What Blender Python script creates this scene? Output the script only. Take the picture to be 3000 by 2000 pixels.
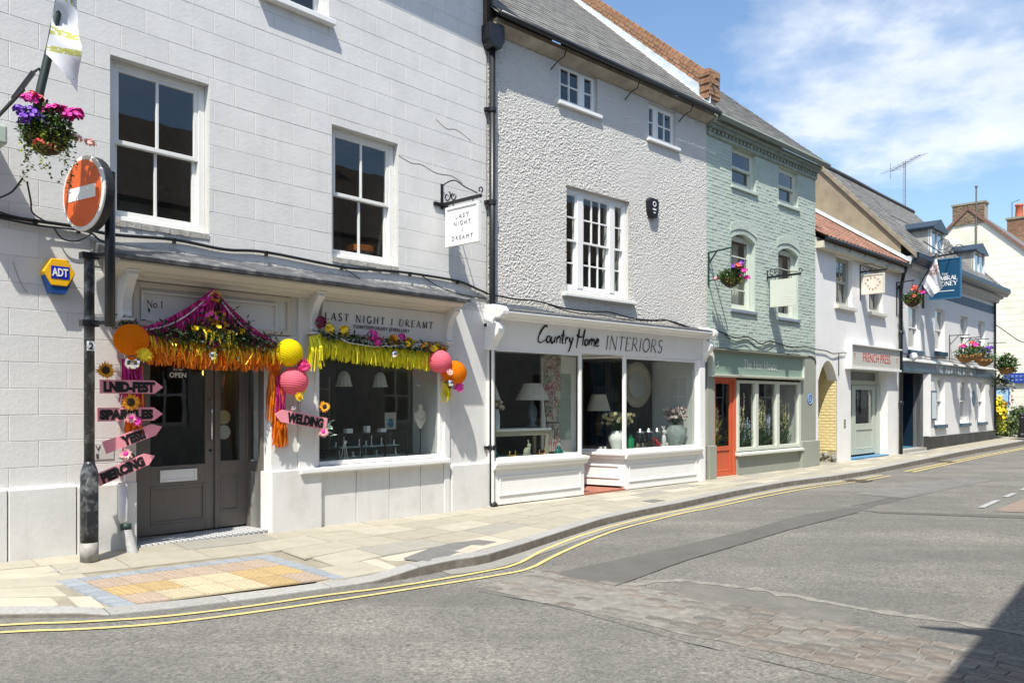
import bpy, bmesh, math, random
from mathutils import Vector, Matrix, noise as mnoise

for o in list(bpy.data.objects):
    bpy.data.objects.remove(o)
SC = bpy.context.scene
COL = SC.collection
R = math.radians
rnd = random.Random(7)

# ------------------------------------------------------------------ camera
cam = bpy.data.cameras.new('camera')
cam.sensor_width = 36.0
cam.lens = 28.0
cam.shift_y = 175 / 3000.0          # rising front: verticals stay vertical
cam.clip_start = 0.05
cam.clip_end = 1500
camo = bpy.data.objects.new('camera', cam)
COL.objects.link(camo)
camo.location = (0, 0, 1.6)
camo.rotation_euler = (R(90), 0, 0)
SC.camera = camo

# ------------------------------------------------------------------ light
SUN_EL = R(59.0)
SUN_H = Vector((-0.17, -0.985))      # horizontal direction towards the sun
SUN = Vector((SUN_H.x * math.cos(SUN_EL), SUN_H.y * math.cos(SUN_EL), math.sin(SUN_EL))).normalized()
sun = bpy.data.lights.new('sun', 'SUN')
sun.energy = 4.8
sun.angle = R(0.53)
sun.color = (1.0, 0.95, 0.855)
suno = bpy.data.objects.new('sun', sun)
COL.objects.link(suno)
suno.location = (-3, -20, 30)
suno.rotation_euler = SUN.to_track_quat('Z', 'Y').to_euler()

SC.view_settings.view_transform = 'Standard'
SC.view_settings.look = 'None'
SC.view_settings.gamma = 1.0
SC.view_settings.exposure = 0.5
SC.cycles.use_denoising = True
SC.cycles.max_bounces = 8
SC.cycles.transparent_max_bounces = 16

# ------------------------------------------------------------------ node helpers
class NT:
    def __init__(s, tree):
        s.t = tree; s.n = tree.nodes; s.l = tree.links
    def new(s, ty, **kw):
        nd = s.n.new(ty)
        for k, v in kw.items():
            if k.startswith('i_'):
                key = k[2:]
                key = int(key) if key.isdigit() else key.replace('_', ' ')
                nd.inputs[key].default_value = v
            else:
                setattr(nd, k, v)
        return nd
    def link(s, a, b): s.l.new(a, b)
    def math(s, op, a, b=None, c=None):
        m = s.n.new('ShaderNodeMath'); m.operation = op
        for i, x in enumerate((a, b, c)):
            if x is None: continue
            if isinstance(x, (int, float)): m.inputs[i].default_value = x
            else: s.l.new(x, m.inputs[i])
        return m.outputs[0]
    def ramp(s, fac, stops):
        r = s.n.new('ShaderNodeValToRGB')
        el = r.color_ramp.elements
        while len(el) < len(stops): el.new(0.5)
        for e, (p, c) in zip(el, stops):
            e.position = p
            e.color = (c, c, c, 1) if isinstance(c, (int, float)) else (*c[:3], 1)
        s.l.new(fac, r.inputs[0])
        return r.outputs[0]
    def mix(s, fac, a, b, mode='MIX'):
        m = s.n.new('ShaderNodeMix'); m.data_type = 'RGBA'; m.blend_type = mode
        for sock, x in ((m.inputs[0], fac), (m.inputs[6], a), (m.inputs[7], b)):
            if isinstance(x, (int, float)): sock.default_value = x
            elif isinstance(x, (tuple, list)): sock.default_value = (*x[:3], 1)
            else: s.l.new(x, sock)
        return m.outputs[2]
    def noise(s, vec, scale, detail=4, rough=0.55):
        n = s.n.new('ShaderNodeTexNoise')
        n.inputs['Scale'].default_value = scale; n.inputs['Detail'].default_value = detail
        n.inputs['Roughness'].default_value = rough
        if vec is not None: s.l.new(vec, n.inputs['Vector'])
        return n.outputs['Fac']

# ------------------------------------------------------------------ sky
w = bpy.data.worlds.new('World'); SC.world = w; w.use_nodes = True
T = NT(w.node_tree); T.n.clear()
out = T.new('ShaderNodeOutputWorld'); bg = T.new('ShaderNodeBackground')
sky = T.new('ShaderNodeTexSky'); sky.sky_type = 'NISHITA'; sky.sun_disc = False
sky.sun_elevation = SUN_EL
sky.sun_rotation = math.atan2(SUN_H.x, SUN_H.y)
sky.altitude = 30; sky.air_density = 1.1; sky.dust_density = 1.4; sky.ozone_density = 1.6
tc = T.new('ShaderNodeTexCoord')
sep = T.new('ShaderNodeSeparateXYZ'); T.link(tc.outputs['Generated'], sep.inputs[0])
# flat cloud layer: project the view direction on a plane overhead
zc = T.math('ADD', T.math('MAXIMUM', sep.outputs[2], 0.0), 0.16)
cmb = T.new('ShaderNodeCombineXYZ')
T.link(T.math('DIVIDE', sep.outputs[0], zc), cmb.inputs[0])
T.link(T.math('DIVIDE', sep.outputs[1], zc), cmb.inputs[1])
mp = T.new('ShaderNodeMapping'); mp.inputs['Location'].default_value = (7.4, 2.2, 0.3)
T.link(cmb.outputs[0], mp.inputs[0])
c1 = T.noise(mp.outputs[0], 0.75, 10, 0.56)
c2 = T.noise(mp.outputs[0], 3.1, 6, 0.6)
cov = T.math('ADD', T.math('MULTIPLY', c1, 0.82), T.math('MULTIPLY', c2, 0.18))
fac = T.ramp(cov, [(0.515, 0.0), (0.565, 0.3), (0.605, 0.72), (0.70, 1.0)])
cl = T.mix(T.ramp(c2, [(0.35, 0.0), (0.7, 1.0)]), (4.5, 4.75, 5.2), (5.9, 6.0, 6.1))
skyt = T.mix(1.0, sky.outputs[0], (0.86, 0.945, 1.0), 'MULTIPLY')
skyc = T.mix(T.math('MULTIPLY', fac, 0.88), skyt, cl)
T.link(skyc, bg.inputs[0]); bg.inputs[1].default_value = 0.15
T.link(bg.outputs[0], out.inputs[0])

# ------------------------------------------------------------------ materials
MATS = {}
def mat(name, col, rough=0.7, var=0.08, vscale=3.0, bump=0.0, bscale=60.0, spec=0.4, metal=0.0, rand=0.0,
        dirt=None, dscale=1.5, damt=0.35, coat=0.0, streak=0.0, detail=5, bdist=0.01):
    if name in MATS: return MATS[name]
    m = bpy.data.materials.new(name); m.use_nodes = True
    t = NT(m.node_tree); bs = t.n['Principled BSDF']
    co = t.new('ShaderNodeTexCoord').outputs['Object']
    c = None
    n1 = t.noise(co, vscale, detail, 0.6)
    lo = tuple(max(0, x * (1 - var)) for x in col); hi = tuple(min(1, x * (1 + var)) for x in col)
    c = t.mix(t.ramp(n1, [(0.3, 0.0), (0.7, 1.0)]), lo, hi)
    if rand:
        oi = t.new('ShaderNodeObjectInfo')
        c = t.mix(1.0, c, t.ramp(oi.outputs['Random'], [(0.0, 1 - rand), (1.0, 1.0)]), 'MULTIPLY')
    if dirt is not None:
        n2 = t.noise(co, dscale, 8, 0.68)
        f = t.math('MULTIPLY', t.ramp(n2, [(0.5, 0.0), (0.72, 1.0)]), damt)
        c = t.mix(f, c, dirt)
    if streak:
        mpp = t.new('ShaderNodeMapping'); mpp.inputs['Scale'].default_value = (9, 9, 0.55)
        t.link(co, mpp.inputs[0])
        n3 = t.noise(mpp.outputs[0], 1.3, 5, 0.6)
        f = t.math('MULTIPLY', t.ramp(n3, [(0.55, 0.0), (0.8, 1.0)]), streak)
        c = t.mix(f, c, tuple(x * 0.45 for x in col))
    t.link(c, bs.inputs['Base Color'])
    bs.inputs['Roughness'].default_value = rough
    bs.inputs['Specular IOR Level'].default_value = spec
    bs.inputs['Metallic'].default_value = metal
    if coat: bs.inputs['Coat Weight'].default_value = coat
    if bump:
        b = t.new('ShaderNodeBump'); b.inputs['Strength'].default_value = bump
        b.inputs['Distance'].default_value = bdist
        t.link(t.noise(co, bscale, 6, 0.6), b.inputs['Height'])
        t.link(b.outputs[0], bs.inputs['Normal'])
    MATS[name] = m
    return m

def emit_mat(name, col, strength):
    m = bpy.data.materials.new(name); m.use_nodes = True
    bs = m.node_tree.nodes['Principled BSDF']
    bs.inputs['Base Color'].default_value = (*col, 1)
    bs.inputs['Emission Color'].default_value = (*col, 1)
    bs.inputs['Emission Strength'].default_value = strength
    MATS[name] = m
    return m

def glass_mat(name, ior=1.5, tint=(0.86, 0.9, 0.88), rough=0.015, wav=0.02):
    m = bpy.data.materials.new(name); m.use_nodes = True
    t = NT(m.node_tree); t.n.clear()
    o = t.new('ShaderNodeOutputMaterial'); mx = t.new('ShaderNodeMixShader')
    tr = t.new('ShaderNodeBsdfTransparent'); gl = t.new('ShaderNodeBsdfGlossy')
    tr.inputs[0].default_value = (*tint, 1); gl.inputs[0].default_value = (1, 1, 1, 1)
    gl.inputs['Roughness'].default_value = rough
    ge = t.new('ShaderNodeNewGeometry'); dt = t.new('ShaderNodeVectorMath'); dt.operation = 'DOT_PRODUCT'
    t.link(ge.outputs['Normal'], dt.inputs[0]); t.link(ge.outputs['Incoming'], dt.inputs[1])
    f0 = ((ior - 1) / (ior + 1)) ** 2
    cs = t.math('SUBTRACT', 1.0, t.math('ABSOLUTE', dt.outputs['Value']))
    fr = t.math('ADD', f0, t.math('MULTIPLY', t.math('POWER', cs, 5.0), 1 - f0))
    co = t.new('ShaderNodeTexCoord').outputs['Object']
    b = t.new('ShaderNodeBump'); b.inputs['Strength'].default_value = wav; b.inputs['Distance'].default_value = 0.05
    t.link(t.noise(co, 1.6, 2, 0.5), b.inputs['Height']); t.link(b.outputs[0], gl.inputs['Normal'])
    t.link(t.math('MINIMUM', t.math('MULTIPLY', fr, 2.1), 1.0), mx.inputs[0])
    t.link(tr.outputs[0], mx.inputs[1]); t.link(gl.outputs[0], mx.inputs[2]); t.link(mx.outputs[0], o.inputs[0])
    MATS[name] = m
    return m

# ------------------------------------------------------------------ mesh helpers
class MB:
    def __init__(s): s.v = []; s.f = []
    def add(s, vs, fs):
        b = len(s.v); s.v += [tuple(p) for p in vs]; s.f += [tuple(i + b for i in f) for f in fs]; return s
    def box(s, x0, x1, y0, y1, z0, z1):
        return s.add([(x0, y0, z0), (x1, y0, z0), (x1, y1, z0), (x0, y1, z0), (x0, y0, z1), (x1, y0, z1), (x1, y1, z1), (x0, y1, z1)],
                     [(0, 3, 2, 1), (4, 5, 6, 7), (0, 1, 5, 4), (1, 2, 6, 5), (2, 3, 7, 6), (3, 0, 4, 7)])
    def quad(s, *p): return s.add(p, [tuple(range(len(p)))])
    def prism(s, pts, ax, a0, a1):
        """extrude a 2-D outline: ax x -> pts are (y,z); y -> (x,z); z -> (x,y)"""
        n = len(pts)
        def P(p, a):
            return (a, p[0], p[1]) if ax == 'x' else ((p[0], a, p[1]) if ax == 'y' else (p[0], p[1], a))
        vs = [P(p, a0) for p in pts] + [P(p, a1) for p in pts]
        fs = [tuple(range(n))[::-1], tuple(range(n, 2 * n))] + [(i, (i + 1) % n, n + (i + 1) % n, n + i) for i in range(n)]
        return s.add(vs, fs)
    def tube(s, path, r, n=7, cap=True):
        path = [Vector(p) for p in path]; k = len(path)
        rr = r if isinstance(r, (list, tuple)) else [r] * k
        up = None; rings = []
        for i, p in enumerate(path):
            d = (path[min(i + 1, k - 1)] - path[max(i - 1, 0)]).normalized()
            if up is None:
                up = d.orthogonal().normalized()
            up = (up - d * up.dot(d))
            up = up.normalized() if up.length > 1e-6 else d.orthogonal().normalized()
            sd = d.cross(up)
            rings.append([p + (up * math.cos(a) + sd * math.sin(a)) * rr[i] for a in [2 * math.pi * j / n for j in range(n)]])
        b = len(s.v)
        for rg in rings: s.v += [tuple(q) for q in rg]
        for i in range(k - 1):
            for j in range(n):
                s.f.append((b + i * n + j, b + i * n + (j + 1) % n, b + (i + 1) * n + (j + 1) % n, b + (i + 1) * n + j))
        if cap:
            s.f.append(tuple(b + j for j in range(n))[::-1]); s.f.append(tuple(b + (k - 1) * n + j for j in range(n)))
        return s
    def bar(s, p0, p1, wx, wy):
        """square bar between two points"""
        p0 = Vector(p0); p1 = Vector(p1); d = (p1 - p0).normalized()
        a = d.cross(Vector((0, 0, 1)));
        a = a.normalized() if a.length > 1e-4 else Vector((1, 0, 0))
        c = d.cross(a).normalized()
        vs = [p + a * (sx * wx / 2) + c * (sy * wy / 2) for p in (p0, p1) for sx, sy in ((-1, -1), (1, -1), (1, 1), (-1, 1))]
        return s.add(vs, [(3, 2, 1, 0), (4, 5, 6, 7), (0, 1, 5, 4), (1, 2, 6, 5), (2, 3, 7, 6), (3, 0, 4, 7)])
    def lathe(s, prof, n=16, c=(0, 0, 0), caps=True):
        b = len(s.v)
        for r, z in prof:
            for j in range(n):
                a = 2 * math.pi * j / n
                s.v.append((c[0] + r * math.cos(a), c[1] + r * math.sin(a), c[2] + z))
        k = len(prof)
        for i in range(k - 1):
            for j in range(n):
                s.f.append((b + i * n + j, b + i * n + (j + 1) % n, b + (i + 1) * n + (j + 1) % n, b + (i + 1) * n + j))
        if caps:
            s.f.append(tuple(b + j for j in range(n))[::-1]); s.f.append(tuple(b + (k - 1) * n + j for j in range(n)))
        return s
    def ball(s, c, r, n=10, m=6, sq=(1, 1, 1)):
        prof = [(max(1e-4, r * math.sin(math.pi * i / m)), -r * math.cos(math.pi * i / m)) for i in range(m + 1)]
        b = len(s.v); s.lathe(prof, n, (0, 0, 0))
        for i in range(b, len(s.v)):
            p = s.v[i]; s.v[i] = (c[0] + p[0] * sq[0], c[1] + p[1] * sq[1], c[2] + p[2] * sq[2])
        return s
    def xform(s, M, start=0):
        for i in range(start, len(s.v)): s.v[i] = tuple(M @ Vector(s.v[i]))
        return s
    def mesh(s, name, m, smooth=False):
        me = bpy.data.meshes.new(name); me.from_pydata(s.v, [], s.f)
        if m is not None: me.materials.append(m)
        if smooth: me.polygons.foreach_set('use_smooth', [True] * len(me.polygons))
        return me
    def build(s, name, m, parent=None, smooth=False, bevel=0.0, loc=None, kind=None):
        o = bpy.data.objects.new(name, s.mesh(name, m, smooth)); COL.objects.link(o)
        if parent is not None: o.parent = parent
        if loc is not None: o.location = loc
        if bevel:
            b = o.modifiers.new('bevel', 'BEVEL'); b.width = bevel; b.segments = 2; b.limit_method = 'ANGLE'; b.angle_limit = R(35)
        if kind: o['kind'] = kind
        return o

def tag(o, label, cat, group=None):
    o['label'] = label; o['category'] = cat
    if group: o['group'] = group
    return o

# facade frames: origin and direction of each house front (metres), local x along the front, y into the house, z up
class Front:
    def __init__(s, P, d):
        s.P = Vector((P[0], P[1], 0)); s.d = Vector((d[0], d[1], 0)).normalized(); s.y = Vector((-s.d.y, s.d.x, 0))
        s.rz = math.atan2(s.d.y, s.d.x)
    def w(s, u, off, z):            # off is towards the street
        return s.P + s.d * u - s.y * off + Vector((0, 0, z))
F1 = Front((-5.07, 6.958), (0.67597, 0.73693))
F2 = Front((-0.373, 12.079), (0.7311, 0.68227))
F3 = Front((3.924, 16.089), (0.71993, 0.69405))
F4 = Front((7.412, 19.452), (0.70665, 0.70756))
F5 = Front((11.51, 23.555), (0.69419, 0.71979))

def thing(name, label, cat, fr=None, u=0, off=0, z=0, rot=0, group=None, loc=None):
    o = bpy.data.objects.new(name, None); COL.objects.link(o); o.empty_display_size = 0.1
    o.location = loc if loc is not None else fr.w(u, off, z)
    o.rotation_euler = (0, 0, (fr.rz if fr else 0) + rot)
    return tag(o, label, cat, group)

def place(o, fr, u, off, z, rot=0):
    o.location = fr.w(u, off, z); o.rotation_euler = (0, 0, fr.rz + rot); return o

# ------------------------------------------------------------------ walls and windows
def wall_sheet(u0, u1, z0, z1, holes, y=0.0, depth=0.3):
    """front of a wall with rectangular openings and their reveals"""
    us = sorted({u0, u1, *[min(max(h[0], u0), u1) for h in holes], *[min(max(h[1], u0), u1) for h in holes]})
    zs = sorted({z0, z1, *[min(max(h[2], z0), z1) for h in holes], *[min(max(h[3], z0), z1) for h in holes]})
    m = MB()
    for a, b in zip(us, us[1:]):
        for c, d in zip(zs, zs[1:]):
            cu, cz = (a + b) / 2, (c + d) / 2
            if any(h[0] < cu < h[1] and h[2] < cz < h[3] for h in holes): continue
            m.quad((a, y, c), (b, y, c), (b, y, d), (a, y, d))
    for h in holes:
        a, b, c, d = h[:4]; e = y + depth
        m.quad((a, y, c), (a, e, c), (a, e, d), (a, y, d)); m.quad((b, y, c), (b, y, d), (b, e, d), (b, e, c))
        m.quad((a, y, d), (b, y, d), (b, e, d), (a, e, d)); m.quad((a, y, c), (a, e, c), (b, e, c), (b, y, c))
    return m

def subtract(rects, h):
    out = []
    for (a, b, c, d) in rects:
        if h[1] <= a or h[0] >= b or h[3] <= c or h[2] >= d: out.append((a, b, c, d)); continue
        if h[0] > a: out.append((a, h[0], c, d))
        if h[1] < b: out.append((h[1], b, c, d))
        m0, m1 = max(a, h[0]), min(b, h[1])
        if h[2] > c: out.append((m0, m1, c, h[2]))
        if h[3] < d: out.append((m0, m1, h[3], d))
    return out

def pieces(parent, name, m, O, e1, e2, en, a0, a1, b0, b1, la, lb, gap, holes=(), thick=0.008, bev=0.006, jit=0.0,
           shift=0.0, limit=300, camp=Vector((0, 0, 1.6)), M=None, minw=0.04, tilt=0.0, wob=0.0):
    """courses of blocks / bricks / slates on the plane O + a*e1 + b*e2, front along en. M: parent matrix for distances"""
    O, e1, e2, en = Vector(O), Vector(e1), Vector(e2), Vector(en)
    rects = []
    j = 0; b = b0
    rg = random.Random(sum(map(ord, name)) % 997 + 3)
    while b < b1 - 0.02:
        bb = min(b + lb, b1)
        a = a0 - la + (shift if j % 2 else shift + la / 2) % la
        while a < a1:
            r0, r1 = max(a, a0), min(a + la, a1)
            if r1 - r0 > minw:
                rr = [(r0, r1, b, bb)]
                for h in holes: rr = subtract(rr, h)
                rects += [q for q in rr if q[1] - q[0] > minw and q[3] - q[2] > 0.03]
            a += la
        b += lb; j += 1
    def dist(q):
        p = O + e1 * ((q[0] + q[1]) / 2) + e2 * ((q[2] + q[3]) / 2)
        if M is not None: p = M @ p
        return (p - camp).length
    rects.sort(key=dist)
    share = {}
    rest = MB()
    for k, q in enumerate(rects):
        W = q[1] - q[0] - gap; H = q[3] - q[2] - gap
        cen = O + e1 * ((q[0] + q[1]) / 2) + e2 * ((q[2] + q[3]) / 2) + en * (rg.uniform(-jit, jit))
        def shape(mb, c, wv=0.0):
            tk = thick
            x, z = W / 2, H / 2
            ow = lambda: rg.uniform(-wv, wv)
            vs = [c + e1 * sx * (x + ow()) + e2 * sz * (z + ow()) for sx, sz in ((-1, -1), (1, -1), (1, 1), (-1, 1))]
            t2 = [c + e1 * sx * (x - bev) + e2 * sz * (z - bev) + en * (tk + (tilt if sz < 0 else 0)) for sx, sz in ((-1, -1), (1, -1), (1, 1), (-1, 1))]
            mb.add(vs + t2, [(4, 5, 6, 7), (0, 1, 5, 4), (1, 2, 6, 5), (2, 3, 7, 6), (3, 0, 4, 7)])
        if k < limit:
            key = (round(W, 3), round(H, 3), rg.randrange(4) if wob else 0)
            if key not in share:
                t = MB(); shape(t, Vector((0, 0, 0)), wob); share[key] = t.mesh(name, m)
            o = bpy.data.objects.new(name, share[key]); COL.objects.link(o); o.parent = parent; o.location = cen
        else:
            shape(rest, cen, wob)
    if rest.v:
        rest.build(name + 's_beyond', m, parent, kind='stuff')
    return len(rects)

def frame_ring(m, u0, u1, z0, z1, y0, y1, wl, wr=None, wb=None, wt=None):
    wr = wl if wr is None else wr; wb = wl if wb is None else wb; wt = wl if wt is None else wt
    m.box(u0, u0 + wl, y0, y1, z0, z1); m.box(u1 - wr, u1, y0, y1, z0, z1)
    m.box(u0 + wl, u1 - wr, y0, y1, z0, z0 + wb); m.box(u0 + wl, u1 - wr, y0, y1, z1 - wt, z1)
    return (u0 + wl, u1 - wr, z0 + wb, z1 - wt)

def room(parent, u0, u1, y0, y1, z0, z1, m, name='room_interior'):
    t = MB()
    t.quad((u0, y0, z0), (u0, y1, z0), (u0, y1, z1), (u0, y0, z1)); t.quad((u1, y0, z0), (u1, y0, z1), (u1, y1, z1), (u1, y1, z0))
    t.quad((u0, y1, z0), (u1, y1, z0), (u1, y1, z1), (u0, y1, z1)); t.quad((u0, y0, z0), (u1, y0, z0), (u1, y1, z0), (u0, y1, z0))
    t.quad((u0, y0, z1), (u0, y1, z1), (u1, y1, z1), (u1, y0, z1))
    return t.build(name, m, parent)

def lights(parent, u0, u1, z0, z1, y, cols, rows, bar, mf, mg, name='glazing_bars', bars=True):
    """glazing bars and one pane object per light"""
    us = [u0 + (u1 - u0) * i / cols for i in range(cols + 1)]; zs = [z0 + (z1 - z0) * i / rows for i in range(rows + 1)]
    if cols * rows > 1:
        t = MB()
        for x in us[1:-1]: t.box(x - bar / 2, x + bar / 2, y - 0.016, y + 0.016, z0, z1)
        for zz in zs[1:-1]:
            for a, b in zip(us, us[1:]):
                t.box(a + (bar / 2 if a > u0 else 0), b - (bar / 2 if b < u1 else 0), y - 0.014, y + 0.014, zz - bar / 2, zz + bar / 2)
        t.build(name, mf, parent, bevel=0.003)
    for a, b in zip(us, us[1:]):
        for c, d in zip(zs, zs[1:]):
            MB().quad((a, y, c), (b, y, c), (b, y, d), (a, y, d)).build('pane', mg, parent)

def sash_window(B, u0, u1, z0, z1, mf, mg, mr, dep=0.09, fw=0.085, cols=2, rows=1, bar=0.028, sill=True, sill_m=None,
                sw=0.05, mid=0.5, rdepth=1.2, label=None, sill_out=0.05, mr2=None):
    t = MB(); ia = frame_ring(t, u0, u1, z0, z1, dep, dep + 0.12, fw, fw, 0.06, fw * 0.9)
    W = t.build('sash_window', mf, B, bevel=0.006)
    if label: W['label'] = label
    a, b, c, d = ia; zm = c + (d - c) * mid
    for nm, y, p, q in (('upper_sash', dep + 0.03, zm - 0.02, d), ('lower_sash', dep + 0.075, c, zm + 0.02)):
        t = MB(); ib = frame_ring(t, a, b, p, q, y - 0.02, y + 0.02, sw, sw, sw if nm == 'upper_sash' else sw * 1.5, sw * 0.8)
        t.build(nm, mf, W, bevel=0.004)
        lights(W, ib[0], ib[1], ib[2], ib[3], y, cols, rows, bar, mf, mg)
    if sill:
        MB().box(u0 - 0.05, u1 + 0.05, -sill_out, dep + 0.02, z0 - 0.07, z0 - 0.003).build('sill', sill_m or mf, W, bevel=0.006)
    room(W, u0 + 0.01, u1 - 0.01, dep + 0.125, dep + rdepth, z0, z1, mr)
    return W

# ------------------------------------------------------------------ lettering
def font_text(s, size, m, name='lettering', parent=None, loc=(0, 0, 0), rot=(R(90), 0, 0), sx=1.0, bold=0.0, align='LEFT', ext=0.002, space=1.0, shear=0.0):
    cu = bpy.data.curves.new(name, 'FONT'); cu.body = s; cu.size = size; cu.extrude = ext; cu.offset = bold
    cu.align_x = align; cu.space_character = space; cu.shear = shear; cu.resolution_u = 3
    to = bpy.data.objects.new(name, cu); COL.objects.link(to)
    bpy.context.view_layer.update()
    dg = bpy.context.evaluated_depsgraph_get()
    me = bpy.data.meshes.new_from_object(to.evaluated_get(dg))
    bpy.data.objects.remove(to); bpy.data.curves.remove(cu)
    me.materials.clear(); me.materials.append(m)
    o = bpy.data.objects.new(name, me); COL.objects.link(o)
    if parent is not None: o.parent = parent
    o.location = loc; o.rotation_euler = rot; o.scale = (sx, 1, 1)
    return o

def text_width(o):
    xs = [v.co.x for v in o.data.vertices]; return (min(xs), max(xs))

def fit_text(o, width, anchor='LEFT'):
    a, b = text_width(o); o.scale = (width / (b - a), o.scale[1], 1); return o

def arc(cx, cy, rx, ry, a0, a1, n=12):
    return [(cx + rx * math.cos(R(a0 + (a1 - a0) * i / n)), cy + ry * math.sin(R(a0 + (a1 - a0) * i / n))) for i in range(n + 1)]
GLY = {   # strokes of a roman capital, in a box one unit high; (width, strokes); capital stroke 'T' thick, 't' thin
 'A': (.80, [('t', [(.03, 0), (.40, 1)]), ('T', [(.40, 1), (.77, 0)]), ('t', [(.18, .36), (.63, .36)])]),
 'C': (.78, [('T', arc(.45, .5, .40, .5, 50, 310, 16))]),
 'D': (.82, [('T', [(.1, 0), (.1, 1)]), ('t', [(.1, 1), (.32, 1)] + arc(.32, .5, .44, .5, 90, -90, 14) + [(.1, 0)])]),
 'E': (.62, [('T', [(.1, 0), (.1, 1)]), ('t', [(.1, 1), (.56, 1), (.56, .88)]), ('t', [(.1, .52), (.46, .52)]), ('t', [(.1, 0), (.58, 0), (.58, .13)])]),
 'G': (.84, [('T', arc(.45, .5, .40, .5, 48, 320, 16)), ('T', [(.76, .03), (.76, .42)]), ('t', [(.58, .42), (.82, .42)])]),
 'H': (.86, [('T', [(.1, 0), (.1, 1)]), ('T', [(.76, 0), (.76, 1)]), ('t', [(.1, .52), (.76, .52)])]),
 'I': (.28, [('T', [(.14, 0), (.14, 1)])]),
 'L': (.60, [('T', [(.1, 0), (.1, 1)]), ('t', [(.1, 0), (.56, 0), (.56, .15)])]),
 'M': (.98, [('t', [(.1, 0), (.12, 1)]), ('T', [(.12, 1), (.48, .04)]), ('t', [(.48, .04), (.84, 1)]), ('T', [(.84, 1), (.87, 0)])]),
 'N': (.86, [('t', [(.1, 0), (.1, 1)]), ('T', [(.1, 1), (.75, 0)]), ('t', [(.75, 0), (.75, 1)])]),
 'O': (.90, [('T', arc(.45, .5, .40, .5, 90, 270, 14)), ('T', arc(.45, .5, .40, .5, 270, 450, 14))]),
 'R': (.76, [('T', [(.1, 0), (.1, 1)]), ('t', [(.1, 1), (.3, 1)] + arc(.3, .75, .28, .25, 90, -90, 10) + [(.1, .5)]), ('T', [(.3, .5), (.72, 0)])]),
 'S': (.60, [('T', arc(.30, .75, .22, .25, 35, 235, 9) + arc(.30, .26, .24, .26, 62, -150, 11))]),
 'T': (.70, [('T', [(.35, 0), (.35, 1)]), ('t', [(.04, .86), (.04, 1), (.66, 1), (.66, .86)])]),
 'Y': (.78, [('T', [(.03, 1), (.39, .48)]), ('t', [(.39, .48), (.75, 1)]), ('T', [(.39, .48), (.39, 0)])]),
 'o': (.56, [('T', arc(.28, .31, .24, .31, 90, 270, 10)), ('T', arc(.28, .31, .24, .31, 270, 450, 10))]),
 '.': (.24, [('T', [(.1, 0), (.1, .1)])]),
 '1': (.40, [('T', [(.2, 0), (.2, 1)]), ('t', [(.2, 1), (.06, .84)])]),
 ' ': (.45, []),
}
def ribbon(m, pts, wd, y0, y1):
    """flat band of width wd along a 2-D polyline in the x-z plane, y0 back, y1 front"""
    n = len(pts); L = []; Rr = []
    for i, p in enumerate(pts):
        q0 = pts[max(i - 1, 0)]; q1 = pts[min(i + 1, n - 1)]
        dx, dz = q1[0] - q0[0], q1[1] - q0[1]; l = math.hypot(dx, dz) or 1
        w_ = wd[i] if isinstance(wd, list) else wd
        nx, nz = -dz / l * w_ / 2, dx / l * w_ / 2
        L.append((p[0] + nx, p[1] + nz)); Rr.append((p[0] - nx, p[1] - nz))
    b = len(m.v)
    for a, c in zip(L, Rr): m.v += [(a[0], y1, a[1]), (c[0], y1, c[1]), (a[0], y0, a[1]), (c[0], y0, c[1])]
    for i in range(n - 1):
        k = b + 4 * i
        m.f += [(k, k + 4, k + 5, k + 1), (k, k + 2, k + 6, k + 4), (k + 1, k + 5, k + 7, k + 3)]
    m.f += [(b, b + 1, b + 3, b + 2), (b + 4 * n - 4, b + 4 * n - 2, b + 4 * n - 1, b + 4 * n - 3)]
def roman(s, x, z, h, width, m, parent, y=0.0, thick=0.11, thin=0.05, serif=0.2, name='lettering', small=None, ext=0.003):
    """serif capitals from x, baseline z, cap height h, stretched to the given width"""
    adv = []; tot = 0
    gap = 0.0
    base = sum(GLY[c][0] for c in s)
    gap = (width / h - base) / max(1, len(s) - 1)
    mb = MB(); px = 0.0; k = 0
    for c in s:
        gw, st = GLY[c]
        for kind, pts in st:
            k += 1
            P = [(x + (px + p[0]) * h, z + p[1] * h) for p in pts]
            wdt = (thick if kind == 'T' else thin) * h
            yy = y - ext - 0.0004 * (k % 5)
            ribbon(mb, P, wdt, y, yy)
            if serif and c not in 'SCGOoD.':
                for e, nb in ((pts[0], pts[1]), (pts[-1], pts[-2])):
                    if len(pts) == 2 and abs(e[1] - nb[1]) > .3 and e[1] in (0, 1) and not (c == 'T' and e[1] == 1) and not (c == 'M' and e == (.48, .04)):
                        ex = x + (px + e[0]) * h; ez = z + e[1] * h + (thin * h / 2 if e[1] == 0 else -thin * h / 2)
                        ribbon(mb, [(ex - serif * h / 2, ez), (ex + serif * h / 2, ez)], thin * h, y, yy - 0.0003)
        px += gw + gap
    return mb.build(name, m, parent)

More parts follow.
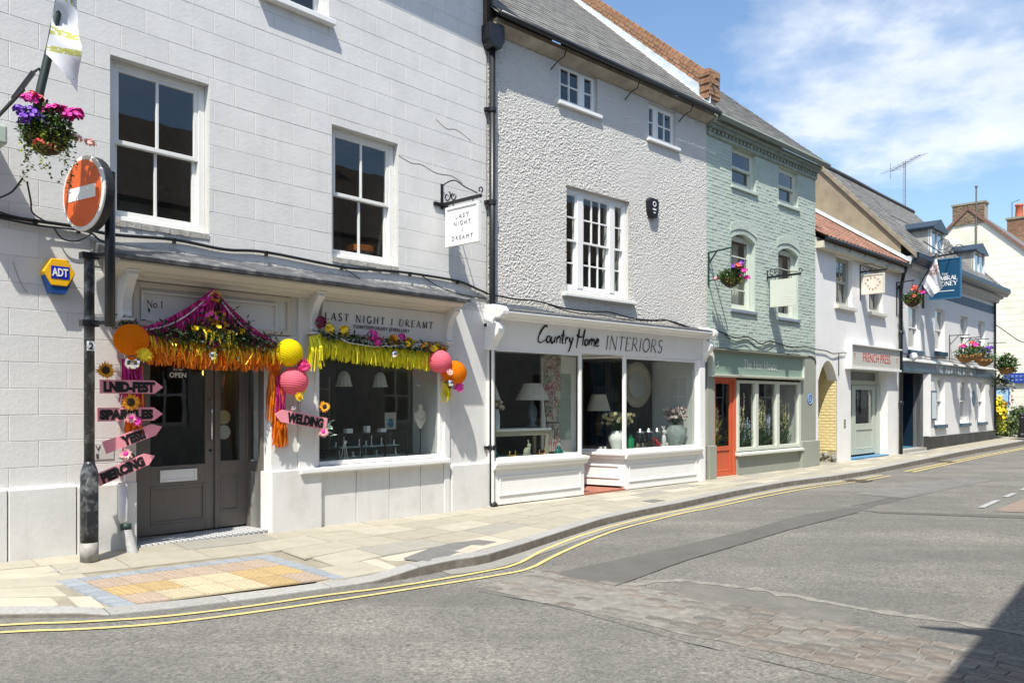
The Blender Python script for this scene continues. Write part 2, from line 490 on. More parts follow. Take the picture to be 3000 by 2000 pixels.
# ------------------------------------------------------------------ foliage
def rot_basis(rg):
    d = Vector((rg.gauss(0, 1), rg.gauss(0, 1), rg.gauss(0, 1))).normalized()
    a = d.orthogonal().normalized(); return d, a, d.cross(a)
def leaf(mb, c, ln, wd, rg, up=0.0, droop=0.0):
    d = Vector((rg.gauss(0, 1), rg.gauss(0, 1), rg.gauss(0, 0.7) + up)).normalized()
    a = d.cross(Vector((rg.gauss(0, .4), rg.gauss(0, .4), 1))).normalized(); nn = a.cross(d)
    c = Vector(c); tip = c + d * ln - Vector((0, 0, droop * ln))
    md = c + d * ln * .5
    mb.add([c, md + a * wd / 2 + nn * wd * .15, tip, md - a * wd / 2 + nn * wd * .15, md - nn * wd * .05], [(0, 4, 1), (1, 4, 2), (2, 4, 3), (3, 4, 0)])
def foliage(mb, n, cen, rad, ln, wd, rg, up=0.2, shell=0.55, droop=0.1):
    for _ in range(n):
        d, a, b = rot_basis(rg)
        r = shell + (1 - shell) * rg.random()
        p = Vector((cen[0] + d.x * rad[0] * r, cen[1] + d.y * rad[1] * r, cen[2] + d.z * rad[2] * r))
        leaf(mb, p, ln * rg.uniform(.6, 1.25), wd * rg.uniform(.7, 1.2), rg, up, droop)
def bloom(mb, c, nrm, r, k, rg, cup=0.25, wide=0.9):
    """k petals round a centre, facing nrm"""
    nrm = Vector(nrm).normalized(); a = nrm.orthogonal().normalized(); b = nrm.cross(a); c = Vector(c)
    ph = rg.random() * 6
    for i in range(k):
        t = ph + 2 * math.pi * i / k + rg.uniform(-.1, .1); rr = r * rg.uniform(.85, 1.12)
        d = a * math.cos(t) + b * math.sin(t); sd = -a * math.sin(t) + b * math.cos(t)
        hw = math.pi / k * rr * wide
        p1 = c + d * rr * .55 + nrm * rr * cup * .5
        mb.add([c, p1 + sd * hw, c + d * rr + nrm * rr * cup * rg.uniform(.5, 1.4), p1 - sd * hw], [(0, 1, 2, 3)])
def blooms(mb, n, cen, rad, r, k, rg, top=0.0, toward=None):
    for _ in range(n):
        d, a, b = rot_basis(rg)
        if top and d.z < -0.1: d.z = -d.z
        if toward is not None and d.dot(toward) < -0.2: d = d - 2 * d.dot(toward) * toward
        p = Vector((cen[0] + d.x * rad[0], cen[1] + d.y * rad[1], cen[2] + d.z * rad[2]))
        bloom(mb, p, d + Vector((0, 0, .2)), r * rg.uniform(.75, 1.2), k, rg)

# ------------------------------------------------------------------ palette
M_grey = mat('grey_painted_render', (0.675, 0.67, 0.65), 0.75, 0.07, 2.2, 0.28, 22, 0.3, rand=0.05, dirt=(0.52, 0.51, 0.48), dscale=1.3, damt=0.3, streak=0.16)
M_joint = mat('grey_render_joint', (0.56, 0.555, 0.535), 0.85, 0.08, 4, 0.2, 40)
M_plinth = mat('grey_plinth_paint', (0.675, 0.67, 0.65), 0.6, 0.05, 2.5, 0.2, 20, 0.35, dirt=(0.42, 0.40, 0.35), dscale=2.3, damt=0.36, streak=0.2)
M_shop1 = mat('pale_grey_joinery', (0.70, 0.695, 0.675), 0.42, 0.03, 3, 0.06, 30, 0.45)
M_cream = mat('cream_moulding', (0.62, 0.57, 0.49), 0.5, 0.04, 3, 0.06, 30)
M_lead = mat('worn_lead', (0.085, 0.088, 0.095), 0.5, 0.4, 6, 0.3, 18, 0.5, dirt=(0.55, 0.54, 0.52), dscale=5.0, damt=0.5)
M_white = mat('white_gloss_paint', (0.79, 0.79, 0.775), 0.34, 0.03, 4, 0.05, 30, 0.5, dirt=(0.62, 0.6, 0.55), dscale=3.2, damt=0.18)
M_offwhite = mat('off_white_paint', (0.74, 0.74, 0.71), 0.5, 0.04, 4, 0.06, 30)
M_pebble = mat('pebbledash', (0.60, 0.585, 0.55), 0.92, 0.14, 60, 0.7, 110, 0.2, dirt=(0.45, 0.435, 0.41), dscale=1.2, damt=0.25, bdist=0.015, streak=0.12)
M_black = mat('black_iron', (0.012, 0.013, 0.015), 0.38, 0.3, 8, 0.08, 40, 0.5)
M_ink = mat('black_ink', (0.012, 0.012, 0.013), 0.5, 0.0)
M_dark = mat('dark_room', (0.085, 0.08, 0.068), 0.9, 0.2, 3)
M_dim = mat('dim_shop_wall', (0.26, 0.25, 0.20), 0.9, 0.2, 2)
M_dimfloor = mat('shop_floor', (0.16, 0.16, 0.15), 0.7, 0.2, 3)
M_taupe = mat('taupe_door_paint', (0.155, 0.138, 0.122), 0.38, 0.05, 5, 0.05, 30, 0.45)
M_chrome = mat('chrome', (0.75, 0.75, 0.74), 0.18, 0.02, 4, metal=1.0)
M_glass = glass_mat('window_glass')
M_glass2 = glass_mat('case_glass', 1.3, (0.9, 0.95, 0.94))
M_slate = mat('roof_slate', (0.185, 0.18, 0.17), 0.75, 0.22, 7, 0.3, 60, 0.3, rand=0.38, dirt=(0.27, 0.265, 0.21), dscale=2.6, damt=0.5)
M_slate2 = mat('far_roof_slate', (0.165, 0.16, 0.155), 0.75, 0.2, 5, 0.3, 60, 0.3, rand=0.3, dirt=(0.25, 0.23, 0.19), dscale=2.0, damt=0.45)
M_brick = mat('orange_brick', (0.37, 0.195, 0.115), 0.85, 0.22, 14, 0.4, 60, 0.2, rand=0.35, dirt=(0.36, 0.31, 0.2), dscale=4, damt=0.5)
M_mortar = mat('lime_mortar', (0.36, 0.32, 0.26), 0.95, 0.1, 8)
M_flash = mat('lead_flashing', (0.50, 0.55, 0.58), 0.5, 0.15, 5, 0.15, 20, 0.5, dirt=(0.75, 0.76, 0.77), dscale=3, damt=0.5)
M_green = mat('sage_green_painted_brick', (0.46, 0.535, 0.47), 0.7, 0.08, 3.0, 0.9, 20, 0.3, rand=0.07, dirt=(0.39, 0.44, 0.385), dscale=1.6, damt=0.3)
M_greenj = mat('sage_green_mortar', (0.445, 0.515, 0.455), 0.85, 0.08, 5, 0.3, 40)
M_olive = mat('olive_grey_render', (0.30, 0.315, 0.265), 0.6, 0.05, 2, 0.15, 20, 0.35, dirt=(0.22, 0.22, 0.18), dscale=1.6, damt=0.25)
M_sage = mat('sage_fascia', (0.255, 0.35, 0.285), 0.42, 0.03, 3)
M_sagejoin = mat('pale_sage_joinery', (0.58, 0.61, 0.53), 0.42, 0.03, 3)
M_red = mat('orange_red_door', (0.52, 0.105, 0.045), 0.38, 0.06, 4, 0.05, 20, 0.45)
M_wcott = mat('white_limewash', (0.77, 0.765, 0.745), 0.8, 0.04, 2.5, 0.3, 22, 0.25, dirt=(0.55, 0.54, 0.5), dscale=1.5, damt=0.2)
M_yellow = mat('yellow_painted_brick', (0.72, 0.60, 0.30), 0.75, 0.08, 5, 0.5, 18)
M_tan = mat('tan_gable_render', (0.30, 0.255, 0.18), 0.9, 0.16, 2.4, 0.4, 30, 0.2, dirt=(0.3, 0.24, 0.14), dscale=1.4, damt=0.4, streak=0.3)
M_tile = mat('clay_pantile', (0.38, 0.20, 0.14), 0.8, 0.2, 9, 0.2, 40, 0.25, rand=0.4)
M_navy = mat('navy_paint', (0.028, 0.075, 0.125), 0.35, 0.08, 5, 0.04, 30, 0.5)
M_navydk = mat('dark_navy_paint', (0.008, 0.02, 0.038), 0.35, 0.1, 5)
M_signblue = mat('pub_sign_blue', (0.013, 0.07, 0.145), 0.3, 0.05, 4)
M_creamwall = mat('cream_gable_paint', (0.78, 0.755, 0.64), 0.85, 0.05, 0.9, 0.25, 14, 0.2, dirt=(0.30, 0.28, 0.10), dscale=0.55, damt=0.42)
M_pave = mat('york_stone', (0.385, 0.355, 0.285), 0.85, 0.12, 4, 0.3, 55, 0.25, rand=0.14, dirt=(0.31, 0.285, 0.235), dscale=2.6, damt=0.5)
M_pavebase = mat('paving_mortar', (0.27, 0.245, 0.19), 0.95, 0.15, 8, 0.3, 60)
M_kerb = mat('granite_kerb', (0.335, 0.33, 0.315), 0.8, 0.16, 30, 0.3, 90, 0.3, rand=0.14, dirt=(0.24, 0.225, 0.2), dscale=3, damt=0.4)
M_yel = mat('yellow_line_paint', (0.58, 0.465, 0.19), 0.75, 0.12, 12, 0.4, 160, 0.25, dirt=(0.36, 0.32, 0.22), dscale=9, damt=0.75)
M_leaf = mat('leaf_green', (0.052, 0.105, 0.022), 0.55, 0.5, 9, spec=0.35)
M_leaf2 = mat('leaf_lime', (0.22, 0.28, 0.03), 0.55, 0.35, 9)
M_leaf3 = mat('leaf_dark', (0.022, 0.055, 0.02), 0.5, 0.4, 9)
M_pink = mat('magenta_petal', (0.72, 0.045, 0.36), 0.6, 0.2, 12)
M_purple = mat('violet_petal', (0.21, 0.075, 0.52), 0.6, 0.25, 12)
M_coral = mat('coral_petal', (0.80, 0.16, 0.12), 0.6, 0.25, 12)
M_peach = mat('pale_pink_petal', (0.78, 0.42, 0.40), 0.6, 0.2, 12)
M_sunny = mat('sunflower_petal', (0.85, 0.36, 0.015), 0.6, 0.2, 20)
M_yelpet = mat('yellow_petal', (0.85, 0.60, 0.02), 0.6, 0.15, 12)
M_brown = mat('seed_brown', (0.045, 0.022, 0.008), 0.8, 0.4, 40)
# ================================================================== ROAD
def road_mat():
    m = bpy.data.materials.new('asphalt'); m.use_nodes = True; t = NT(m.node_tree); bs = t.n['Principled BSDF']
    co = t.new('ShaderNodeTexCoord').outputs['Object']
    big = t.noise(co, 0.55, 6, 0.62); mid = t.noise(co, 5.0, 5, 0.6)
    vo = t.new('ShaderNodeTexVoronoi'); vo.inputs['Scale'].default_value = 62; t.link(co, vo.inputs['Vector'])
    vs = t.new('ShaderNodeSeparateColor'); t.link(vo.outputs['Color'], vs.inputs[0])
    fine = t.noise(co, 130, 3, 0.7); clump = t.noise(co, 34, 4, 0.75)
    sp = t.math('ADD', t.math('MULTIPLY', vs.outputs[0], 0.38), t.math('ADD', t.math('MULTIPLY', fine, 0.17), t.math('MULTIPLY', t.ramp(clump, [(0.36, 0.0), (0.64, 1.0)]), 0.45)))
    c = t.ramp(sp, [(0.12, (0.075, 0.072, 0.065)), (0.42, (0.175, 0.168, 0.151)), (0.66, (0.25, 0.240, 0.216)), (0.92, (0.38, 0.362, 0.321))])
    c = t.mix(t.math('MULTIPLY', t.ramp(big, [(0.38, 0.0), (0.62, 1.0)]), 0.5), c, (0.10, 0.098, 0.095))
    c = t.mix(t.math('MULTIPLY', t.ramp(mid, [(0.45, 0.0), (0.75, 1.0)]), 0.22), c, (0.29, 0.275, 0.25))
    mp_ = t.new('ShaderNodeMapping'); mp_.inputs['Rotation'].default_value = (0, 0, R(-47)); mp_.inputs['Scale'].default_value = (0.10, 1.0, 1.0); t.link(co, mp_.inputs[0])
    c = t.mix(t.math('MULTIPLY', t.ramp(t.noise(mp_.outputs[0], 1.1, 4, 0.6), [(0.42, 0.0), (0.6, 1.0)]), 0.42), c, (0.105, 0.102, 0.094))
    c = t.mix(t.math('MULTIPLY', t.ramp(t.noise(co, 1.7, 7, 0.75), [(0.6, 0.0), (0.72, 1.0)]), 0.5), c, (0.075, 0.073, 0.07))
    t.link(c, bs.inputs['Base Color']); bs.inputs['Roughness'].default_value = 0.85; bs.inputs['Specular IOR Level'].default_value = 0.3
    b = t.new('ShaderNodeBump'); b.inputs['Strength'].default_value = 0.55; b.inputs['Distance'].default_value = 0.008
    t.link(t.math('ADD', vo.outputs['Distance'], fine), b.inputs['Height']); t.link(b.outputs[0], bs.inputs['Normal'])
    MATS['asphalt'] = m
    return m
M_road = road_mat()
M_patch = mat('smooth_tarmac_patch', (0.112, 0.108, 0.10), 0.85, 0.12, 3, 0.4, 120, 0.3, dirt=(0.19, 0.18, 0.17), dscale=30, damt=0.3)
M_patch2 = mat('grey_concrete_patch', (0.152, 0.147, 0.133), 0.85, 0.14, 2.5, 0.4, 90, 0.3, dirt=(0.24, 0.23, 0.21), dscale=14, damt=0.4)
M_sett = mat('granite_sett', (0.20, 0.188, 0.167), 0.75, 0.2, 12, 0.5, 60, 0.35, rand=0.35, dirt=(0.27, 0.25, 0.225), dscale=7, damt=0.5)
M_settr = mat('pink_granite_sett', (0.205, 0.177, 0.152), 0.75, 0.22, 12, 0.5, 60, 0.35, rand=0.3, dirt=(0.26, 0.24, 0.21), dscale=7, damt=0.5)
M_settj = mat('sett_grout', (0.215, 0.203, 0.18), 0.95, 0.25, 9, 0.4, 60, dirt=(0.2, 0.19, 0.17), dscale=3, damt=0.6)

RZ = -0.10
road = MB().quad((-300, -300, RZ), (300, -300, RZ), (300, 300, RZ), (-300, 300, RZ)).build('road', M_road)
road['kind'] = 'structure'

def sheet(name, pts, z, m, parent, th=0.0):
    return MB().quad(*[(p[0], p[1], z) for p in pts]).build(name, m, parent)
def wavy(pts, amp, step, seed):
    rg = random.Random(seed); out = []
    for i, p in enumerate(pts):
        q = pts[(i + 1) % len(pts)]; L = math.hypot(q[0] - p[0], q[1] - p[1]); n = max(1, int(L / step))
        for k in range(n):
            t = k / n; out.append((p[0] + (q[0] - p[0]) * t + (rg.uniform(-amp, amp) if k else 0), p[1] + (q[1] - p[1]) * t + (rg.uniform(-amp, amp) if k else 0)))
    return out
p = sheet('tarmac_patch', wavy([(0.40, 7.86), (2.0, 9.38), (3.0, 10.40), (4.40, 11.98), (5.53, 12.80), (7.6, 15.2), (7.95, 14.95), (5.9, 12.95), (5.27, 12.17), (3.635, 10.52), (2.625, 9.38), (1.83, 8.48), (0.93, 7.30)], 0.012, 0.4, 1), RZ + 0.004, M_patch, road)
p['label'] = 'long dark smooth tarmac trench patch'
p = sheet('concrete_patch', wavy([(1.58, 7.50), (2.154, 7.14), (2.79, 6.50), (2.56, 6.02), (2.03, 6.29), (1.46, 6.90)], 0.012, 0.25, 2), RZ + 0.004, M_patch2, road)
p['label'] = 'smooth grey patch beside the setts'
sheet('tarmac_patch', wavy([(5.45, 12.35), (5.6, 12.1), (7.4, 11.55), (9.6, 11.0), (9.7, 11.3), (7.5, 11.85)], 0.012, 0.4, 3), RZ + 0.006, M_patch, road)
sheet('tarmac_patch', wavy([(6.2, 14.6), (9.8, 17.6), (10.4, 17.2), (6.9, 14.0)], 0.02, 0.5, 4), RZ + 0.005, mat('pale_tarmac_patch', (0.165, 0.16, 0.152), 0.85, 0.15, 3, 0.4, 120), road)
p = sheet('brick_paved_patch', [(7.45, 12.30), (8.1, 13.0), (10.2, 15.3), (12.2, 14.2), (9.4, 11.9), (8.2, 12.0)], RZ + 0.007, mat('red_road_surface', (0.235, 0.185, 0.15), 0.85, 0.16, 6, 0.4, 80), road)
p['label'] = 'brownish coloured road surface at the far right'
for (a, b) in (((7.5, 12.65), (8.35, 13.6)), ((8.75, 14.05), (9.3, 14.65)), ((9.75, 15.15), (10.4, 15.85))):
    d = Vector((b[0] - a[0], b[1] - a[1])).normalized() ; nn = Vector((-d.y, d.x)) * 0.09
    sheet('white_road_marking', [a, b, (b[0] + nn.x, b[1] + nn.y), (a[0] + nn.x, a[1] + nn.y)], RZ + 0.012, mat('worn_white_marking', (0.36, 0.37, 0.37), 0.75, 0.15, 9, dirt=(0.24, 0.235, 0.225), dscale=7, damt=0.8), road)

# worn pale edging, cracks and a painted line in the shaded corner
M_edge = mat('worn_pale_edging', (0.235, 0.225, 0.20), 0.9, 0.35, 18, 0.5, 70, dirt=(0.15, 0.145, 0.13), dscale=9, damt=0.9)
def strip(name, pts, wd, z, m, seed, amp=.03):
    q = smooth_line0(pts, 7); rg2 = random.Random(seed); t = MB(); n = len(q)
    for i in range(n - 1):
        def side(k, sg):
            a = q[max(k - 1, 0)]; b = q[min(k + 1, n - 1)]; dx, dy = b[0] - a[0], b[1] - a[1]; l = math.hypot(dx, dy); o = (wd / 2 + amp * mnoise.noise((k * .9, sg * 7, seed))) * sg
            return (q[k][0] + dy / l * o, q[k][1] - dx / l * o, z)
        t.quad(side(i, 1), side(i + 1, 1), side(i + 1, -1), side(i, -1))
    return t.build(name, m, road)
def smooth_line0(pts, n):
    out = []
    for a, b in zip(pts, pts[1:]):
        for k in range(n): out.append((a[0] + (b[0] - a[0]) * k / n, a[1] + (b[1] - a[1]) * k / n))
    return out + [pts[-1]]
strip('worn_edging', [(.95, 7.34), (1.6, 7.58), (2.2, 7.22), (2.85, 6.55), (3.5, 6.05), (4.2, 5.45)], .10, RZ + .0035, M_edge, 3, .13)
strip('worn_edging', [(.15, 8.02), (.92, 7.28), (1.46, 6.86), (2.05, 6.22), (2.6, 5.98), (3.3, 5.25)], .06, RZ + .0045, M_edge, 4, .04)
strip('worn_edging', [(.10, 6.92), (.45, 6.68), (.75, 6.42)], .14, RZ + .0035, M_edge, 6, .07)
M_tar = mat('tar_seam', (.045, .044, .042), .6, .2, 12)
strip('tar_seam', [(-.30, 7.12), (.40, 6.58), (1.22, 5.62), (2.1, 4.78)], .007, RZ + .0055, M_tar, 5, .012)
strip('tar_seam', [(.93, 7.29), (1.83, 8.46), (2.64, 9.36), (3.64, 10.5), (5.28, 12.15)], .010, RZ + .0055, M_tar, 7, .006)
strip('tar_seam', [(5.5, 12.9), (7.2, 14.4), (9.6, 16.6)], .014, RZ + .0055, M_tar, 8, .01)
strip('painted_line', [(4.35, 6.62), (3.74, 5.62), (3.05, 4.62)], .085, RZ + .017, mat('worn_cream_line', (.52, .49, .38), .8, .2, 9, .3, 80, dirt=(.2, .19, .17), dscale=9, damt=.8), 10, .01)
# band of granite setts laid across the road: every stone its own piece
A0 = Vector((0.02, 7.66)); A1 = Vector((4.55, 3.55)); bd = (A1 - A0).normalized(); bn = Vector((-bd.y, bd.x))
BW = 1.02
cor = [A0 + bn * BW / 2, A1 + bn * BW / 2, A1 - bn * BW / 2, A0 - bn * BW / 2]
sheet('sett_bedding', wavy([tuple(c) for c in cor], 0.03, 0.3, 5), RZ + 0.003, M_settj, road)
rg = random.Random(5); nrow = 8; rw = BW / nrow; L = (A1 - A0).length
def sett_mesh(l, w_, seed):
    r2 = random.Random(seed); t = MB(); x, y = l / 2, w_ / 2; j = lambda: r2.uniform(-.008, .008)
    base = [(sx * x + j(), sy * y + j(), 0) for sx, sy in ((-1, -1), (1, -1), (1, 1), (-1, 1))]
    top = [(p[0] * .95, p[1] * .92, .0065 + r2.uniform(-.002, .002)) for p in base]
    t.add(base + top, [(4, 5, 6, 7), (0, 1, 5, 4), (1, 2, 6, 5), (2, 3, 7, 6), (3, 0, 4, 7)])
    return t
for r in range(nrow):
    s = rg.uniform(0, .2) if r % 2 else 0.0
    while s < L - 0.1:
        l = rg.uniform(.15, .27)
        c = A0 + bd * (s + l / 2) + bn * (BW / 2 - rw * (r + .5))
        keep = (s / L > 0.30 or rg.random() > 0.45)
        if keep:
            o = sett_mesh(l - .016, rw - .016, rg.randrange(9999)).build('sett', M_settr if rg.random() < .42 else M_sett, road)
            o.location = (c.x, c.y, RZ + (0.004 if s / L > .3 else -0.001)); o.rotation_euler = (rg.uniform(-.02, .02), rg.uniform(-.02, .02), math.atan2(bd.y, bd.x) + rg.uniform(-.03, .03))
        s += l

# ================================================================== PAVEMENT
# kerb line on the ground, with the kerb height (dropped at the crossing)
K = [((-9.0, 4.3), -0.03), ((-6.2, 5.55), -0.05), ((-4.9, 6.0), -0.055), ((-4.03, 6.25), -0.06), ((-3.4, 6.275), -0.06), ((-3.19, 6.31), -0.085), ((-2.70, 6.57), -0.088), ((-2.21, 6.86), -0.088), ((-1.43, 7.39), -0.085),
     ((-1.18, 7.48), -0.055), ((-0.949, 7.712), -0.01), ((-0.612, 8.062), 0.0), ((-0.294, 8.30), 0.0), ((0.119, 8.973), 0.0), ((0.39, 9.45), 0.0), ((0.697, 9.981), 0.0), ((1.24, 10.915), 0.0),
     ((1.95, 11.85), 0.0), ((2.712, 12.70), 0.0), ((4.003, 14.302), 0.0), ((5.511, 15.952), 0.0), ((7.10, 17.32), 0.0), ((8.231, 18.447), 0.0), ((10.351, 20.765), 0.02),
     ((13.982, 24.788), 0.04), ((20.079, 31.229), 0.06), ((30, 41.5), 0.08), ((60, 72), 0.1)]
walls = [(F1, -6.0, 6.93), (F2, 0, 5.87), (F3, 0, 4.84), (F4, 0, 5.8), (F5, 0, 10.62), (F5, 10.62, 70)]
def wall_point(kp):
    best = None
    for fr, a, b in walls:
        v = Vector((kp[0], kp[1], 0)) - fr.P; u = min(max(v.dot(fr.d), a), b); q = fr.P + fr.d * u
        dd = (q - Vector((kp[0], kp[1], 0))).length
        if best is None or dd < best[0]: best = (dd, q, fr, u)
    return best
def zwall(fr, u):
    if fr is F1: return 0.14 - 0.14 * min(1, max(0, u / 6.2)) + 0.0
    if fr is F2 or fr is F3: return 0.02
    return 0.05 if fr is F4 else 0.05 + 0.008 * u
ST = []
for i in range(len(K) - 1):
    (p0, z0), (p1, z1) = K[i], K[i + 1]
    L = math.hypot(p1[0] - p0[0], p1[1] - p0[1]); n = max(1, int(L / 0.25))
    for k in range(n):
        t = k / n; kp = (p0[0] + (p1[0] - p0[0]) * t, p0[1] + (p1[1] - p0[1]) * t); b = wall_point(kp)
        ST.append([Vector((kp[0], kp[1], z0 + (z1 - z0) * t)), Vector((b[1].x, b[1].y, zwall(b[2], b[3])))])
for _ in range(6):   # even out the wall stations round the corners
    for i in range(1, len(ST) - 1):
        ST[i][1] = (ST[i - 1][1] + ST[i][1] * 2 + ST[i + 1][1]) / 4
CUM = [0.0]
for i in range(1, len(ST)): CUM.append(CUM[-1] + (ST[i][0] - ST[i - 1][0]).length)
KT = CUM[-1]
KW = 0.16      # kerb width
def pav(s, t):
    """point on the pavement: s metres along the kerb, t = 0 at the wall, 1 at the kerb's back edge"""
    s = min(max(s, 0), KT - 1e-6); lo, hi = 0, len(CUM) - 1
    while hi - lo > 1:
        mid = (lo + hi) // 2
        if CUM[mid] <= s: lo = mid
        else: hi = mid
    f = (s - CUM[lo]) / (CUM[hi] - CUM[lo])
    k = ST[lo][0].lerp(ST[hi][0], f); wv = ST[lo][1].lerp(ST[hi][1], f)
    dirv = (wv - k); Lw = dirv.length
    back = k + dirv.normalized() * KW
    return wv.lerp(back, t)
def kerb_pt(s):
    s = min(max(s, 0), KT - 1e-6); lo = max(i for i in range(len(CUM)) if CUM[i] <= s); hi = min(lo + 1, len(CUM) - 1)
    f = (s - CUM[lo]) / max(1e-6, CUM[hi] - CUM[lo]); return ST[lo][0].lerp(ST[hi][0], f), (ST[lo][1].lerp(ST[hi][1], f) - ST[lo][0].lerp(ST[hi][0], f)).normalized()

t = MB()
for i in range(len(ST) - 1):
    a, b = ST[i]; c, d = ST[i + 1]
    ex = (b - a).normalized() * 0.5; ex2 = (d - c).normalized() * 0.5
    dn = Vector((0, 0, -0.012))
    A = a + (b - a).normalized() * (KW * .5); C = c + (d - c).normalized() * (KW * .5)
    t.quad(A + dn, C + dn, d + ex2 + dn, b + ex + dn)
pavement = t.build('pavement', M_pavebase); pavement['kind'] = 'structure'

TQ = [Vector((-3.99, 6.96)), Vector((-3.22, 6.455)), Vector((-1.53, 7.51)), Vector((-2.52, 8.22))]   # tactile panel: far left, near left, near right, far right
def in_quad(p, q):
    sgn = None
    for i in range(4):
        a = q[i]; b = q[(i + 1) % 4]; cr = (b.x - a.x) * (p.y - a.y) - (b.y - a.y) * (p.x - a.x)
        if sgn is None: sgn = cr > 0
        elif (cr > 0) != sgn: return False
    return True
def slab(P, name, m, th=0.014, gap=0.006, lift=0.0):
    c = sum(P, Vector()) / len(P)
    bot = []; top = []
    for q in P:
        d = (c - q); l = d.length; q2 = q + d * (gap / l) * 1.2
        bot.append(q2 - c + Vector((0, 0, -th))); top.append(q2 + d * (.004 / l) - c + Vector((0, 0, lift)))
    n = len(P)
    t = MB(); t.add(bot + top, [tuple(range(n, 2 * n))] + [(i, (i + 1) % n, n + (i + 1) % n, n + i) for i in range(n)])
    return t.build(name, m, pavement, loc=c)
rg = random.Random(11)
M_pave2 = mat('pale_york_stone', (0.45, 0.415, 0.335), 0.85, 0.1, 4, 0.3, 55, 0.25, rand=0.12, dirt=(0.44, 0.4, 0.32), dscale=2.2, damt=0.35)
M_pave3 = mat('grey_york_stone', (0.32, 0.305, 0.265), 0.85, 0.1, 4, 0.3, 55, 0.25, rand=0.15, dirt=(0.28, 0.26, 0.22), dscale=2.2, damt=0.35)
NR = 5; tb = [0, .19, .40, .60, .80, 1.0]; count = 0
for r in range(NR):
    s = 3.6 + rg.uniform(0, .5)
    while s < 33:
        l = rg.uniform(.5, 1.0)
        P = [pav(s, tb[r]), pav(s, tb[r + 1]), pav(s + l, tb[r + 1]), pav(s + l, tb[r])]
        c = sum(P, Vector()) / 4
        if not in_quad(c, TQ):
            q = rg.random()
            slab(P, 'paving_slab', M_pave if q < .72 else (M_pave2 if q < .90 else M_pave3), lift=rg.uniform(-.002, .002)); count += 1
        s += l
t = MB()
for r in range(NR):
    s = 33.0
    while s < 62:
        l = rg.uniform(.7, 1.2); P = [pav(s, tb[r]), pav(s, tb[r + 1]), pav(s + l, tb[r + 1]), pav(s + l, tb[r])]
        c = sum(P, Vector()) / 4; t.quad(*[q + (c - q).normalized() * .005 for q in P]); s += l
t.build('distant_paving_slabs', M_pave, pavement, kind='stuff')
# kerbstones
M_kface = mat('shaded_stained_kerb', (.17, .15, .125), .85, .3, 9, .3, 60, dirt=(.27, .25, .22), dscale=5, damt=.5)  # upright kerb face: its shade painted in as a darker colour, plus brown staining
s = 2.6
while s < 40:
    l = 0.9 if s < 8 else rg.uniform(.85, 1.0)
    n = 4; t = MB()
    prev = None
    for k in range(n + 1):
        kp, dv = kerb_pt(s + (l - .01) * k / n); kp = kp.copy()
        o2 = kp + dv * KW
        ring = [Vector((kp.x, kp.y, RZ - .01)) - dv * .004, kp + Vector((0, 0, -.004)) - dv * .001, kp + Vector((0, 0, .004)) + dv * .008, o2 + Vector((0, 0, .004)), Vector((o2.x, o2.y, RZ))]
        b = len(t.v); t.v += [tuple(q) for q in ring]
        if prev is not None:
            for j in range(4): t.f.append((prev + j, prev + j + 1, b + j + 1, b + j))
        else: t.f.append((b, b + 1, b + 2, b + 3, b + 4))
        prev = b
    t.f.append((prev + 4, prev + 3, prev + 2, prev + 1, prev))
    ks = t.build('kerbstone', M_kerb, pavement)
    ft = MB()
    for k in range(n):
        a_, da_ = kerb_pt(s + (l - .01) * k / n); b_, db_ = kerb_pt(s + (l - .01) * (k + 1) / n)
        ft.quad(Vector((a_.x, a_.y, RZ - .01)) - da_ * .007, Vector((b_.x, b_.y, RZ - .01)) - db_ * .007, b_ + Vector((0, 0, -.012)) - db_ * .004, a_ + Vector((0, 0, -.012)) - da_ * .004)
    ft.build('shaded_stained_face', M_kface, ks); s += l
t = MB()
while s < KT - 1:
    a, da = kerb_pt(s); b, db = kerb_pt(s + 1)
    t.quad(Vector((a.x, a.y, RZ)), Vector((b.x, b.y, RZ)), b, a); t.quad(a, b, b + db * KW, a + da * KW); s += 1
t.build('distant_kerb', M_kerb, pavement)
# gutter channel of concrete setts along the raised kerb, and the double yellow lines
def offset_line(pts, o):
    out = []
    for i, p_ in enumerate(pts):
        a = pts[max(i - 1, 0)]; b = pts[min(i + 1, len(pts) - 1)]; dx, dy = b[0] - a[0], b[1] - a[1]; l = math.hypot(dx, dy)
        out.append((p_[0] + dy / l * o, p_[1] - dx / l * o))
    return out
def smooth_line(pts, n=6):
    out = []
    for i in range(len(pts) - 1):
        p0 = pts[max(i - 1, 0)]; p1 = pts[i]; p2 = pts[i + 1]; p3 = pts[min(i + 2, len(pts) - 1)]
        for k in range(n):
            t = k / n
            out.append(tuple(0.5 * ((2 * p1[j]) + (-p0[j] + p2[j]) * t + (2 * p0[j] - 5 * p1[j] + 4 * p2[j] - p3[j]) * t * t + (-p0[j] + 3 * p1[j] - 3 * p2[j] + p3[j]) * t ** 3) for j in range(len(p1))))
    out.append(tuple(pts[-1])); return out
def band(name, pts, wd, z, m, parent, jit=0.0, seed=1):
    rg2 = random.Random(seed); a = offset_line(pts, wd / 2); b = offset_line(pts, -wd / 2); t = MB()
    ja = [rg2.uniform(-jit, jit) for _ in pts]
    for i in range(len(pts) - 1):
        t.quad((a[i][0] + ja[i], a[i][1], z), (a[i + 1][0] + ja[i + 1], a[i + 1][1], z), (b[i + 1][0] + ja[i + 1], b[i + 1][1], z), (b[i][0] + ja[i], b[i][1], z))
    return t.build(name, m, parent)
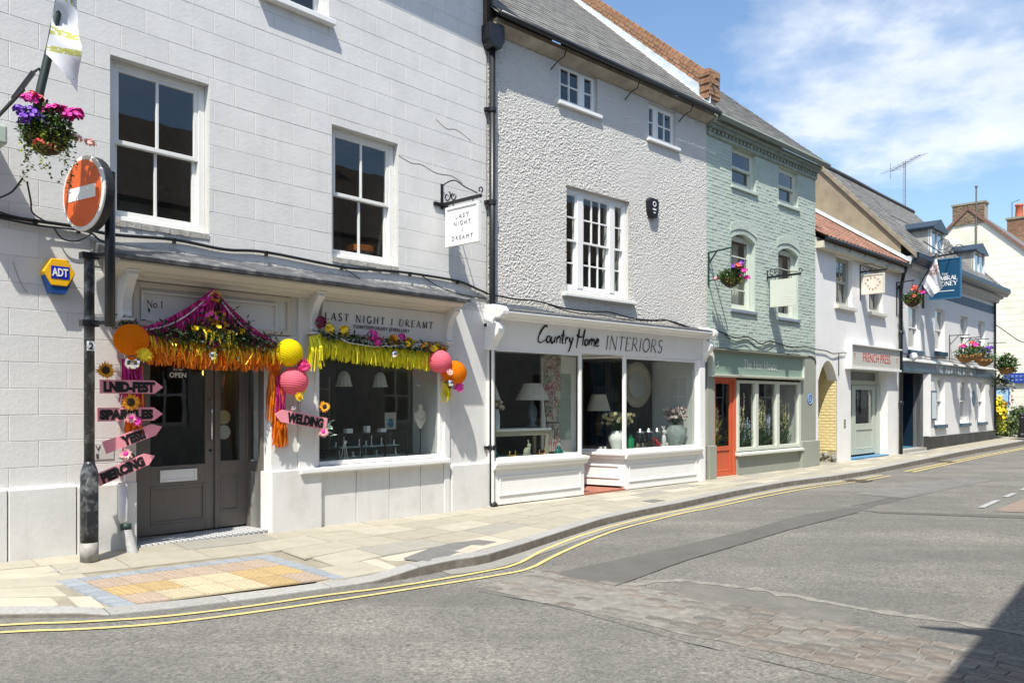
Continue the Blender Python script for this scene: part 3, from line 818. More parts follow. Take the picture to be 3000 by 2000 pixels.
Y1 = smooth_line([(-7.5, 4.6), (-5.2, 5.62), (-3.875, 6.028), (-3.321, 6.121), (-2.767, 6.27), (-2.239, 6.545), (-1.682, 6.93), (-1.15, 7.24), (-0.725, 7.554), (-0.326, 7.89), (0.03, 8.27), (0.373, 9.10), (0.869, 10.041), (1.442, 10.926), (2.221, 11.93), (2.98, 12.75), (4.32, 14.30), (5.80, 15.83), (7.36, 17.15), (8.5, 18.3)])
Y2 = smooth_line([(-7.4, 4.4), (-5.1, 5.42), (-3.756, 5.841), (-3.2, 5.93), (-2.687, 6.074), (-2.171, 6.346), (-1.455, 6.82), (-0.78, 7.30), (-0.18, 7.74), (0.17, 8.08), (0.52, 8.86), (1.158, 10.12), (1.62, 10.83), (2.599, 12.08), (3.15, 12.66), (4.5, 14.19), (5.97, 15.70), (7.5, 17.0), (8.63, 18.15)])
Y3 = offset_line([(9.3, 19.35), (10.351, 20.52), (14.2, 24.72), (20.3, 31.1), (30, 41.3)], 0.22)
o = band('yellow_line', Y1, 0.052, RZ + 0.009, M_yel, road, .004); o['label'] = 'inner yellow line following the kerb'
o = band('yellow_line', Y2, 0.052, RZ + 0.0085, M_yel, road, .004, 2); o['label'] = 'outer yellow line following the kerb'
band('yellow_line', Y3, 0.07, RZ + 0.009, M_yel, road); band('yellow_line', offset_line(Y3, 0.18), 0.07, RZ + 0.009, M_yel, road)
GU = smooth_line([(-0.66, 7.90), (-0.25, 8.20), (0.22, 8.93), (0.80, 9.92), (1.36, 10.83), (2.07, 11.73), (2.85, 12.58), (4.15, 14.17), (5.66, 15.80), (7.25, 17.15), (8.4, 18.3)])
band('gutter_channel', GU, 0.24, RZ + 0.005, mat('pale_gutter_concrete', (0.25, 0.243, 0.222), 0.85, 0.12, 8, 0.3, 70, dirt=(0.2, 0.19, 0.17), dscale=4, damt=0.4), road)
# grates in the gutter
for (x, y, lab) in ((7.35, 16.95, 'gully grate by the kerb near the archway'), (12.1, 22.3, 'gully grate by the kerb before the pub')):
    t = MB(); 
    for k in range(6): t.box(-.22 + k * .08, -.18 + k * .08, -.2, .2, 0, .012)
    t.box(-.25, .25, -.23, -.2, 0, .012); t.box(-.25, .25, .2, .23, 0, .012)
    o = t.build('gully_grate', mat('rusty_iron', (0.10, 0.08, 0.065), 0.8, 0.3, 20), road); o.location = (x, y, RZ + .006); o.rotation_euler = (0, 0, R(46)); o['label'] = lab
# tactile crossing panel
M_tb = mat('blue_grey_setts', (0.27, 0.295, 0.325), 0.85, 0.12, 18, 0.3, 60, rand=0.15)
def tact(name, col):
    m = bpy.data.materials.new(name); m.use_nodes = True; t = NT(m.node_tree); bs = t.n['Principled BSDF']
    co = t.new('ShaderNodeTexCoord').outputs['Object']; n1 = t.noise(co, 9, 5, .65)
    oi = t.new('ShaderNodeObjectInfo')
    c = t.mix(t.ramp(n1, [(.3, 0.), (.7, 1.)]), tuple(x * .82 for x in col), tuple(x * 1.1 for x in col))
    c = t.mix(1.0, c, t.ramp(oi.outputs['Random'], [(0, .82), (1, 1.)]), 'MULTIPLY')
    t.link(c, bs.inputs['Base Color']); bs.inputs['Roughness'].default_value = .85
    MATS[name] = m; return m
M_ty = tact('buff_tactile', (0.43, 0.31, 0.15)); M_tp = tact('pinkish_tactile', (0.375, 0.295, 0.225)); M_tc = tact('cream_tactile', (0.46, 0.395, 0.265))
def TQP(a, b, lift=0.006):      # a: left to right, b: far to near
    p_ = TQ[0].lerp(TQ[3], a).lerp(TQ[1].lerp(TQ[2], a), b)
    best = None
    zf = 0.09 + (-0.055 - 0.09) * 1.0
    # pavement height there
    fr = F1; v = Vector((p_.x, p_.y, 0)) - fr.P; off = -v.dot(fr.y); u = v.dot(fr.d)
    zw = zwall(F1, u); wd = 2.45 + 0.05 * u if u < 3 else 2.6
    wd = 1.45 + (2.62 - 1.45) * min(1, max(0, (u - 0.14) / 2.46))
    return Vector((p_.x, p_.y, zw + (-0.085 - zw) * min(1, off / wd) + lift))
BA, BB = 0.085, 0.12
def tslab(a0, a1, b0, b1, name, m, lift=0.006): slab([TQP(a0, b0, lift), TQP(a0, b1, lift), TQP(a1, b1, lift), TQP(a1, b0, lift)], name, m, gap=.003)
for k in range(12):
    tslab(k / 12, (k + 1) / 12, 0, BB, 'border_sett', M_tb)
for k in range(7):
    tslab(0, BA, BB + (1 - BB) * k / 7, BB + (1 - BB) * (k + 1) / 7, 'border_sett', M_tb); tslab(1 - BA, 1, BB + (1 - BB) * k / 7, BB + (1 - BB) * (k + 1) / 7, 'border_sett', M_tb)
tiles = [[M_tp] * 6, [M_ty, M_ty, M_tc, M_tc, M_ty, M_ty], [M_tp, M_tc, M_tc, M_tc, M_ty, M_tp]]
bump_m = MB()
for r, row in enumerate(tiles):
    b0 = BB + (0.98 - BB) * r / 3; b1 = BB + (0.98 - BB) * (r + 1) / 3
    for k, mm in enumerate(row):
        a0 = BA + (1 - 2 * BA) * k / 6; a1 = BA + (1 - 2 * BA) * (k + 1) / 6
        tslab(a0, a1, b0, b1, 'tactile_slab', mm)
        st_ = MB()
        for i in range(5):
            for j in range(6):
                c_ = TQP(a0 + (a1 - a0) * (i + .5) / 5, b0 + (b1 - b0) * (j + .5) / 6, .0055); st_.lathe([(.016, 0), (.010, .005)], 8, c_)
        st_.build('tactile_studs', mm, pavement, kind='stuff')
# other pieces in the pavement
def flat(name, pts, m, lab, zs=0.003):
    P = []
    for q in pts: P.append(Vector((q[0], q[1], q[2] + zs)))
    o = slab(P, name, m, gap=.002); o['label'] = lab; return o
flat('access_cover', [(-4.95, 7.05, .075), (-4.40, 6.93, .055), (-3.98, 7.33, .06), (-4.36, 7.66, .09)], mat('concrete_cover', (0.30, 0.295, 0.27), 0.9, 0.14, 30, 0.5, 120, dirt=(0.2, 0.2, 0.19), dscale=20, damt=.4), 'speckled concrete access cover by the lamp column')
M_pp = mat('pavement_tarmac', (0.16, 0.158, 0.15), 0.9, 0.15, 6, 0.4, 120)
flat('tarmac_infill', [(-1.10, 8.07, .012), (-0.90, 8.58, .014), (-0.68, 8.93, .012), (-0.39, 9.17, .008), (-0.16, 9.06, .003), (-0.50, 8.52, .002), (-0.84, 7.96, .0)], M_pp, 'dark tarmac infill along the kerb')
flat('access_cover', [(3.19, 15.1, .012), (3.46, 15.36, .012), (3.62, 15.12, .012), (3.35, 14.86, .012)], M_pp, 'small dark access cover before the green shop')
flat('access_cover', [(2.06, 12.70, .008), (2.31, 12.98, .008), (2.47, 12.80, .008), (2.22, 12.52, .008)], M_pp, 'small dark access cover beside the kerb')
# ================================================================== HOUSE 1: tall grey rendered shop with the jewellery shopfront
def body(B, u0, u1, z1, depth, m, y0=0.3, zb=-0.3):
    t = MB()
    t.quad((u0, 0.0, zb), (u0, depth, zb), (u0, depth, z1), (u0, 0.0, z1)); t.quad((u1, 0.0, zb), (u1, 0.0, z1), (u1, depth, z1), (u1, depth, zb))
    t.quad((u0, depth, zb), (u1, depth, zb), (u1, depth, z1), (u0, depth, z1))
    return t.build('side_wall', m, B)
def roof_plane(u0, u1, yo, zo, pitch, run):
    return (u0, yo, zo), (u1, yo, zo), (u1, yo + run, zo + run * pitch), (u0, yo + run, zo + run * pitch)

B1 = thing('grey_rendered_house', 'tall pale grey house with the decorated jewellery shopfront and large sash windows', 'building', F1)
H1 = [(1.49, 2.53, 3.45, 5.10), (4.15, 5.21, 3.42, 5.08), (3.17, 4.10, 6.36, 7.85), (1.62, 6.15, -0.3, 2.93)]
wall_sheet(-4, 6.93, -0.3, 8.4, H1, 0.0, 0.3).build('wall', M_joint, B1)
body(B1, -4, 6.93, 8.4, 8, M_grey)
LOCM = Matrix.Translation(F1.P) @ Matrix.Rotation(F1.rz, 4, 'Z')
pieces(B1, 'render_block', M_grey, (0, 0, 0), (1, 0, 0), (0, 0, 1), (0, -1, 0), -4, 6.93, 2.71 - .2475 * 8, 8.4, .5, .2475, .004, H1 + [(1.3, 6.93, 2.9, 3.2), (6.15, 6.93, 0, 2.95)], .003, .003, 0.0008, .34, M=LOCM)
MB().box(6.15, 6.93, -0.004, 0.1, .6, 2.95).build('smooth_render_panel', M_grey, B1)
# crumbling band where the render has come away above the cornice
rg = random.Random(3); t = MB()
xs = [1.3 + 5.63 * i / 80 for i in range(81)]
top = [3.20 + .07 * mnoise.noise((x * 1.7, 0, 0)) + rg.uniform(-.02, .02) for x in xs]
for i in range(80):
    t.quad((xs[i], -.006, 2.95), (xs[i + 1], -.006, 2.95), (xs[i + 1], -.006, top[i + 1]), (xs[i], -.006, top[i]))
    t.quad((xs[i], -.006, top[i]), (xs[i + 1], -.006, top[i + 1]), (xs[i + 1], .0, top[i + 1] + .02), (xs[i], .0, top[i] + .02))
t.build('broken_render_band', mat('broken_render', (0.52, 0.51, 0.48), 0.9, 0.3, 7, 0.9, 14, 0.2, dirt=(0.68, 0.67, 0.64), dscale=5, damt=0.8, bdist=0.03), B1)
# plinth
def plinth(u0, u1, z1, y, name='plinth'):
    return MB().prism([(0.05, -.3), (-y, -.3), (-y, z1), (-y + .012, z1 + .012), (0.05, z1 + .03)], 'x', u0, u1).build(name, M_plinth, B1, bevel=.008)
plinth(-4, .565, .78, .055); plinth(.575, 1.155, .775, .055); plinth(1.165, 1.735, .76, .05); plinth(6.16, 6.92, .67, .06)
# eaves and roof
MB().box(-4.2, 7.0, -.36, .3, 8.32, 8.46).build('eaves_board', M_offwhite, B1)
t = MB().quad(*roof_plane(-4.3, 7.05, -.42, 8.44, .9, 4.2)); t.build('roof', M_slate2, B1)
t = MB(); t.tube([(-4.3, -.42, 8.40), (7.05, -.42, 8.40)], .06, 8); t.build('gutter', M_black, B1)
# windows
WS = [sash_window(B1, 1.49, 2.53, 3.45, 5.10, M_offwhite, M_glass, M_dark, fw=.075, sw=.045, sill=False),
      sash_window(B1, 4.15, 5.21, 3.42, 5.08, M_offwhite, M_glass, M_dark, fw=.075, sw=.045, sill=False),
      sash_window(B1, 3.17, 4.10, 6.36, 7.85, M_white, M_glass, M_dark, fw=.07, sw=.045, sill_out=.10)]
for u0, u1, z0 in ((1.49, 2.53, 3.45), (4.15, 5.21, 3.42)):
    t = MB(); rg = random.Random(int(u0 * 10))
    n = 14
    for k in range(n):
        a = u0 + (u1 - u0) * k / n; b = u0 + (u1 - u0) * (k + 1) / n
        t.box(a, b, -.012 - rg.uniform(0, .012), .1, z0 - .06 - rg.uniform(0, .012), z0 - .004)
    t.build('rough_stone_sill', mat('rough_sill', (0.40, 0.385, 0.35), 0.95, 0.3, 12, 0.8, 30), B1)
# things seen inside the first-floor windows
t = MB(); t.box(1.75, 2.02, .45, .75, 3.45, 3.75); t.build('stored_box', mat('stored_dark', (.03, .028, .026), .8), B1)
t = MB(); t.lathe([(.16, 0), (.17, .12), (.15, .2)], 12, (4.95, .5, 3.44)); t.build('storage_tub', mat('tub_grey', (.2, .2, .22), .5), B1)
t = MB(); t.lathe([(.19, .2), (.2, .28), (.02, .30)], 12, (4.95, .5, 3.44)); t.build('orange_lid', mat('orange_plastic', (.75, .19, .02), .45), B1)

# ---- shopfront
# cornice: lead-capped, swept along the front
lead = [(0.02, 3.20), (-.20, 3.12), (-.42, 3.05), (-.47, 3.04), (-.485, 3.02), (-.475, 2.985), (-.45, 2.985), (-.40, 3.0), (0.02, 3.05)]
MB().prism(lead, 'x', 1.34, 6.12).build('lead_cornice_cap', M_lead, B1, smooth=False)
mould = [(0.0, 3.045), (-.40, 2.995), (-.43, 2.978), (-.43, 2.955), (-.36, 2.945), (-.30, 2.915), (-.22, 2.905), (-.20, 2.885), (-.13, 2.87), (-.12, 2.845), (0.0, 2.845)]
MB().prism(mould, 'x', 1.42, 6.08).build('cornice_moulding', M_cream, B1)
# backing, piers and fascias
t = MB(); t.box(1.62, 3.66, .0, .06, 2.37, 2.93); t.box(3.66, 6.15, .0, .06, 2.40, 2.93); t.build('fascia_backing', M_shop1, B1)
t = MB(); frame_ring(t, 1.70, 3.55, 2.385, 2.84, -.045, -.001, .055); t.build('panel_frame', M_cream, B1, bevel=.008)
t = MB(); frame_ring(t, 1.785, 3.37, 2.44, 2.755, -.028, -.002, .028); t.build('panel_frame', M_shop1, B1, bevel=.006)
FA = MB().prism([(0, 2.44), (-.055, 2.44), (-.10, 2.84), (0, 2.84)], 'x', 3.95, 6.0).build('fascia_board', M_shop1, B1)
roman('No.1', 1.85, 2.585, .072, .172, M_ink, B1, y=-.003, thick=.13, name='lettering')
MB().box(1.83, 2.05, -.004, -.0005, 2.565, 2.68).build('name_plate', M_shop1, B1)
lt = roman('LAST NIGHT I DREAMT', 3.99, 0, .088, 1.77, M_ink, FA, y=0, thick=.13, thin=.06, name='lettering')
lt.location = (0, -.0835, 2.612); lt.rotation_euler = (R(6.5), 0, 0)
tx = font_text('CONTEMPORARY JEWELLERY', .062, M_ink, parent=FA, loc=(4.42, -.075, 2.535), rot=(R(96.5), 0, 0), space=1.15)
fit_text(tx, .93)
def corbel(u, w_=.10, z1=2.90, z0=2.44, out=.30):
    pts = [(0, z1), (-out, z1), (-out - .01, z1 - .035), (-out + .02, z1 - .07), (-out + .06, z1 - .10), (-out + .10, z1 - .16), (-out + .15, z1 - .26), (-out + .17, z0 + .08), (-out + .15, z0 + .03), (-out + .17, z0), (0, z0)]
    t = MB().prism(pts, 'x', u - w_ / 2, u + w_ / 2); t.box(u - w_ / 2 - .02, u + w_ / 2 + .02, -out - .02, 0, z1 - .004, z1 + .03)
    t.box(u - w_ / 2 - .015, u + w_ / 2 + .015, -out + .13, 0, z0 - .03, z0 + .002)
    t.build('corbel_bracket', M_shop1, B1, bevel=.012)
corbel(1.60); corbel(3.80); corbel(6.04)
# pilasters, pier and jambs
t = MB(); t.box(3.64, 3.92, -.055, .25, .79, 2.86); t.build('pilaster', M_shop1, B1, bevel=.01)
t = MB(); t.box(3.66, 3.70, -.07, -.05, 1.0, 2.4); t.box(3.86, 3.90, -.07, -.05, 1.0, 2.4); t.build('pilaster_bead', M_shop1, B1, bevel=.004)
t = MB(); t.box(6.035, 6.14, -.04, .1, .0, 2.86); t.build('pilaster', M_shop1, B1, bevel=.008)
t = MB(); t.box(1.62, 1.735, -.03, .45, .74, 2.86); t.build('door_jamb', M_shop1, B1, bevel=.006)
t = MB(); t.prism([(3.20, .06), (3.24, -.05), (3.27, -.075), (3.955, -.075), (3.955, .3), (3.20, .3)], 'z', -.3, .78); t.build('pier_plinth', M_plinth, B1, bevel=.012)
t = MB(); t.prism([(3.24, .06), (3.28, -.03), (3.64, -.03), (3.64, .3), (3.24, .3)], 'z', .78, 2.37); t.build('pier', M_shop1, B1, bevel=.006)
# stallriser panels under the big window
for a, b in ((3.965, 4.505), (4.515, 5.045), (5.055, 5.595), (5.605, 6.03)):
    MB().box(a, b, -.02, .1, -.3, .715).build('stallriser_panel', M_plinth, B1, bevel=.005)
MB().prism([(.1, .72), (-.115, .72), (-.12, .735), (-.12, .775), (-.11, .79), (.1, .80)], 'x', 3.64, 6.08).build('window_sill', M_white, B1, bevel=.006)
# big display window
t = MB(); ia = frame_ring(t, 3.92, 6.035, .80, 2.40, -.01, .09, .04, .075, .05, .07); SW = t.build('display_window', M_white, B1, bevel=.008)
MB().quad((ia[0], .03, ia[2]), (ia[1], .03, ia[2]), (ia[1], .03, ia[3]), (ia[0], .03, ia[3])).build('pane', M_glass, SW)
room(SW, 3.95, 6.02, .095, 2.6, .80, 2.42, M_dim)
MB().box(3.96, 6.0, .095, .62, .795, .83).build('display_base', mat('display_base', (.42, .43, .42), .6), SW)
MB().quad((6.0, .10, .83), (6.0, .62, .83), (6.0, .62, 2.40), (6.0, .10, 2.40)).build('side_lining', M_white, SW)
# ---- recessed entrance
t = MB(); t.quad((1.735, .42, 2.37), (3.26, .42, 2.37), (3.26, 0, 2.37), (1.735, 0, 2.37)); t.build('porch_soffit', M_shop1, B1)
t = MB(); t.quad((1.735, 0, .05), (1.735, .42, .05), (1.735, .42, 2.37), (1.735, 0, 2.37)); t.build('porch_side', M_taupe, B1)
def mosaic():
    m = bpy.data.materials.new('porch_mosaic'); m.use_nodes = True; t = NT(m.node_tree); bs = t.n['Principled BSDF']
    co = t.new('ShaderNodeTexCoord').outputs['Object']; mp_ = t.new('ShaderNodeMapping'); mp_.inputs['Rotation'].default_value = (0, 0, R(45)); t.link(co, mp_.inputs[0])
    ck = t.new('ShaderNodeTexChecker'); ck.inputs['Scale'].default_value = 22; ck.inputs[1].default_value = (.66, .66, .64, 1); ck.inputs[2].default_value = (.22, .23, .25, 1); t.link(mp_.outputs[0], ck.inputs[0])
    t.link(ck.outputs[0], bs.inputs['Base Color']); bs.inputs['Roughness'].default_value = .5; return m
MB().box(1.735, 3.24, -.04, .45, -.3, .105).build('porch_step', mosaic(), B1)
def panel_door(B, name, u0, u1, z0, z1, y, m, gl, panel, thick=.05):
    t = MB(); t.box(u0, gl[0], y, y + thick, z0, z1); t.box(gl[1], u1, y, y + thick, z0, z1)
    t.box(gl[0], gl[1], y, y + thick, gl[3], z1); t.box(gl[0], gl[1], y, y + thick, panel[3] + .0, gl[2]); t.box(gl[0], gl[1], y, y + thick, z0, panel[2])
    t.box(gl[0], panel[0], y, y + thick, panel[2], panel[3]) if panel[0] > gl[0] + .001 else None
    t.box(panel[1], gl[1], y, y + thick, panel[2], panel[3]) if panel[1] < gl[1] - .001 else None
    D = t.build(name, m, B, bevel=.003)
    MB().quad((gl[0], y + .025, gl[2]), (gl[1], y + .025, gl[2]), (gl[1], y + .025, gl[3]), (gl[0], y + .025, gl[3])).build('pane', M_glass, D)
    MB().box(panel[0], panel[1], y + .016, y + .04, panel[2], panel[3]).build('panel', m, D)
    t = MB(); frame_ring(t, panel[0], panel[1], panel[2], panel[3], y - .004, y + .02, .03); t.build('panel_moulding', m, D, bevel=.008)
    return D
D1 = panel_door(B1, 'door', 1.90, 2.795, .125, 2.36, .4, M_taupe, (2.06, 2.69, .88, 2.10), (2.06, 2.69, .235, .66))
t = MB(); frame_ring(t, 2.16, 2.585, .70, .835, .38, .4, .03); t.build('letterbox_surround', M_white, D1, bevel=.005)
MB().box(2.19, 2.555, .386, .398, .73, .805).build('letterbox_flap', M_white, D1, bevel=.004)
t = MB(); t.tube([(2.745, .40, 1.16), (2.745, .35, 1.16), (2.745, .35, 1.62), (2.745, .40, 1.62)], .011, 8); t.build('pull_handle', M_chrome, D1, smooth=True)
t = MB(); t.tube([(2.75, .395, 1.03), (2.75, .40, 1.03)], .018, 10); t.build('keyhole', M_black, D1)
MB().box(2.795, 2.825, .37, .46, .125, 2.36).build('door_post', M_taupe, B1, bevel=.004)
D2 = panel_door(B1, 'side_door', 2.825, 3.20, .125, 2.36, .4, M_taupe, (2.875, 3.12, .90, 2.10), (2.875, 3.12, .30, .74))
t = MB(); frame_ring(t, 1.735, 1.90, .1, 2.37, .38, .46, .01, .06); t.box(1.735, 1.90, .40, .45, .1, 2.37); t.build('door_frame', M_taupe, B1)
t = MB(); t.box(3.20, 3.25, .06, .44, .105, .88); t.box(3.20, 3.25, .06, .12, .88, 2.37); t.box(3.20, 3.25, .38, .44, .88, 2.37); t.box(3.20, 3.25, .12, .38, 2.1, 2.37); t.build('porch_side_panel', M_taupe, B1, bevel=.004)
MB().quad((3.215, .12, .88), (3.215, .38, .88), (3.215, .38, 2.1), (3.215, .12, 2.1)).build('pane', M_glass, B1)
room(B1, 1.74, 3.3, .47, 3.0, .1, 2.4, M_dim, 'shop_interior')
for z in (1.13, .93 + .02):
    t = MB(); t.tube([(3.0, .56, z + .28), (3.0, .575, z + .28)], .085, 18); t.build('hanging_plate', mat('plate%d' % int(z * 100), (.50, .46, .24) if z > 1 else (.6, .6, .55), .35), B1)
t = MB(); t.ball((3.0, 1.0, 1.95), .05, 12, 8); t.build('globe_lamp', emit_mat('warm_bulb', (1.0, .62, .12), 2.2), B1, smooth=True)
MB().tube([(3.0, 1.0, 1.95), (3.18, 1.0, 1.96)], .008, 6).build('lamp_arm', M_black, B1)
# open sign inside the door glass
S = thing('open_sign', 'small black hanging sign reading OPEN inside the shop door glass', 'sign', F1, 2.36, -.395, 1.915)
pts = [(-.125, -.05), (-.10, -.066), (0, -.06), (.10, -.066), (.125, -.05), (.118, 0), (.125, .05), (.10, .066), (0, .06), (-.10, .066), (-.125, .05), (-.118, 0)]
MB().prism(pts, 'y', -.012, -.004).build('board', M_black, S)
tx = font_text('OPEN', .075, M_white, parent=S, loc=(0, -.0145, -.045), align='CENTER', bold=.002)
tx = font_text('WE ARE', .03, M_white, parent=S, loc=(0, -.0145, .03), align='CENTER')
MB().tube([(-.08, -.008, .06), (0, -.008, .12), (.08, -.008, .06)], .003, 5).build('string', M_black, S)
# lower-left wall fittings
t = MB(); t.tube([(1.58, -.08, 0.78), (1.58, -.08, .42), (1.60, -.10, .36)], .045, 10); t.build('painted_downpipe', M_plinth, B1, smooth=True)
t = MB(); t.tube([(1.60, -.10, .36), (1.60, -.11, .30)], .052, 10); t.build('downpipe_collar', mat('green_band', (.02, .05, .04), .5), B1, smooth=True)
t = MB(); t.tube([(1.60, -.11, .30), (1.63, -.19, .06), (1.64, -.22, .03)], [.05, .06, .07], 10); t.build('downpipe_shoe', mat('worn_iron', (.30, .30, .29), .6, .25, 12), B1, smooth=True)
t = MB(); t.box(1.24, 1.52, -.012, 0, 1.02, 1.18); NP = t.build('lettered_stone', mat('stone_plate', (.52, .52, .5), .8, .1, 6), B1)
font_text('S V', .075, M_ink, parent=NP, loc=(1.29, -.0145, 1.105)); font_text('8 E', .06, M_ink, parent=NP, loc=(1.30, -.0145, 1.035))
# cable run above the cornice
def cable(B, pts, r=.014, name='cable', m=None):
    q = smooth_line(pts, 5); return MB().tube(q, r, 6).build(name, m or M_black, B, smooth=True)
cable(B1, [(-.5, -.03, 3.32), (.51, -.03, 3.305), (.79, -.03, 3.305), (1.18, -.035, 3.305), (1.50, -.04, 3.28), (2.13, -.03, 3.325), (2.7, -.03, 3.30), (3.22, -.03, 3.34), (4.28, -.03, 3.30), (4.8, -.03, 3.33), (5.40, -.03, 3.355), (6.30, -.03, 3.345), (6.7, -.035, 3.27), (6.92, -.04, 3.22)], .017)
cable(B1, [(-.5, -.05, 3.27), (.3, -.05, 3.285), (.8, -.05, 3.26), (1.25, -.05, 3.27), (1.45, -.05, 3.18), (2.2, -.03, 3.08), (2.6, -.02, 3.08)], .010)
cable(B1, [(.95, -.05, 3.27), (1.02, -.06, 3.17), (1.15, -.06, 3.16), (1.3, -.05, 3.26)], .008)
for (x, z) in ((.3, 3.31), (.8, 3.3), (1.18, 3.28), (2.13, 3.32), (3.22, 3.335), (4.28, 3.30), (5.4, 3.35), (6.3, 3.34)):
    MB().box(x - .012, x + .012, -.05, 0, z - .035, z + .02).build('cable_clip', M_black, B1)
cable(B1, [(0.28, -.06, 3.95), (.34, -.05, 3.75), (.42, -.05, 3.52), (.40, -.06, 3.38), (.2, -.05, 3.33), (-.3, -.05, 3.35)], .011, 'white_cable', M_white)
cable(B1, [(.62, -.30, 3.62), (.56, -.2, 3.5), (.46, -.08, 3.42), (.50, -.06, 3.33), (.78, -.05, 3.30)], .009)
cable(B1, [(.66, -.28, 3.6), (.72, -.18, 3.45), (.76, -.1, 3.36), (.9, -.05, 3.3)], .008)
cable(B1, [(4.30, -.03, 3.29), (4.52, -.03, 3.20), (4.75, -.02, 3.10)], .006)
cable(B1, [(5.6, -.03, 3.35), (5.95, -.03, 3.22), (6.4, -.02, 3.16), (6.9, -.02, 3.15)], .007)
# rain-water pipe between house 1 and house 2
DP = thing('black_downpipe', 'black cast iron downpipe between the grey house and the pebbledash house', 'downpipe', F2, 0.02, 0.09, 0.0)
t = MB(); t.tube([(0, 0, .04), (0, 0, 6.95)], .048, 12); t.build('pipe', M_black, DP, smooth=True)
t = MB()
for z in (.9, 2.75, 4.6, 6.0): t.lathe([(.056, -.04), (.064, -.03), (.064, .03), (.056, .04)], 12, (0, 0, z)); t.box(-.10, .10, .02, .085, z - .025, z + .025)
t.build('pipe_collar', M_black, DP)
t = MB(); t.prism([(-.15, 7.25), (-.15, 7.02), (-.08, 6.90), (.08, 6.90), (.15, 7.02), (.15, 7.25)], 'y', -.12, .09); t.build('hopper_head', M_black, DP, bevel=.01)
t = MB(); t.tube([(-.06, 0, 7.2), (-.06, 0, 8.6)], .04, 10); t.build('upper_pipe', M_black, DP, smooth=True)
t = MB(); t.tube([(0, 0, .06), (.0, -.06, .02)], .055, 10); t.build('pipe_shoe', M_black, DP)
MB().box(-.12, .02, .0, .1, 6.95, 8.6).build('brick_return', mat('dark_brick_return', (.10, .07, .05), .9, .3, 20), DP)

# ================================================================== HOUSE 2: pebbledash
B2 = thing('pebbledash_house', 'white pebbledash house with a slate roof above the home interiors shop', 'building', F2)
LOC2 = Matrix.Translation(F2.P) @ Matrix.Rotation(F2.rz, 4, 'Z')
W2L = 5.87
H2 = [(1.57, 2.52, 6.55, 7.22), (3.96, 4.83, 6.48, 7.16), (1.74, 3.40, 3.43, 5.21), (0.0, W2L, -.3, 2.93)]
# rough-cast relief as real geometry
st = 0.0105; nu = int(W2L / st); nz = int((7.42 - 2.9) / st); t = MB(); idx = {}
def rough(u, z):
    a = mnoise.noise((u * 25 + 6 * z, z * 34 - 5 * u, 1.3)); b = mnoise.noise((u * 52, z * 58, 7.7)); c = mnoise.noise((u * 1.1, z * 1.1, 4.4))
    k = .75 + .5 * mnoise.noise((u * .8, z * .8, 9.1))
    return -0.0118 * k * (a * .65 + b * .75) - 0.006 * c - .006
hs = H2
for i in range(nu + 1):
    for j in range(nz + 1):
        u = W2L * i / nu; z = 2.9 + (7.42 - 2.9) * j / nz
        t.v.append((u, rough(u, z), z))
def inh(u, z): return any(h[0] + .005 < u < h[1] - .005 and h[2] + .005 < z < h[3] - .005 for h in hs)
for i in range(nu):
    for j in range(nz):
        u = W2L * (i + .5) / nu; z = 2.9 + (7.42 - 2.9) * (j + .5) / nz
        if inh(u, z): continue
        a = i * (nz + 1) + j; t.f.append((a, a + nz + 1, a + nz + 2, a + 1))
t.build('pebbledash_wall', M_pebble, B2)
wall_sheet(0, W2L, 2.8, 7.45, H2, .012, .22).build('wall', M_pebble, B2)
body(B2, 0.02, W2L, 7.4, 7, M_pebble)
# roof of slates
PIT = .93
ra = math.atan(PIT); e2 = (0, math.cos(ra), math.sin(ra)); en = (0, -math.sin(ra), math.cos(ra))
O2 = (0, -.26, 7.42)
t = MB().quad((-.05, -.26, 7.40), (W2L, -.26, 7.40), (W2L, 3.6, 7.40 + 3.86 * PIT), (-.05, 3.6, 7.40 + 3.86 * PIT)); t.quad((-.05, 3.6, 7.40 + 3.86 * PIT), (W2L, 3.6, 7.40 + 3.86 * PIT), (W2L, 7.4, 7.4), (-.05, 7.4, 7.4)); RF = t.build('roof', M_slate2, B2)
pieces(RF, 'slate', M_slate, O2, (1, 0, 0), e2, en, 0.02, W2L - .02, 0, 5.2, .30, .19, .006, (), .006, .002, .002, .1, M=LOC2, tilt=.006, wob=.004)
t = MB(); t.tube([(.0, -.30, 7.38), (2, -.30, 7.37), (W2L + .05, -.30, 7.35)], .048, 10); t.build('gutter', M_black, B2, smooth=True)
MB().box(.02, W2L, -.20, -.02, 7.27, 7.36).build('fascia_board', mat('weathered_soffit', (.30, .26, .19), .9, .25, 4), B2)
t = MB().quad((.02, -.22, 7.28), (W2L, -.22, 7.28), (W2L, -.02, 7.19), (.02, -.02, 7.19)); t.build('plaster_cove', mat('stained_cove', (.36, .325, .265), .9, .3, 3, .4, 20), B2)
for x in (1.45, 3.35, 5.0):
    MB().tube([(x, -.28, 7.30), (x, -.24, 7.18), (x - .02, -.10, 7.13), (x - .10, -.03, 7.0)], .011, 6).build('gutter_stay', M_black, B2)
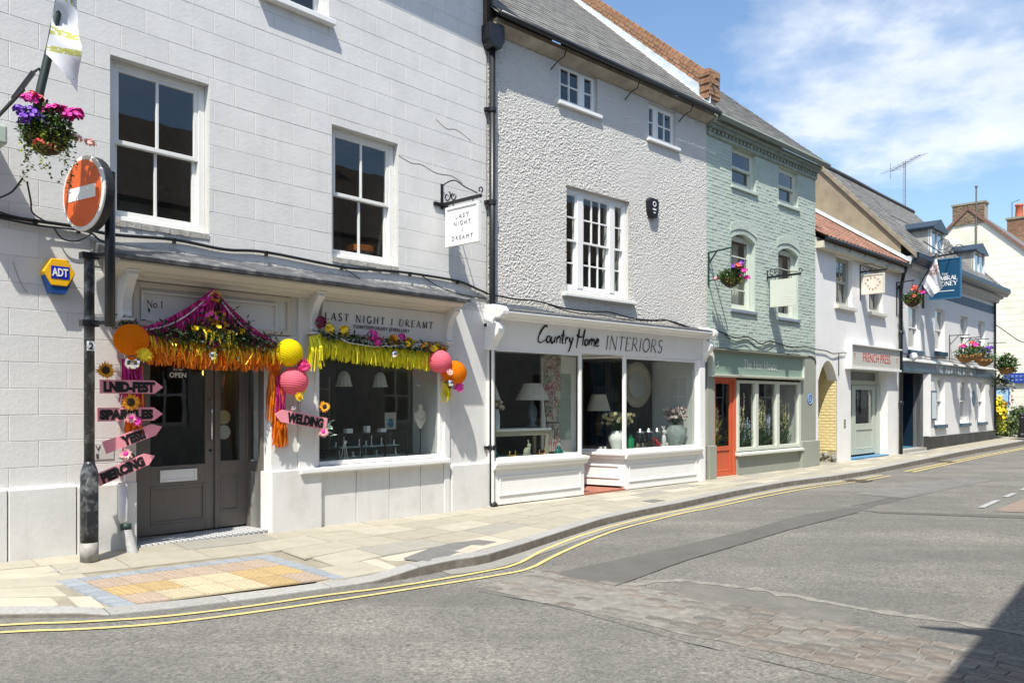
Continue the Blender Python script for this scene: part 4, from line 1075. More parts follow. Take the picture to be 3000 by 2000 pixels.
# casement windows under the eaves
def casement(B, u0, u1, z0, z1, split, left_cols, right_cols, mf, dep=.05):
    t = MB(); ia = frame_ring(t, u0, u1, z0, z1, dep, dep + .07, .05, .05, .045, .05); t.box(split - .04, split + .04, dep, dep + .07, ia[2], ia[3]); W = t.build('casement_window', mf, B, bevel=.005)
    for a, b, c in ((ia[0], split - .04, left_cols), (split + .04, ia[1], right_cols)):
        t = MB(); ib = frame_ring(t, a, b, ia[2], ia[3], dep - .008, dep + .035, .035); t.build('casement', mf, W, bevel=.004)
        lights(W, ib[0], ib[1], ib[2], ib[3], dep + .02, c, 2, .026, mf, M_glass)
    MB().box(u0 - .05, u1 + .08, -.07, dep + .02, z0 - .06, z0 - .002).build('sill', mf, W, bevel=.006)
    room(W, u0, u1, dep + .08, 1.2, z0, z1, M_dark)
casement(B2, 1.57, 2.52, 6.55, 7.22, 2.17, 2, 1, M_white)
casement(B2, 3.96, 4.83, 6.48, 7.16, 4.25, 1, 2, M_white)
# three-light sash on the first floor
t = MB(); ia = frame_ring(t, 1.74, 3.40, 3.43, 5.21, .07, .19, .06, .08, .09, .10); t.box(2.09, 2.235, .06, .19, ia[2], ia[3]); t.box(2.94, 3.07, .06, .19, ia[2], ia[3])
TW = t.build('three_light_sash_window', M_white, B2, bevel=.006)
for a, b, c in ((ia[0], 2.09, 1), (2.235, 2.94, 3), (3.07, ia[1], 1)):
    for nm, y, p, q in (('upper_sash', .10, 4.30, ia[3]), ('lower_sash', .14, ia[2], 4.34)):
        t = MB(); ib = frame_ring(t, a, b, p, q, y - .02, y + .02, .035, .035, .035 if p > 4 else .06, .03); t.build(nm, M_white, TW, bevel=.004)
        lights(TW, ib[0], ib[1], ib[2], ib[3], y, c, 2, .026, M_white, M_glass)
MB().prism([(.1, 3.345), (-.09, 3.345), (-.09, 3.40), (.1, 3.425)], 'x', 1.63, 3.53).build('sill', M_offwhite, TW, bevel=.008)
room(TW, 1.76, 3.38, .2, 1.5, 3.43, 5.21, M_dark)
rg = random.Random(8)
for x0, sgn in ((1.86, 1), (3.0, -1), (3.2, -1)):
    t = MB(); n = 10
    for k in range(n):
        a = x0 + .02 * k; b = a + .02; y = .30 + .03 * math.sin(k * 2.1); y2 = .30 + .03 * math.sin((k + 1) * 2.1)
        t.quad((a, y, 3.5), (b, y2, 3.5), (b - sgn * .05, y2, 5.1), (a - sgn * .05, y, 5.1))
    t.build('curtain', mat('net_curtain', (.55, .58, .55), .9), TW, smooth=True)
# alarm box
AB = thing('alarm_box', 'black bell-shaped alarm box on the pebbledash wall right of the three-light window', 'alarm', F2, 4.03, .0, 5.0)
MB().prism([(-.09, .0), (.09, 0), (.135, .12), (.15, .30), (.10, .36), (-.10, .36), (-.15, .30), (-.135, .12)], 'y', -.10, .0).build('case', mat('black_plastic', (.012, .012, .014), .35), AB, bevel=.015)
t = MB(); ribbon(t, arc(0, .25, .042, .042, 0, 360, 14), .018, -.10, -.104); ribbon(t, [(-.05, .15), (.05, .15)], .03, -.10, -.104); ribbon(t, [(-.03, .09), (.03, .09)], .02, -.10, -.104); t.build('emblem', M_white, AB)

# ---- brick gable parapet between house 2 and house 3, with lead flashing
GP = thing('brick_parapet', 'sloping orange brick parapet with lead flashing between the two slate roofs', 'parapet', F2, W2L, 0, 0)
def slope_z(y): return 7.66 + y * .92
t = MB()
prof = [(-.20, 7.45), (-.06, 7.45), (3.9, 7.62 + 3.9 * .92), (3.9, 8.26 + 3.9 * .87), (.26, 8.26 + .26 * .87), (.26, 8.30), (-.08, 8.30), (-.08, 7.62), (-.20, 7.62)]
t.prism([(-.08, 7.4), (3.9, 7.4 + 3.9 * .92), (3.9, 8.17 + 3.9 * .87), (.25, 8.17 + .25 * .87), (-.05, 8.17)], 'x', .005, .235); CORE = t.build('masonry_core', M_mortar, GP)
sl = math.atan(.87); d2 = (0, math.cos(sl), math.sin(sl)); nn2 = (0, -math.sin(sl), math.cos(sl))
# bricks on the face towards house 1, raked with the slope
pieces(CORE, 'brick', M_brick, (.004, -.02, 7.80), d2, nn2, (-1, 0, 0), .0, 5.1, .0, .36, .215, .072, .01, (), .014, .004, .002, .05, M=Matrix.Translation(F2.w(W2L, 0, 0)) @ Matrix.Rotation(F2.rz, 4, 'Z'), limit=120, wob=.004)
t = MB(); a = 0
rg = random.Random(2)
while a < 5.0:
    c = Vector((.12, .05, 8.185)) + Vector(d2) * (a + .05)
    bm_ = MB().box(-.13, .13, -.045, .045, -.03, .055); o = bm_.build('coping_brick', M_brick, GP); o.location = c; o.rotation_euler = (sl + rg.uniform(-.04, .04), rg.uniform(-.03, .03), rg.uniform(-.03, .03)); a += .105
for k in range(8):
    for q in range(2):
        o = MB().box(-.1, .1, -.115, .115, -.032, .032).build('kneeler_brick', M_brick, GP); o.location = (.02 + q * .2 + (.02 if k % 2 else 0), -.0 + rg.uniform(-.012, .012), 7.72 + k * .075); o.rotation_euler = (0, 0, rg.uniform(-.04, .04))
t = MB(); steps = 14
for k in range(steps):
    y0 = -.12 + 4.0 * k / steps; y1 = -.12 + 4.0 * (k + 1) / steps
    t.quad((-.02, y0, 7.55 + (y0 + .12) * .93), (-.02, y1, 7.55 + (y1 + .12) * .93), (-.012, y1, 7.80 + (y1 + .12) * .89), (-.012, y0, 7.80 + (y0 + .12) * .89 + .012))
    t.quad((-.16, y0, 7.555 + (y0 + .12) * .93), (-.16, y1, 7.555 + (y1 + .12) * .93), (-.02, y1, 7.575 + (y1 + .12) * .93), (-.02, y0, 7.575 + (y0 + .12) * .93))
t.build('flashing', M_flash, GP)

# ---- shop 2
cor = [(0.02, 3.02), (-.30, 2.97), (-.385, 2.955), (-.39, 2.925), (-.34, 2.915), (-.31, 2.885), (-.25, 2.875), (-.235, 2.85), (-.17, 2.835), (-.165, 2.81), (0.02, 2.81)]
MB().prism(cor, 'x', .02, 5.58).build('shop_cornice', M_white, B2)
t = MB(); t.prism([(.02, 3.055), (-.36, 2.985), (-.40, 2.965), (-.39, 2.957), (.02, 3.022)], 'x', .08, 5.52); t.build('cornice_lead', M_lead, B2)
FB = MB().prism([(0, 2.41), (-.10, 2.41), (-.165, 2.81), (0, 2.81)], 'x', .0, 5.56).build('fascia_board', M_white, B2)
def scroll(u, w_=.13):
    t = MB().prism([(0, 3.06), (-.20, 3.05), (-.36, 3.01), (-.42, 2.95), (-.41, 2.88), (-.35, 2.84), (-.24, 2.83), (-.22, 2.80), (-.30, 2.76), (-.33, 2.69), (-.30, 2.60), (-.22, 2.52), (-.17, 2.44), (-.15, 2.37), (0, 2.37)], 'x', u - w_ / 2, u + w_ / 2)
    t.build('scroll_bracket', M_white, B2, bevel=.015)
scroll(.0, .14); scroll(5.60, .14)
# lettering: handwritten strokes and light roman capitals
def script(strokes, x, z, h, width, wd, m, parent, y):
    xs = [p[0] for s_ in strokes for p in s_]; k = width / (max(xs) - min(xs)); x0 = min(xs); mb = MB()
    for n_, s_ in enumerate(strokes):
        P = smooth_line([(x + (p[0] - x0) * k, z + p[1] * h) for p in s_], 6)
        ww = [wd * (.55 + .45 * math.sin(math.pi * min(1, (i + 1) / len(P) * 1.1))) * (1.35 if i < len(P) * .4 else .9) for i in range(len(P))]
        ribbon(mb, P, ww, y, y - .004 - .0003 * n_)
    return mb.build('lettering', m, parent)
CH = [[(.62, .92), (.50, 1.02), (.28, .85), (.05, .45), (.0, .15), (.12, .0), (.35, .04), (.62, .2)],
      [(.80, .42), (.68, .30), (.70, .08), (.86, .04), (.96, .22), (.86, .42), (.80, .40)],
      [(1.06, .42), (1.05, .12), (1.16, .02), (1.30, .18), (1.34, .42), (1.35, .04)],
      [(1.50, .42), (1.50, .02)], [(1.50, .30), (1.66, .44), (1.76, .34), (1.78, .02)],
      [(1.98, .85), (1.96, .3), (1.98, .05), (2.08, .06)], [(1.84, .50), (2.14, .54)],
      [(2.24, .42), (2.24, .02)], [(2.24, .28), (2.36, .42), (2.46, .40)],
      [(2.54, .42), (2.60, .18), (2.74, .12)], [(2.84, .46), (2.74, .08), (2.62, -.35), (2.52, -.42)],
      [(3.30, 1.0), (3.26, .4), (3.22, -.18)], [(3.12, .62), (3.40, .50), (3.80, .58)], [(3.78, 1.02), (3.72, .5), (3.72, .0)],
      [(4.02, .40), (3.90, .28), (3.92, .06), (4.08, .02), (4.18, .2), (4.08, .40), (4.0, .38)],
      [(4.30, .42), (4.30, .02)], [(4.30, .28), (4.42, .42), (4.50, .34), (4.50, .04)], [(4.50, .28), (4.62, .42), (4.72, .34), (4.72, -.05)],
      [(4.84, .20), (5.02, .26), (5.06, .40), (4.96, .46), (4.86, .32), (4.86, .10), (4.98, .0), (5.18, .08)]]
lt = script(CH, .95, 0, .27, 1.47, .028, M_ink, FB, 0); lt.location = (0, -.128, 2.535); lt.rotation_euler = (R(9.2), 0, 0)
lt = roman('INTERIORS', 2.60, 0, .235, 1.62, M_ink, FB, y=0, thick=.07, thin=.03, serif=.10); lt.location = (0, -.122, 2.50); lt.rotation_euler = (R(9.2), 0, 0)
# left bay
MB().box(-.02, .02, -.14, .1, -.3, 2.41).build('left_post', M_white, B2, bevel=.004)
def stall(B, path, z0, z1, sillz, m, name):
    """panelled stallriser along plan segments, path = list of (x,y) front corners"""
    for (a, b) in zip(path, path[1:]):
        d = Vector((b[0] - a[0], b[1] - a[1], 0)); L = d.length; ang = math.atan2(d.y, d.x)
        t = MB(); t.box(0, L, 0, .10, z0, z1); S_ = t.build(name, m, B, bevel=.006); S_.location = (a[0], a[1], 0); S_.rotation_euler = (0, 0, ang)
        t = MB(); frame_ring(t, .10, L - .10, z0 + .13, z1 - .10, -.018, -.001, .028); t.build('panel_moulding', m, S_, bevel=.006)
        t = MB(); t.prism([(.10, z1), (-.03, z1), (-.035, z1 + .02), (-.06, z1 + .03), (-.07, z1 + .07), (-.095, z1 + .08), (-.10, z1 + .12), (-.09, z1 + .13), (.10, z1 + .14)], 'x', -.03, L + .03); t.build('sill_moulding', m, S_, bevel=.004)
stall(B2, [(.02, -.13), (2.05, -.13)], .03, .56, .7, M_white, 'stallriser')
stall(B2, [(2.88, .75), (3.14, -.12)], .09, .56, .7, M_white, 'stallriser'); stall(B2, [(3.145, -.12), (5.44, -.12)], .03, .56, .7, M_white, 'stallriser')
t = MB(); t.box(.02, 2.05, -.12, .9, .03, .09); t.build('brick_footing', M_mortar, B2)
t = MB(); t.box(5.43, 5.615, -.15, .1, -.2, 2.41); t.build('pilaster', M_white, B2, bevel=.008)
def shop_pane(B, a, b, z0, z1, fw=.045, name='display_window', mg=None):
    d = Vector((b[0] - a[0], b[1] - a[1], 0)); L = d.length
    t = MB(); ia = frame_ring(t, 0, L, z0, z1, 0, .06, fw); W = t.build(name, M_white, B, bevel=.005); W.location = (a[0], a[1], 0); W.rotation_euler = (0, 0, math.atan2(d.y, d.x))
    MB().quad((ia[0], .03, ia[2]), (ia[1], .03, ia[2]), (ia[1], .03, ia[3]), (ia[0], .03, ia[3])).build('pane', M_glass, W); return W
shop_pane(B2, (.02, -.10), (2.02, -.10), .70, 2.41); shop_pane(B2, (2.03, -.09), (2.03, .85), .70, 2.41, .04)
shop_pane(B2, (2.90, .75), (3.16, -.08), .70, 2.41, .035); shop_pane(B2, (3.17, -.09), (5.43, -.09), .70, 2.41, .05)
t = MB(); t.box(2.05, 2.90, .83, .88, .06, 2.41); D = t.build('shop_door', M_white, B2, bevel=.004)
MB().box(2.2, 2.75, .82, .829, .9, 2.1).build('door_glass', M_glass, D); 
t = MB(); t.box(2.03, 3.16, -.12, .85, -.2, .055); t.build('red_tiled_step', mat('red_quarry_tile', (.34, .13, .085), .7, .15, 14, .2, 30), B2)
t = MB(); t.quad((.02, -.1, 2.43), (5.5, -.1, 2.43), (5.5, .9, 2.43), (.02, .9, 2.43)); t.build('shop_soffit', M_white, B2)
# interior of shop 2
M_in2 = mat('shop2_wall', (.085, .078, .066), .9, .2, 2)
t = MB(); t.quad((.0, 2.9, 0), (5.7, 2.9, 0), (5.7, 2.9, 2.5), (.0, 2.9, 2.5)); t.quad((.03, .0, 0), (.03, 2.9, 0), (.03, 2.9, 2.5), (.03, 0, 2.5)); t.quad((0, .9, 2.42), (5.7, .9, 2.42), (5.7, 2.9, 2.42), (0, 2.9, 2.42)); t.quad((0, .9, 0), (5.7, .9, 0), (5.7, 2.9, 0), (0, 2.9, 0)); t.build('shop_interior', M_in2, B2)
t = MB(); t.quad((5.42, .0, .7), (5.42, 1.0, .7), (5.42, 1.0, 2.41), (5.42, 0, 2.41)); t.build('side_lining', M_offwhite, B2)
t = MB(); t.box(.05, 2.0, -.03, .75, .66, .70); t.box(3.18, 5.41, -.02, .75, .66, .70); t.build('window_bed', M_offwhite, B2)
cable(B2, [(-.05, -.06, 3.22), (.5, -.05, 3.19), (1.0, -.05, 3.20), (1.6, -.05, 3.14), (2.2, -.05, 3.13), (2.8, -.05, 3.16), (3.4, -.05, 3.10), (4.0, -.06, 3.10), (4.4, -.05, 3.14), (5.0, -.05, 3.06), (5.5, -.05, 3.04), (5.85, -.05, 3.05)], .013)
cable(B2, [(1.3, -.05, 3.16), (1.9, -.05, 3.08), (2.6, -.05, 3.09), (3.3, -.05, 3.06), (4.2, -.05, 3.10), (4.6, -.05, 3.13), (5.3, -.05, 3.04)], .009)

# hairline cracks in the grey render
for k, pts in enumerate(([(5.22, 4.93), (5.45, 4.88), (5.62, 4.90), (5.9, 4.84), (6.2, 4.86), (6.42, 4.80)], [(5.9, 5.6), (6.1, 5.52), (6.3, 5.55), (6.6, 5.46)], [(.62, 2.9), (.68, 2.72), (.74, 2.62)])):
    t = MB(); ribbon(t, smooth_line(pts, 6), .007, -.002, -.0066); t.build('render_crack', M_mortar, B1)
# ================================================================== HOUSE 3: sage green painted brick
B3 = thing('green_brick_house', 'pale green painted brick house with the hen house shop and an orange-red door', 'building', F3)
LOC3 = Matrix.Translation(F3.P) @ Matrix.Rotation(F3.rz, 4, 'Z')
W3L = 4.84
H3 = [(.98, 1.97, 6.16, 7.0), (3.0, 3.94, 6.14, 6.98), (.96, 1.93, 3.55, 5.18), (2.98, 3.94, 3.52, 5.15), (.0, 4.05, -.3, 2.70)]
wall_sheet(0, W3L, -.3, 7.25, H3, 0, .25).build('wall', M_greenj, B3)
body(B3, 0.0, W3L, 7.2, 7, M_green)
pieces(B3, 'brick', M_green, (0, 0, 0), (1, 0, 0), (0, 0, 1), (0, -1, 0), .0, W3L, 2.70, 7.08, .225, .075, .008, H3, .0055, .007, .004, .06, M=LOC3, wob=.005)
MB().box(4.05, W3L, -.02, .1, -.3, 2.72).build('render_pier', M_olive, B3, bevel=.02)
MB().box(4.0, W3L + .09, -.075, .1, -.3, .655).build('pier_plinth', M_olive, B3, bevel=.015)
MB().box(.0, .28, -.03, .1, -.3, 2.70).build('render_pier', M_olive, B3, bevel=.01); MB().box(.0, .285, -.07, .1, -.3, .70).build('pier_plinth', M_olive, B3, bevel=.01)
# segmental heads
def seg_head(B, u0, u1, zs, rise, ztop, y0, y1, m):
    n = 10; cxm = (u0 + u1) / 2; pts = [(u0, ztop), (u1, ztop)]
    for k in range(n + 1):
        x = u1 - (u1 - u0) * k / n; pts.append((x, zs + rise * (1 - ((x - cxm) / ((u1 - u0) / 2)) ** 2)))
    return MB().prism(pts, 'y', y0, y1).build('arch_infill', m, B)
for (a, b, z) in ((.96, 1.93, 5.18), (2.98, 3.94, 5.15)):
    seg_head(B3, a, b, z - .14, .13, z + .001, -.006, .25, M_green)
    t = MB(); n = 8; cxm = (a + b) / 2; rr = []
    for k in range(13):
        x = a - .06 + (b - a + .12) * k / 12; zz = z - .02 + .12 * (1 - ((x - cxm) / ((b - a) / 2 + .06)) ** 2); rr.append((x, zz))
    for k in range(12):
        o = MB().prism([(rr[k][0] + .006, rr[k][1]), (rr[k + 1][0] - .006, rr[k + 1][1]), (rr[k + 1][0] - .004, rr[k + 1][1] + .16), (rr[k][0] + .004, rr[k][1] + .16)], 'y', -.022, .0).build('arch_brick', M_green, B3)
sash_window(B3, .98, 1.97, 6.16, 7.0, M_sagejoin, M_glass, M_dark, dep=.07, fw=.07, cols=1, sw=.05, sill_out=.05, sill_m=M_greenj)
sash_window(B3, 3.0, 3.94, 6.14, 6.98, M_sagejoin, M_glass, M_dark, dep=.07, fw=.07, cols=1, sw=.05, sill_out=.05, sill_m=M_greenj)
M_slatesill = mat('bluish_sill', (.23, .27, .33), .7, .2, 12)
for (a, b, c, d) in ((.96, 1.93, 3.55, 5.14), (2.98, 3.94, 3.52, 5.11)):
    W = sash_window(B3, a, b, c, d, M_sagejoin, M_glass, M_dark, dep=.10, fw=.08, cols=1, rows=2, sw=.05, sill_out=.05, sill_m=M_slatesill)
    t = MB()
    for k in range(8):
        x = b - .36 + .03 * k; y = .34 + .02 * math.sin(k * 2); y2 = .34 + .02 * math.sin(k * 2 + 2); t.quad((x, y, c + .1), (x + .03, y2, c + .1), (x + .03, y2, d - .1), (x, y, d - .1))
    t.build('curtain', mat('cream_curtain', (.62, .6, .53), .9), W, smooth=True)
    MB().box(a + .12, a + .5, .5, .55, c + .3, c + .95).build('orange_picture', mat('orange_picture', (.35, .08, .02), .6), W)
# dentil cornice and roof
rg = random.Random(4)
for k in range(33):
    x = .03 + k * .147
    MB().box(x, x + .075, -.075, .02, 7.06, 7.13).build('dentil_brick', mat('weathered_green_brick', (.30, .34, .29), .85, .3, 12, rand=.2), B3)
MB().box(0, W3L, -.05, .02, 6.99, 7.055).build('string_course', MATS['weathered_green_brick'], B3); MB().box(0, W3L, -.12, .02, 7.135, 7.21).build('cornice_course', MATS['weathered_green_brick'], B3); MB().box(0, W3L, -.17, .02, 7.213, 7.29).build('cornice_course', MATS['weathered_green_brick'], B3)
PIT3 = .87; ra = math.atan(PIT3); e2 = (0, math.cos(ra), math.sin(ra)); en = (0, -math.sin(ra), math.cos(ra))
t = MB().quad((.2, -.27, 7.34), (W3L + .12, -.27, 7.34), (W3L + .12, 3.6, 7.34 + 3.87 * PIT3), (.2, 3.6, 7.34 + 3.87 * PIT3)); t.quad((.2, 3.6, 7.34 + 3.87 * PIT3), (W3L + .12, 3.6, 7.34 + 3.87 * PIT3), (W3L + .12, 7.5, 7.3), (.2, 7.5, 7.3)); RF3 = t.build('roof', M_slate2, B3)
pieces(RF3, 'slate', M_slate, (0, -.27, 7.36), (1, 0, 0), e2, en, .24, W3L + .12, 0, 5.1, .30, .19, .008, (), .006, .002, .003, .15, M=LOC3, limit=150, tilt=.006, wob=.006)
MB().prism([(-.30, 7.37), (-.32, 7.32), (-.27, 7.26), (-.20, 7.28), (-.20, 7.37)], 'x', .05, W3L + .16).build('gutter', mat('grey_green_gutter', (.20, .23, .20), .6), B3)
MB().prism([(-.27, 7.30), (3.6, 7.30 + 3.87 * PIT3), (3.6, 7.44 + 3.87 * PIT3 - .13), (-.27, 7.335)], 'x', W3L + .09, W3L + .13).build('bargeboard', mat('old_bargeboard', (.2, .19, .16), .8), B3)
t = MB(); t.prism([(0, 7.2), (7, 7.2), (3.6, 7.3 + 3.6 * PIT3)], 'x', W3L - .05, W3L); t.build('gable_wall', M_green, B3)
# ---- shop 3
FB3 = MB().prism([(0, 2.16), (-.085, 2.16), (-.105, 2.60), (0, 2.60)], 'x', .10, 3.96).build('fascia_board', M_sage, B3)
MB().prism([(.0, 2.69), (-.20, 2.665), (-.21, 2.645), (-.14, 2.625), (-.125, 2.60), (0, 2.60)], 'x', .03, 4.02).build('shop_cornice', mat('dark_olive_trim', (.16, .165, .13), .5), B3)
MB().box(.03, .10, -.13, 0, 2.10, 2.60).build('fascia_end', M_sagejoin, B3, bevel=.005); MB().box(3.96, 4.03, -.13, 0, 2.10, 2.60).build('fascia_end', M_sagejoin, B3, bevel=.005)
MB().prism([(0, 2.10), (-.12, 2.10), (-.15, 2.13), (-.15, 2.155), (0, 2.165)], 'x', .10, 3.96).build('fascia_moulding', M_sagejoin, B3)
tx = font_text('The Hen House', .30, M_white, parent=FB3, loc=(1.27, -.098, 2.285), rot=(R(92.6), 0, 0), bold=-.006); fit_text(tx, 1.46)
font_text('5', .18, M_white, parent=FB3, loc=(.22, -.099, 2.30), rot=(R(92.6), 0, 0), bold=-.003)
t = MB(); frame_ring(t, .28, 1.19, .03, 2.10, .02, .10, .07, .09, .0, .06); t.build('door_frame', M_red, B3, bevel=.005)
D = panel_door(B3, 'door', .35, 1.10, .04, 2.04, .05, M_red, (.43, 1.0, .66, 1.97), (.43, 1.0, .14, .60))
MB().box(.28, 1.19, -.06, .12, -.2, .035).build('doorstep', mat('sandstone_step', (.55, .42, .32), .85), B3)
t = MB(); ia = frame_ring(t, 1.19, 4.05, .53, 2.05, -.02, .08, .07, .10, .08, .06); t.box(1.93, 2.06, -.02, .08, ia[2], ia[3]); t.box(2.88, 3.01, -.02, .08, ia[2], ia[3]); SW3 = t.build('display_window', M_sagejoin, B3, bevel=.006)
for a, b in ((ia[0], 1.93), (2.06, 2.88), (3.01, ia[1])): MB().quad((a, .04, ia[2]), (b, .04, ia[2]), (b, .04, ia[3]), (a, .04, ia[3])).build('pane', M_glass, SW3)
MB().prism([(.05, .44), (-.10, .44), (-.10, .49), (.05, .525)], 'x', 1.15, 4.07).build('window_sill', M_sagejoin, B3, bevel=.005)
MB().box(1.19, 4.05, -.005, .1, -.3, .44).build('stallriser', M_olive, B3)
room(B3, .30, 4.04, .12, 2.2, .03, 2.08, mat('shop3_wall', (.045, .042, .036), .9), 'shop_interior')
MB().quad((4.03, .09, .55), (4.03, .9, .55), (4.03, .9, 2.05), (4.03, .09, 2.05)).build('side_lining', M_offwhite, B3)
MB().box(1.2, 4.0, .09, .6, .50, .55).build('window_bed', M_offwhite, B3)
# tall flower spikes standing in the window and the door
rg = random.Random(21)
def spike_plant(name, label, u, off, z, hgt, cm, lm, group, nst=4, spread=.1):
    P = thing(name, label, 'plant', F3, u, off, z, group=group); st = MB(); fl = MB(); lf = MB()
    for k in range(nst):
        bx, by = rg.uniform(-spread, spread), rg.uniform(-.05, .05); tx_, ty = bx + rg.uniform(-.08, .08), by + rg.uniform(-.04, .04); h_ = hgt * rg.uniform(.7, 1.0)
        st.tube([(bx, by, 0), ((bx + tx_) / 2, (by + ty) / 2, h_ * .5), (tx_, ty, h_)], [.006, .005, .002], 4)
        nb = int(h_ * 34)
        for q in range(nb):
            f = .4 + .6 * q / nb; c = Vector((bx + (tx_ - bx) * f, by + (ty - by) * f, h_ * f))
            bloom(fl, c + Vector((rg.uniform(-.02, .02), -.012, 0)), (rg.uniform(-.7, .7), -1, rg.uniform(-.4, .2)), .034 * (1.25 - f * .7), 5, rg)
        for q in range(26): leaf(lf, (bx, by, rg.uniform(0, h_ * .55)), rg.uniform(.12, .30), .024, rg, 1.6)
    st.build('stems', lm, P, kind='stuff'); fl.build('flowers', cm, P, kind='stuff'); lf.build('leaves', lm, P, kind='stuff'); return P
cream = mat('cream_flower', (.75, .68, .42), .7); lav = mat('pale_blue_flower', (.62, .66, .8), .7); ora = mat('amber_flower', (.62, .28, .02), .7)
glab = 'paper flower spikes in the hen house window'
for u, h_, cm, desc in ((1.46, 1.28, cream, 'tall cream flower spikes in the left pane of the hen house window'), (1.78, .75, lav, 'short pale blue flower spikes beside the first mullion of the hen house window'),
                       (2.16, 1.15, cream, 'slim cream flower spikes at the left of the middle hen house pane'), (2.50, 1.32, cream, 'tallest cream flower spikes in the middle hen house pane'), (2.72, .95, lav, 'pale blue flower spikes at the right of the middle hen house pane'),
                       (3.2, 1.0, lav, 'pale blue flower spikes in the right pane of the hen house window'), (3.6, 1.1, cream, 'faint cream flower spikes at the right end of the hen house window')):
    spike_plant('flower_spikes', desc, u, -.16, .55, h_, cm, M_leaf, glab, 6, .13)
for u, desc in ((1.40, 'amber grasses low in the left hen house pane'), (2.28, 'amber flower clump low in the middle hen house pane'), (3.15, 'amber flower clump low in the right hen house pane')):
    spike_plant('amber_flowers', desc, u, -.22, .55, .66, ora, M_leaf, glab, 9, .17)
spike_plant('flower_spikes', 'green and cream flower spikes behind the orange-red door glass', .78, -.30, .62, .95, cream, M_leaf2, glab, 5, .14)
# blue plaque
PL = thing('blue_plaque', 'round blue plaque on the olive pier beside the hen house window', 'plaque', F3, 4.50, .022, 1.66)
t = MB(); t.tube([(0, 0, 0), (0, -.012, 0)], .135, 24); t.build('disc', mat('plaque_blue', (.03, .16, .42), .35), PL)
t = MB(); ribbon(t, arc(0, 0, .118, .118, 0, 360, 24), .012, -.012, -.0145)
for k in range(5): ribbon(t, [(-.06 + .01 * abs(k - 2), .05 - k * .025), (.06 - .01 * abs(k - 2), .05 - k * .025)], .008, -.012, -.0145)
t.build('rim_and_lines', M_white, PL)
cable(B3, [(.05, -.04, 3.03), (.5, -.04, 3.02), (1.0, -.05, 2.94), (1.6, -.04, 2.98), (2.1, -.05, 2.86), (2.5, -.04, 2.95), (3.0, -.04, 2.90), (3.6, -.04, 2.86), (4.2, -.04, 2.90), (4.84, -.04, 2.86)], .013)
cable(B3, [(.6, -.04, 3.0), (1.0, -.05, 2.86), (1.5, -.05, 2.92), (1.9, -.05, 2.78), (2.4, -.05, 2.86), (2.7, -.04, 2.93)], .009)
cable(B3, [(4.2, -.03, 2.66), (4.5, -.03, 2.68), (4.75, -.03, 2.62), (4.80, -.03, 2.5)], .012)

# ================================================================== HOUSE 4: white cottage, coffee shop
B4 = thing('white_cottage', 'low white house with a clay pantile roof above the coffee shop and yellow archway', 'building', F4)
W4L = 5.8
H4 = [(1.20, 2.21, 4.06, 5.32), (3.36, 4.35, 4.07, 5.34), (.15, 1.26, -.3, 2.63), (2.12, 4.72, -.3, 2.5)]
wall_sheet(0, W4L, -.3, 5.62, H4, 0, .25).build('wall', M_wcott, B4)
body(B4, 0, W4L, 5.6, 6, M_wcott)
# archway
seg_head(B4, .15, 1.26, 2.12, .50, 2.631, -.003, .25, M_wcott)
t = MB(); t.quad((1.26, .0, -.1), (1.26, 5, -.1), (1.26, 5, 2.63), (1.26, 0, 2.63)); t.quad((.15, 0, -.1), (.15, 5, -.1), (.15, 5, 2.63), (.15, 0, 2.63)); t.quad((.15, 5, -.1), (1.26, 5, -.1), (1.26, 5, 2.63), (.15, 5, 2.63)); t.quad((.15, 0.01, 2.63), (1.26, .01, 2.63), (1.26, 5, 2.63), (.15, 5, 2.63))
AP = t.build('passage_lining', M_yellow, B4)
pieces(AP, 'brick', M_yellow, (1.255, 0, 0), (0, 1, 0), (0, 0, 1), (-1, 0, 0), .02, 2.6, .34, 2.6, .225, .075, .01, (), .006, .003, .002, .05, limit=250, M=Matrix.Translation(F4.P) @ Matrix.Rotation(F4.rz, 4, 'Z'))
t = MB()
for k in range(26): t.ball((1.20 + rg.uniform(-.03, .04), rg.uniform(.05, .9), rg.uniform(0, .28)), rg.uniform(.03, .07), 6, 4)
t.build('rubble_footing', mat('rubble', (.22, .21, .19), .9, .4, 9), B4, kind='stuff')
MB().box(1.10, 1.255, .55, .6, 1.55, 1.72).build('framed_notice', M_black, B4); MB().box(1.098, 1.1, .56, .59, 1.57, 1.70).build('notice_paper', M_white, B4)
# pantile roof
PIT4 = .69; run4 = 3.2
t = MB().quad((-.02, -.22, 5.60), (W4L, -.22, 5.60), (W4L, run4, 5.60 + (run4 + .22) * PIT4), (-.02, run4, 5.60 + (run4 + .22) * PIT4)); t.quad((-.02, run4, 5.60 + (run4 + .22) * PIT4), (W4L, run4, 5.60 + (run4 + .22) * PIT4), (W4L, 6.2, 5.6), (-.02, 6.2, 5.6)); RF4 = t.build('roof', M_tile, B4)
def pantile_mesh():
    t = MB(); n = 8; wd = .235; ln = .34
    prof = [(wd * k / n - wd / 2, .028 * math.sin(2 * math.pi * k / n) + .02) for k in range(n + 1)]
    lo = [(x, 0, z) for x, z in prof]; hi = [(x, ln, z + .0) for x, z in prof]
    b = [(x, 0, z - .014) for x, z in prof]
    vs = lo + hi + b; N = n + 1
    fs = [(k, k + 1, N + k + 1, N + k) for k in range(n)] + [(k, 2 * N + k, 2 * N + k + 1, k + 1) for k in range(n)]
    t.add(vs, fs); me = t.mesh('pantile', M_tile, True); return me
PM = pantile_mesh(); ra = math.atan(PIT4); rg = random.Random(9)
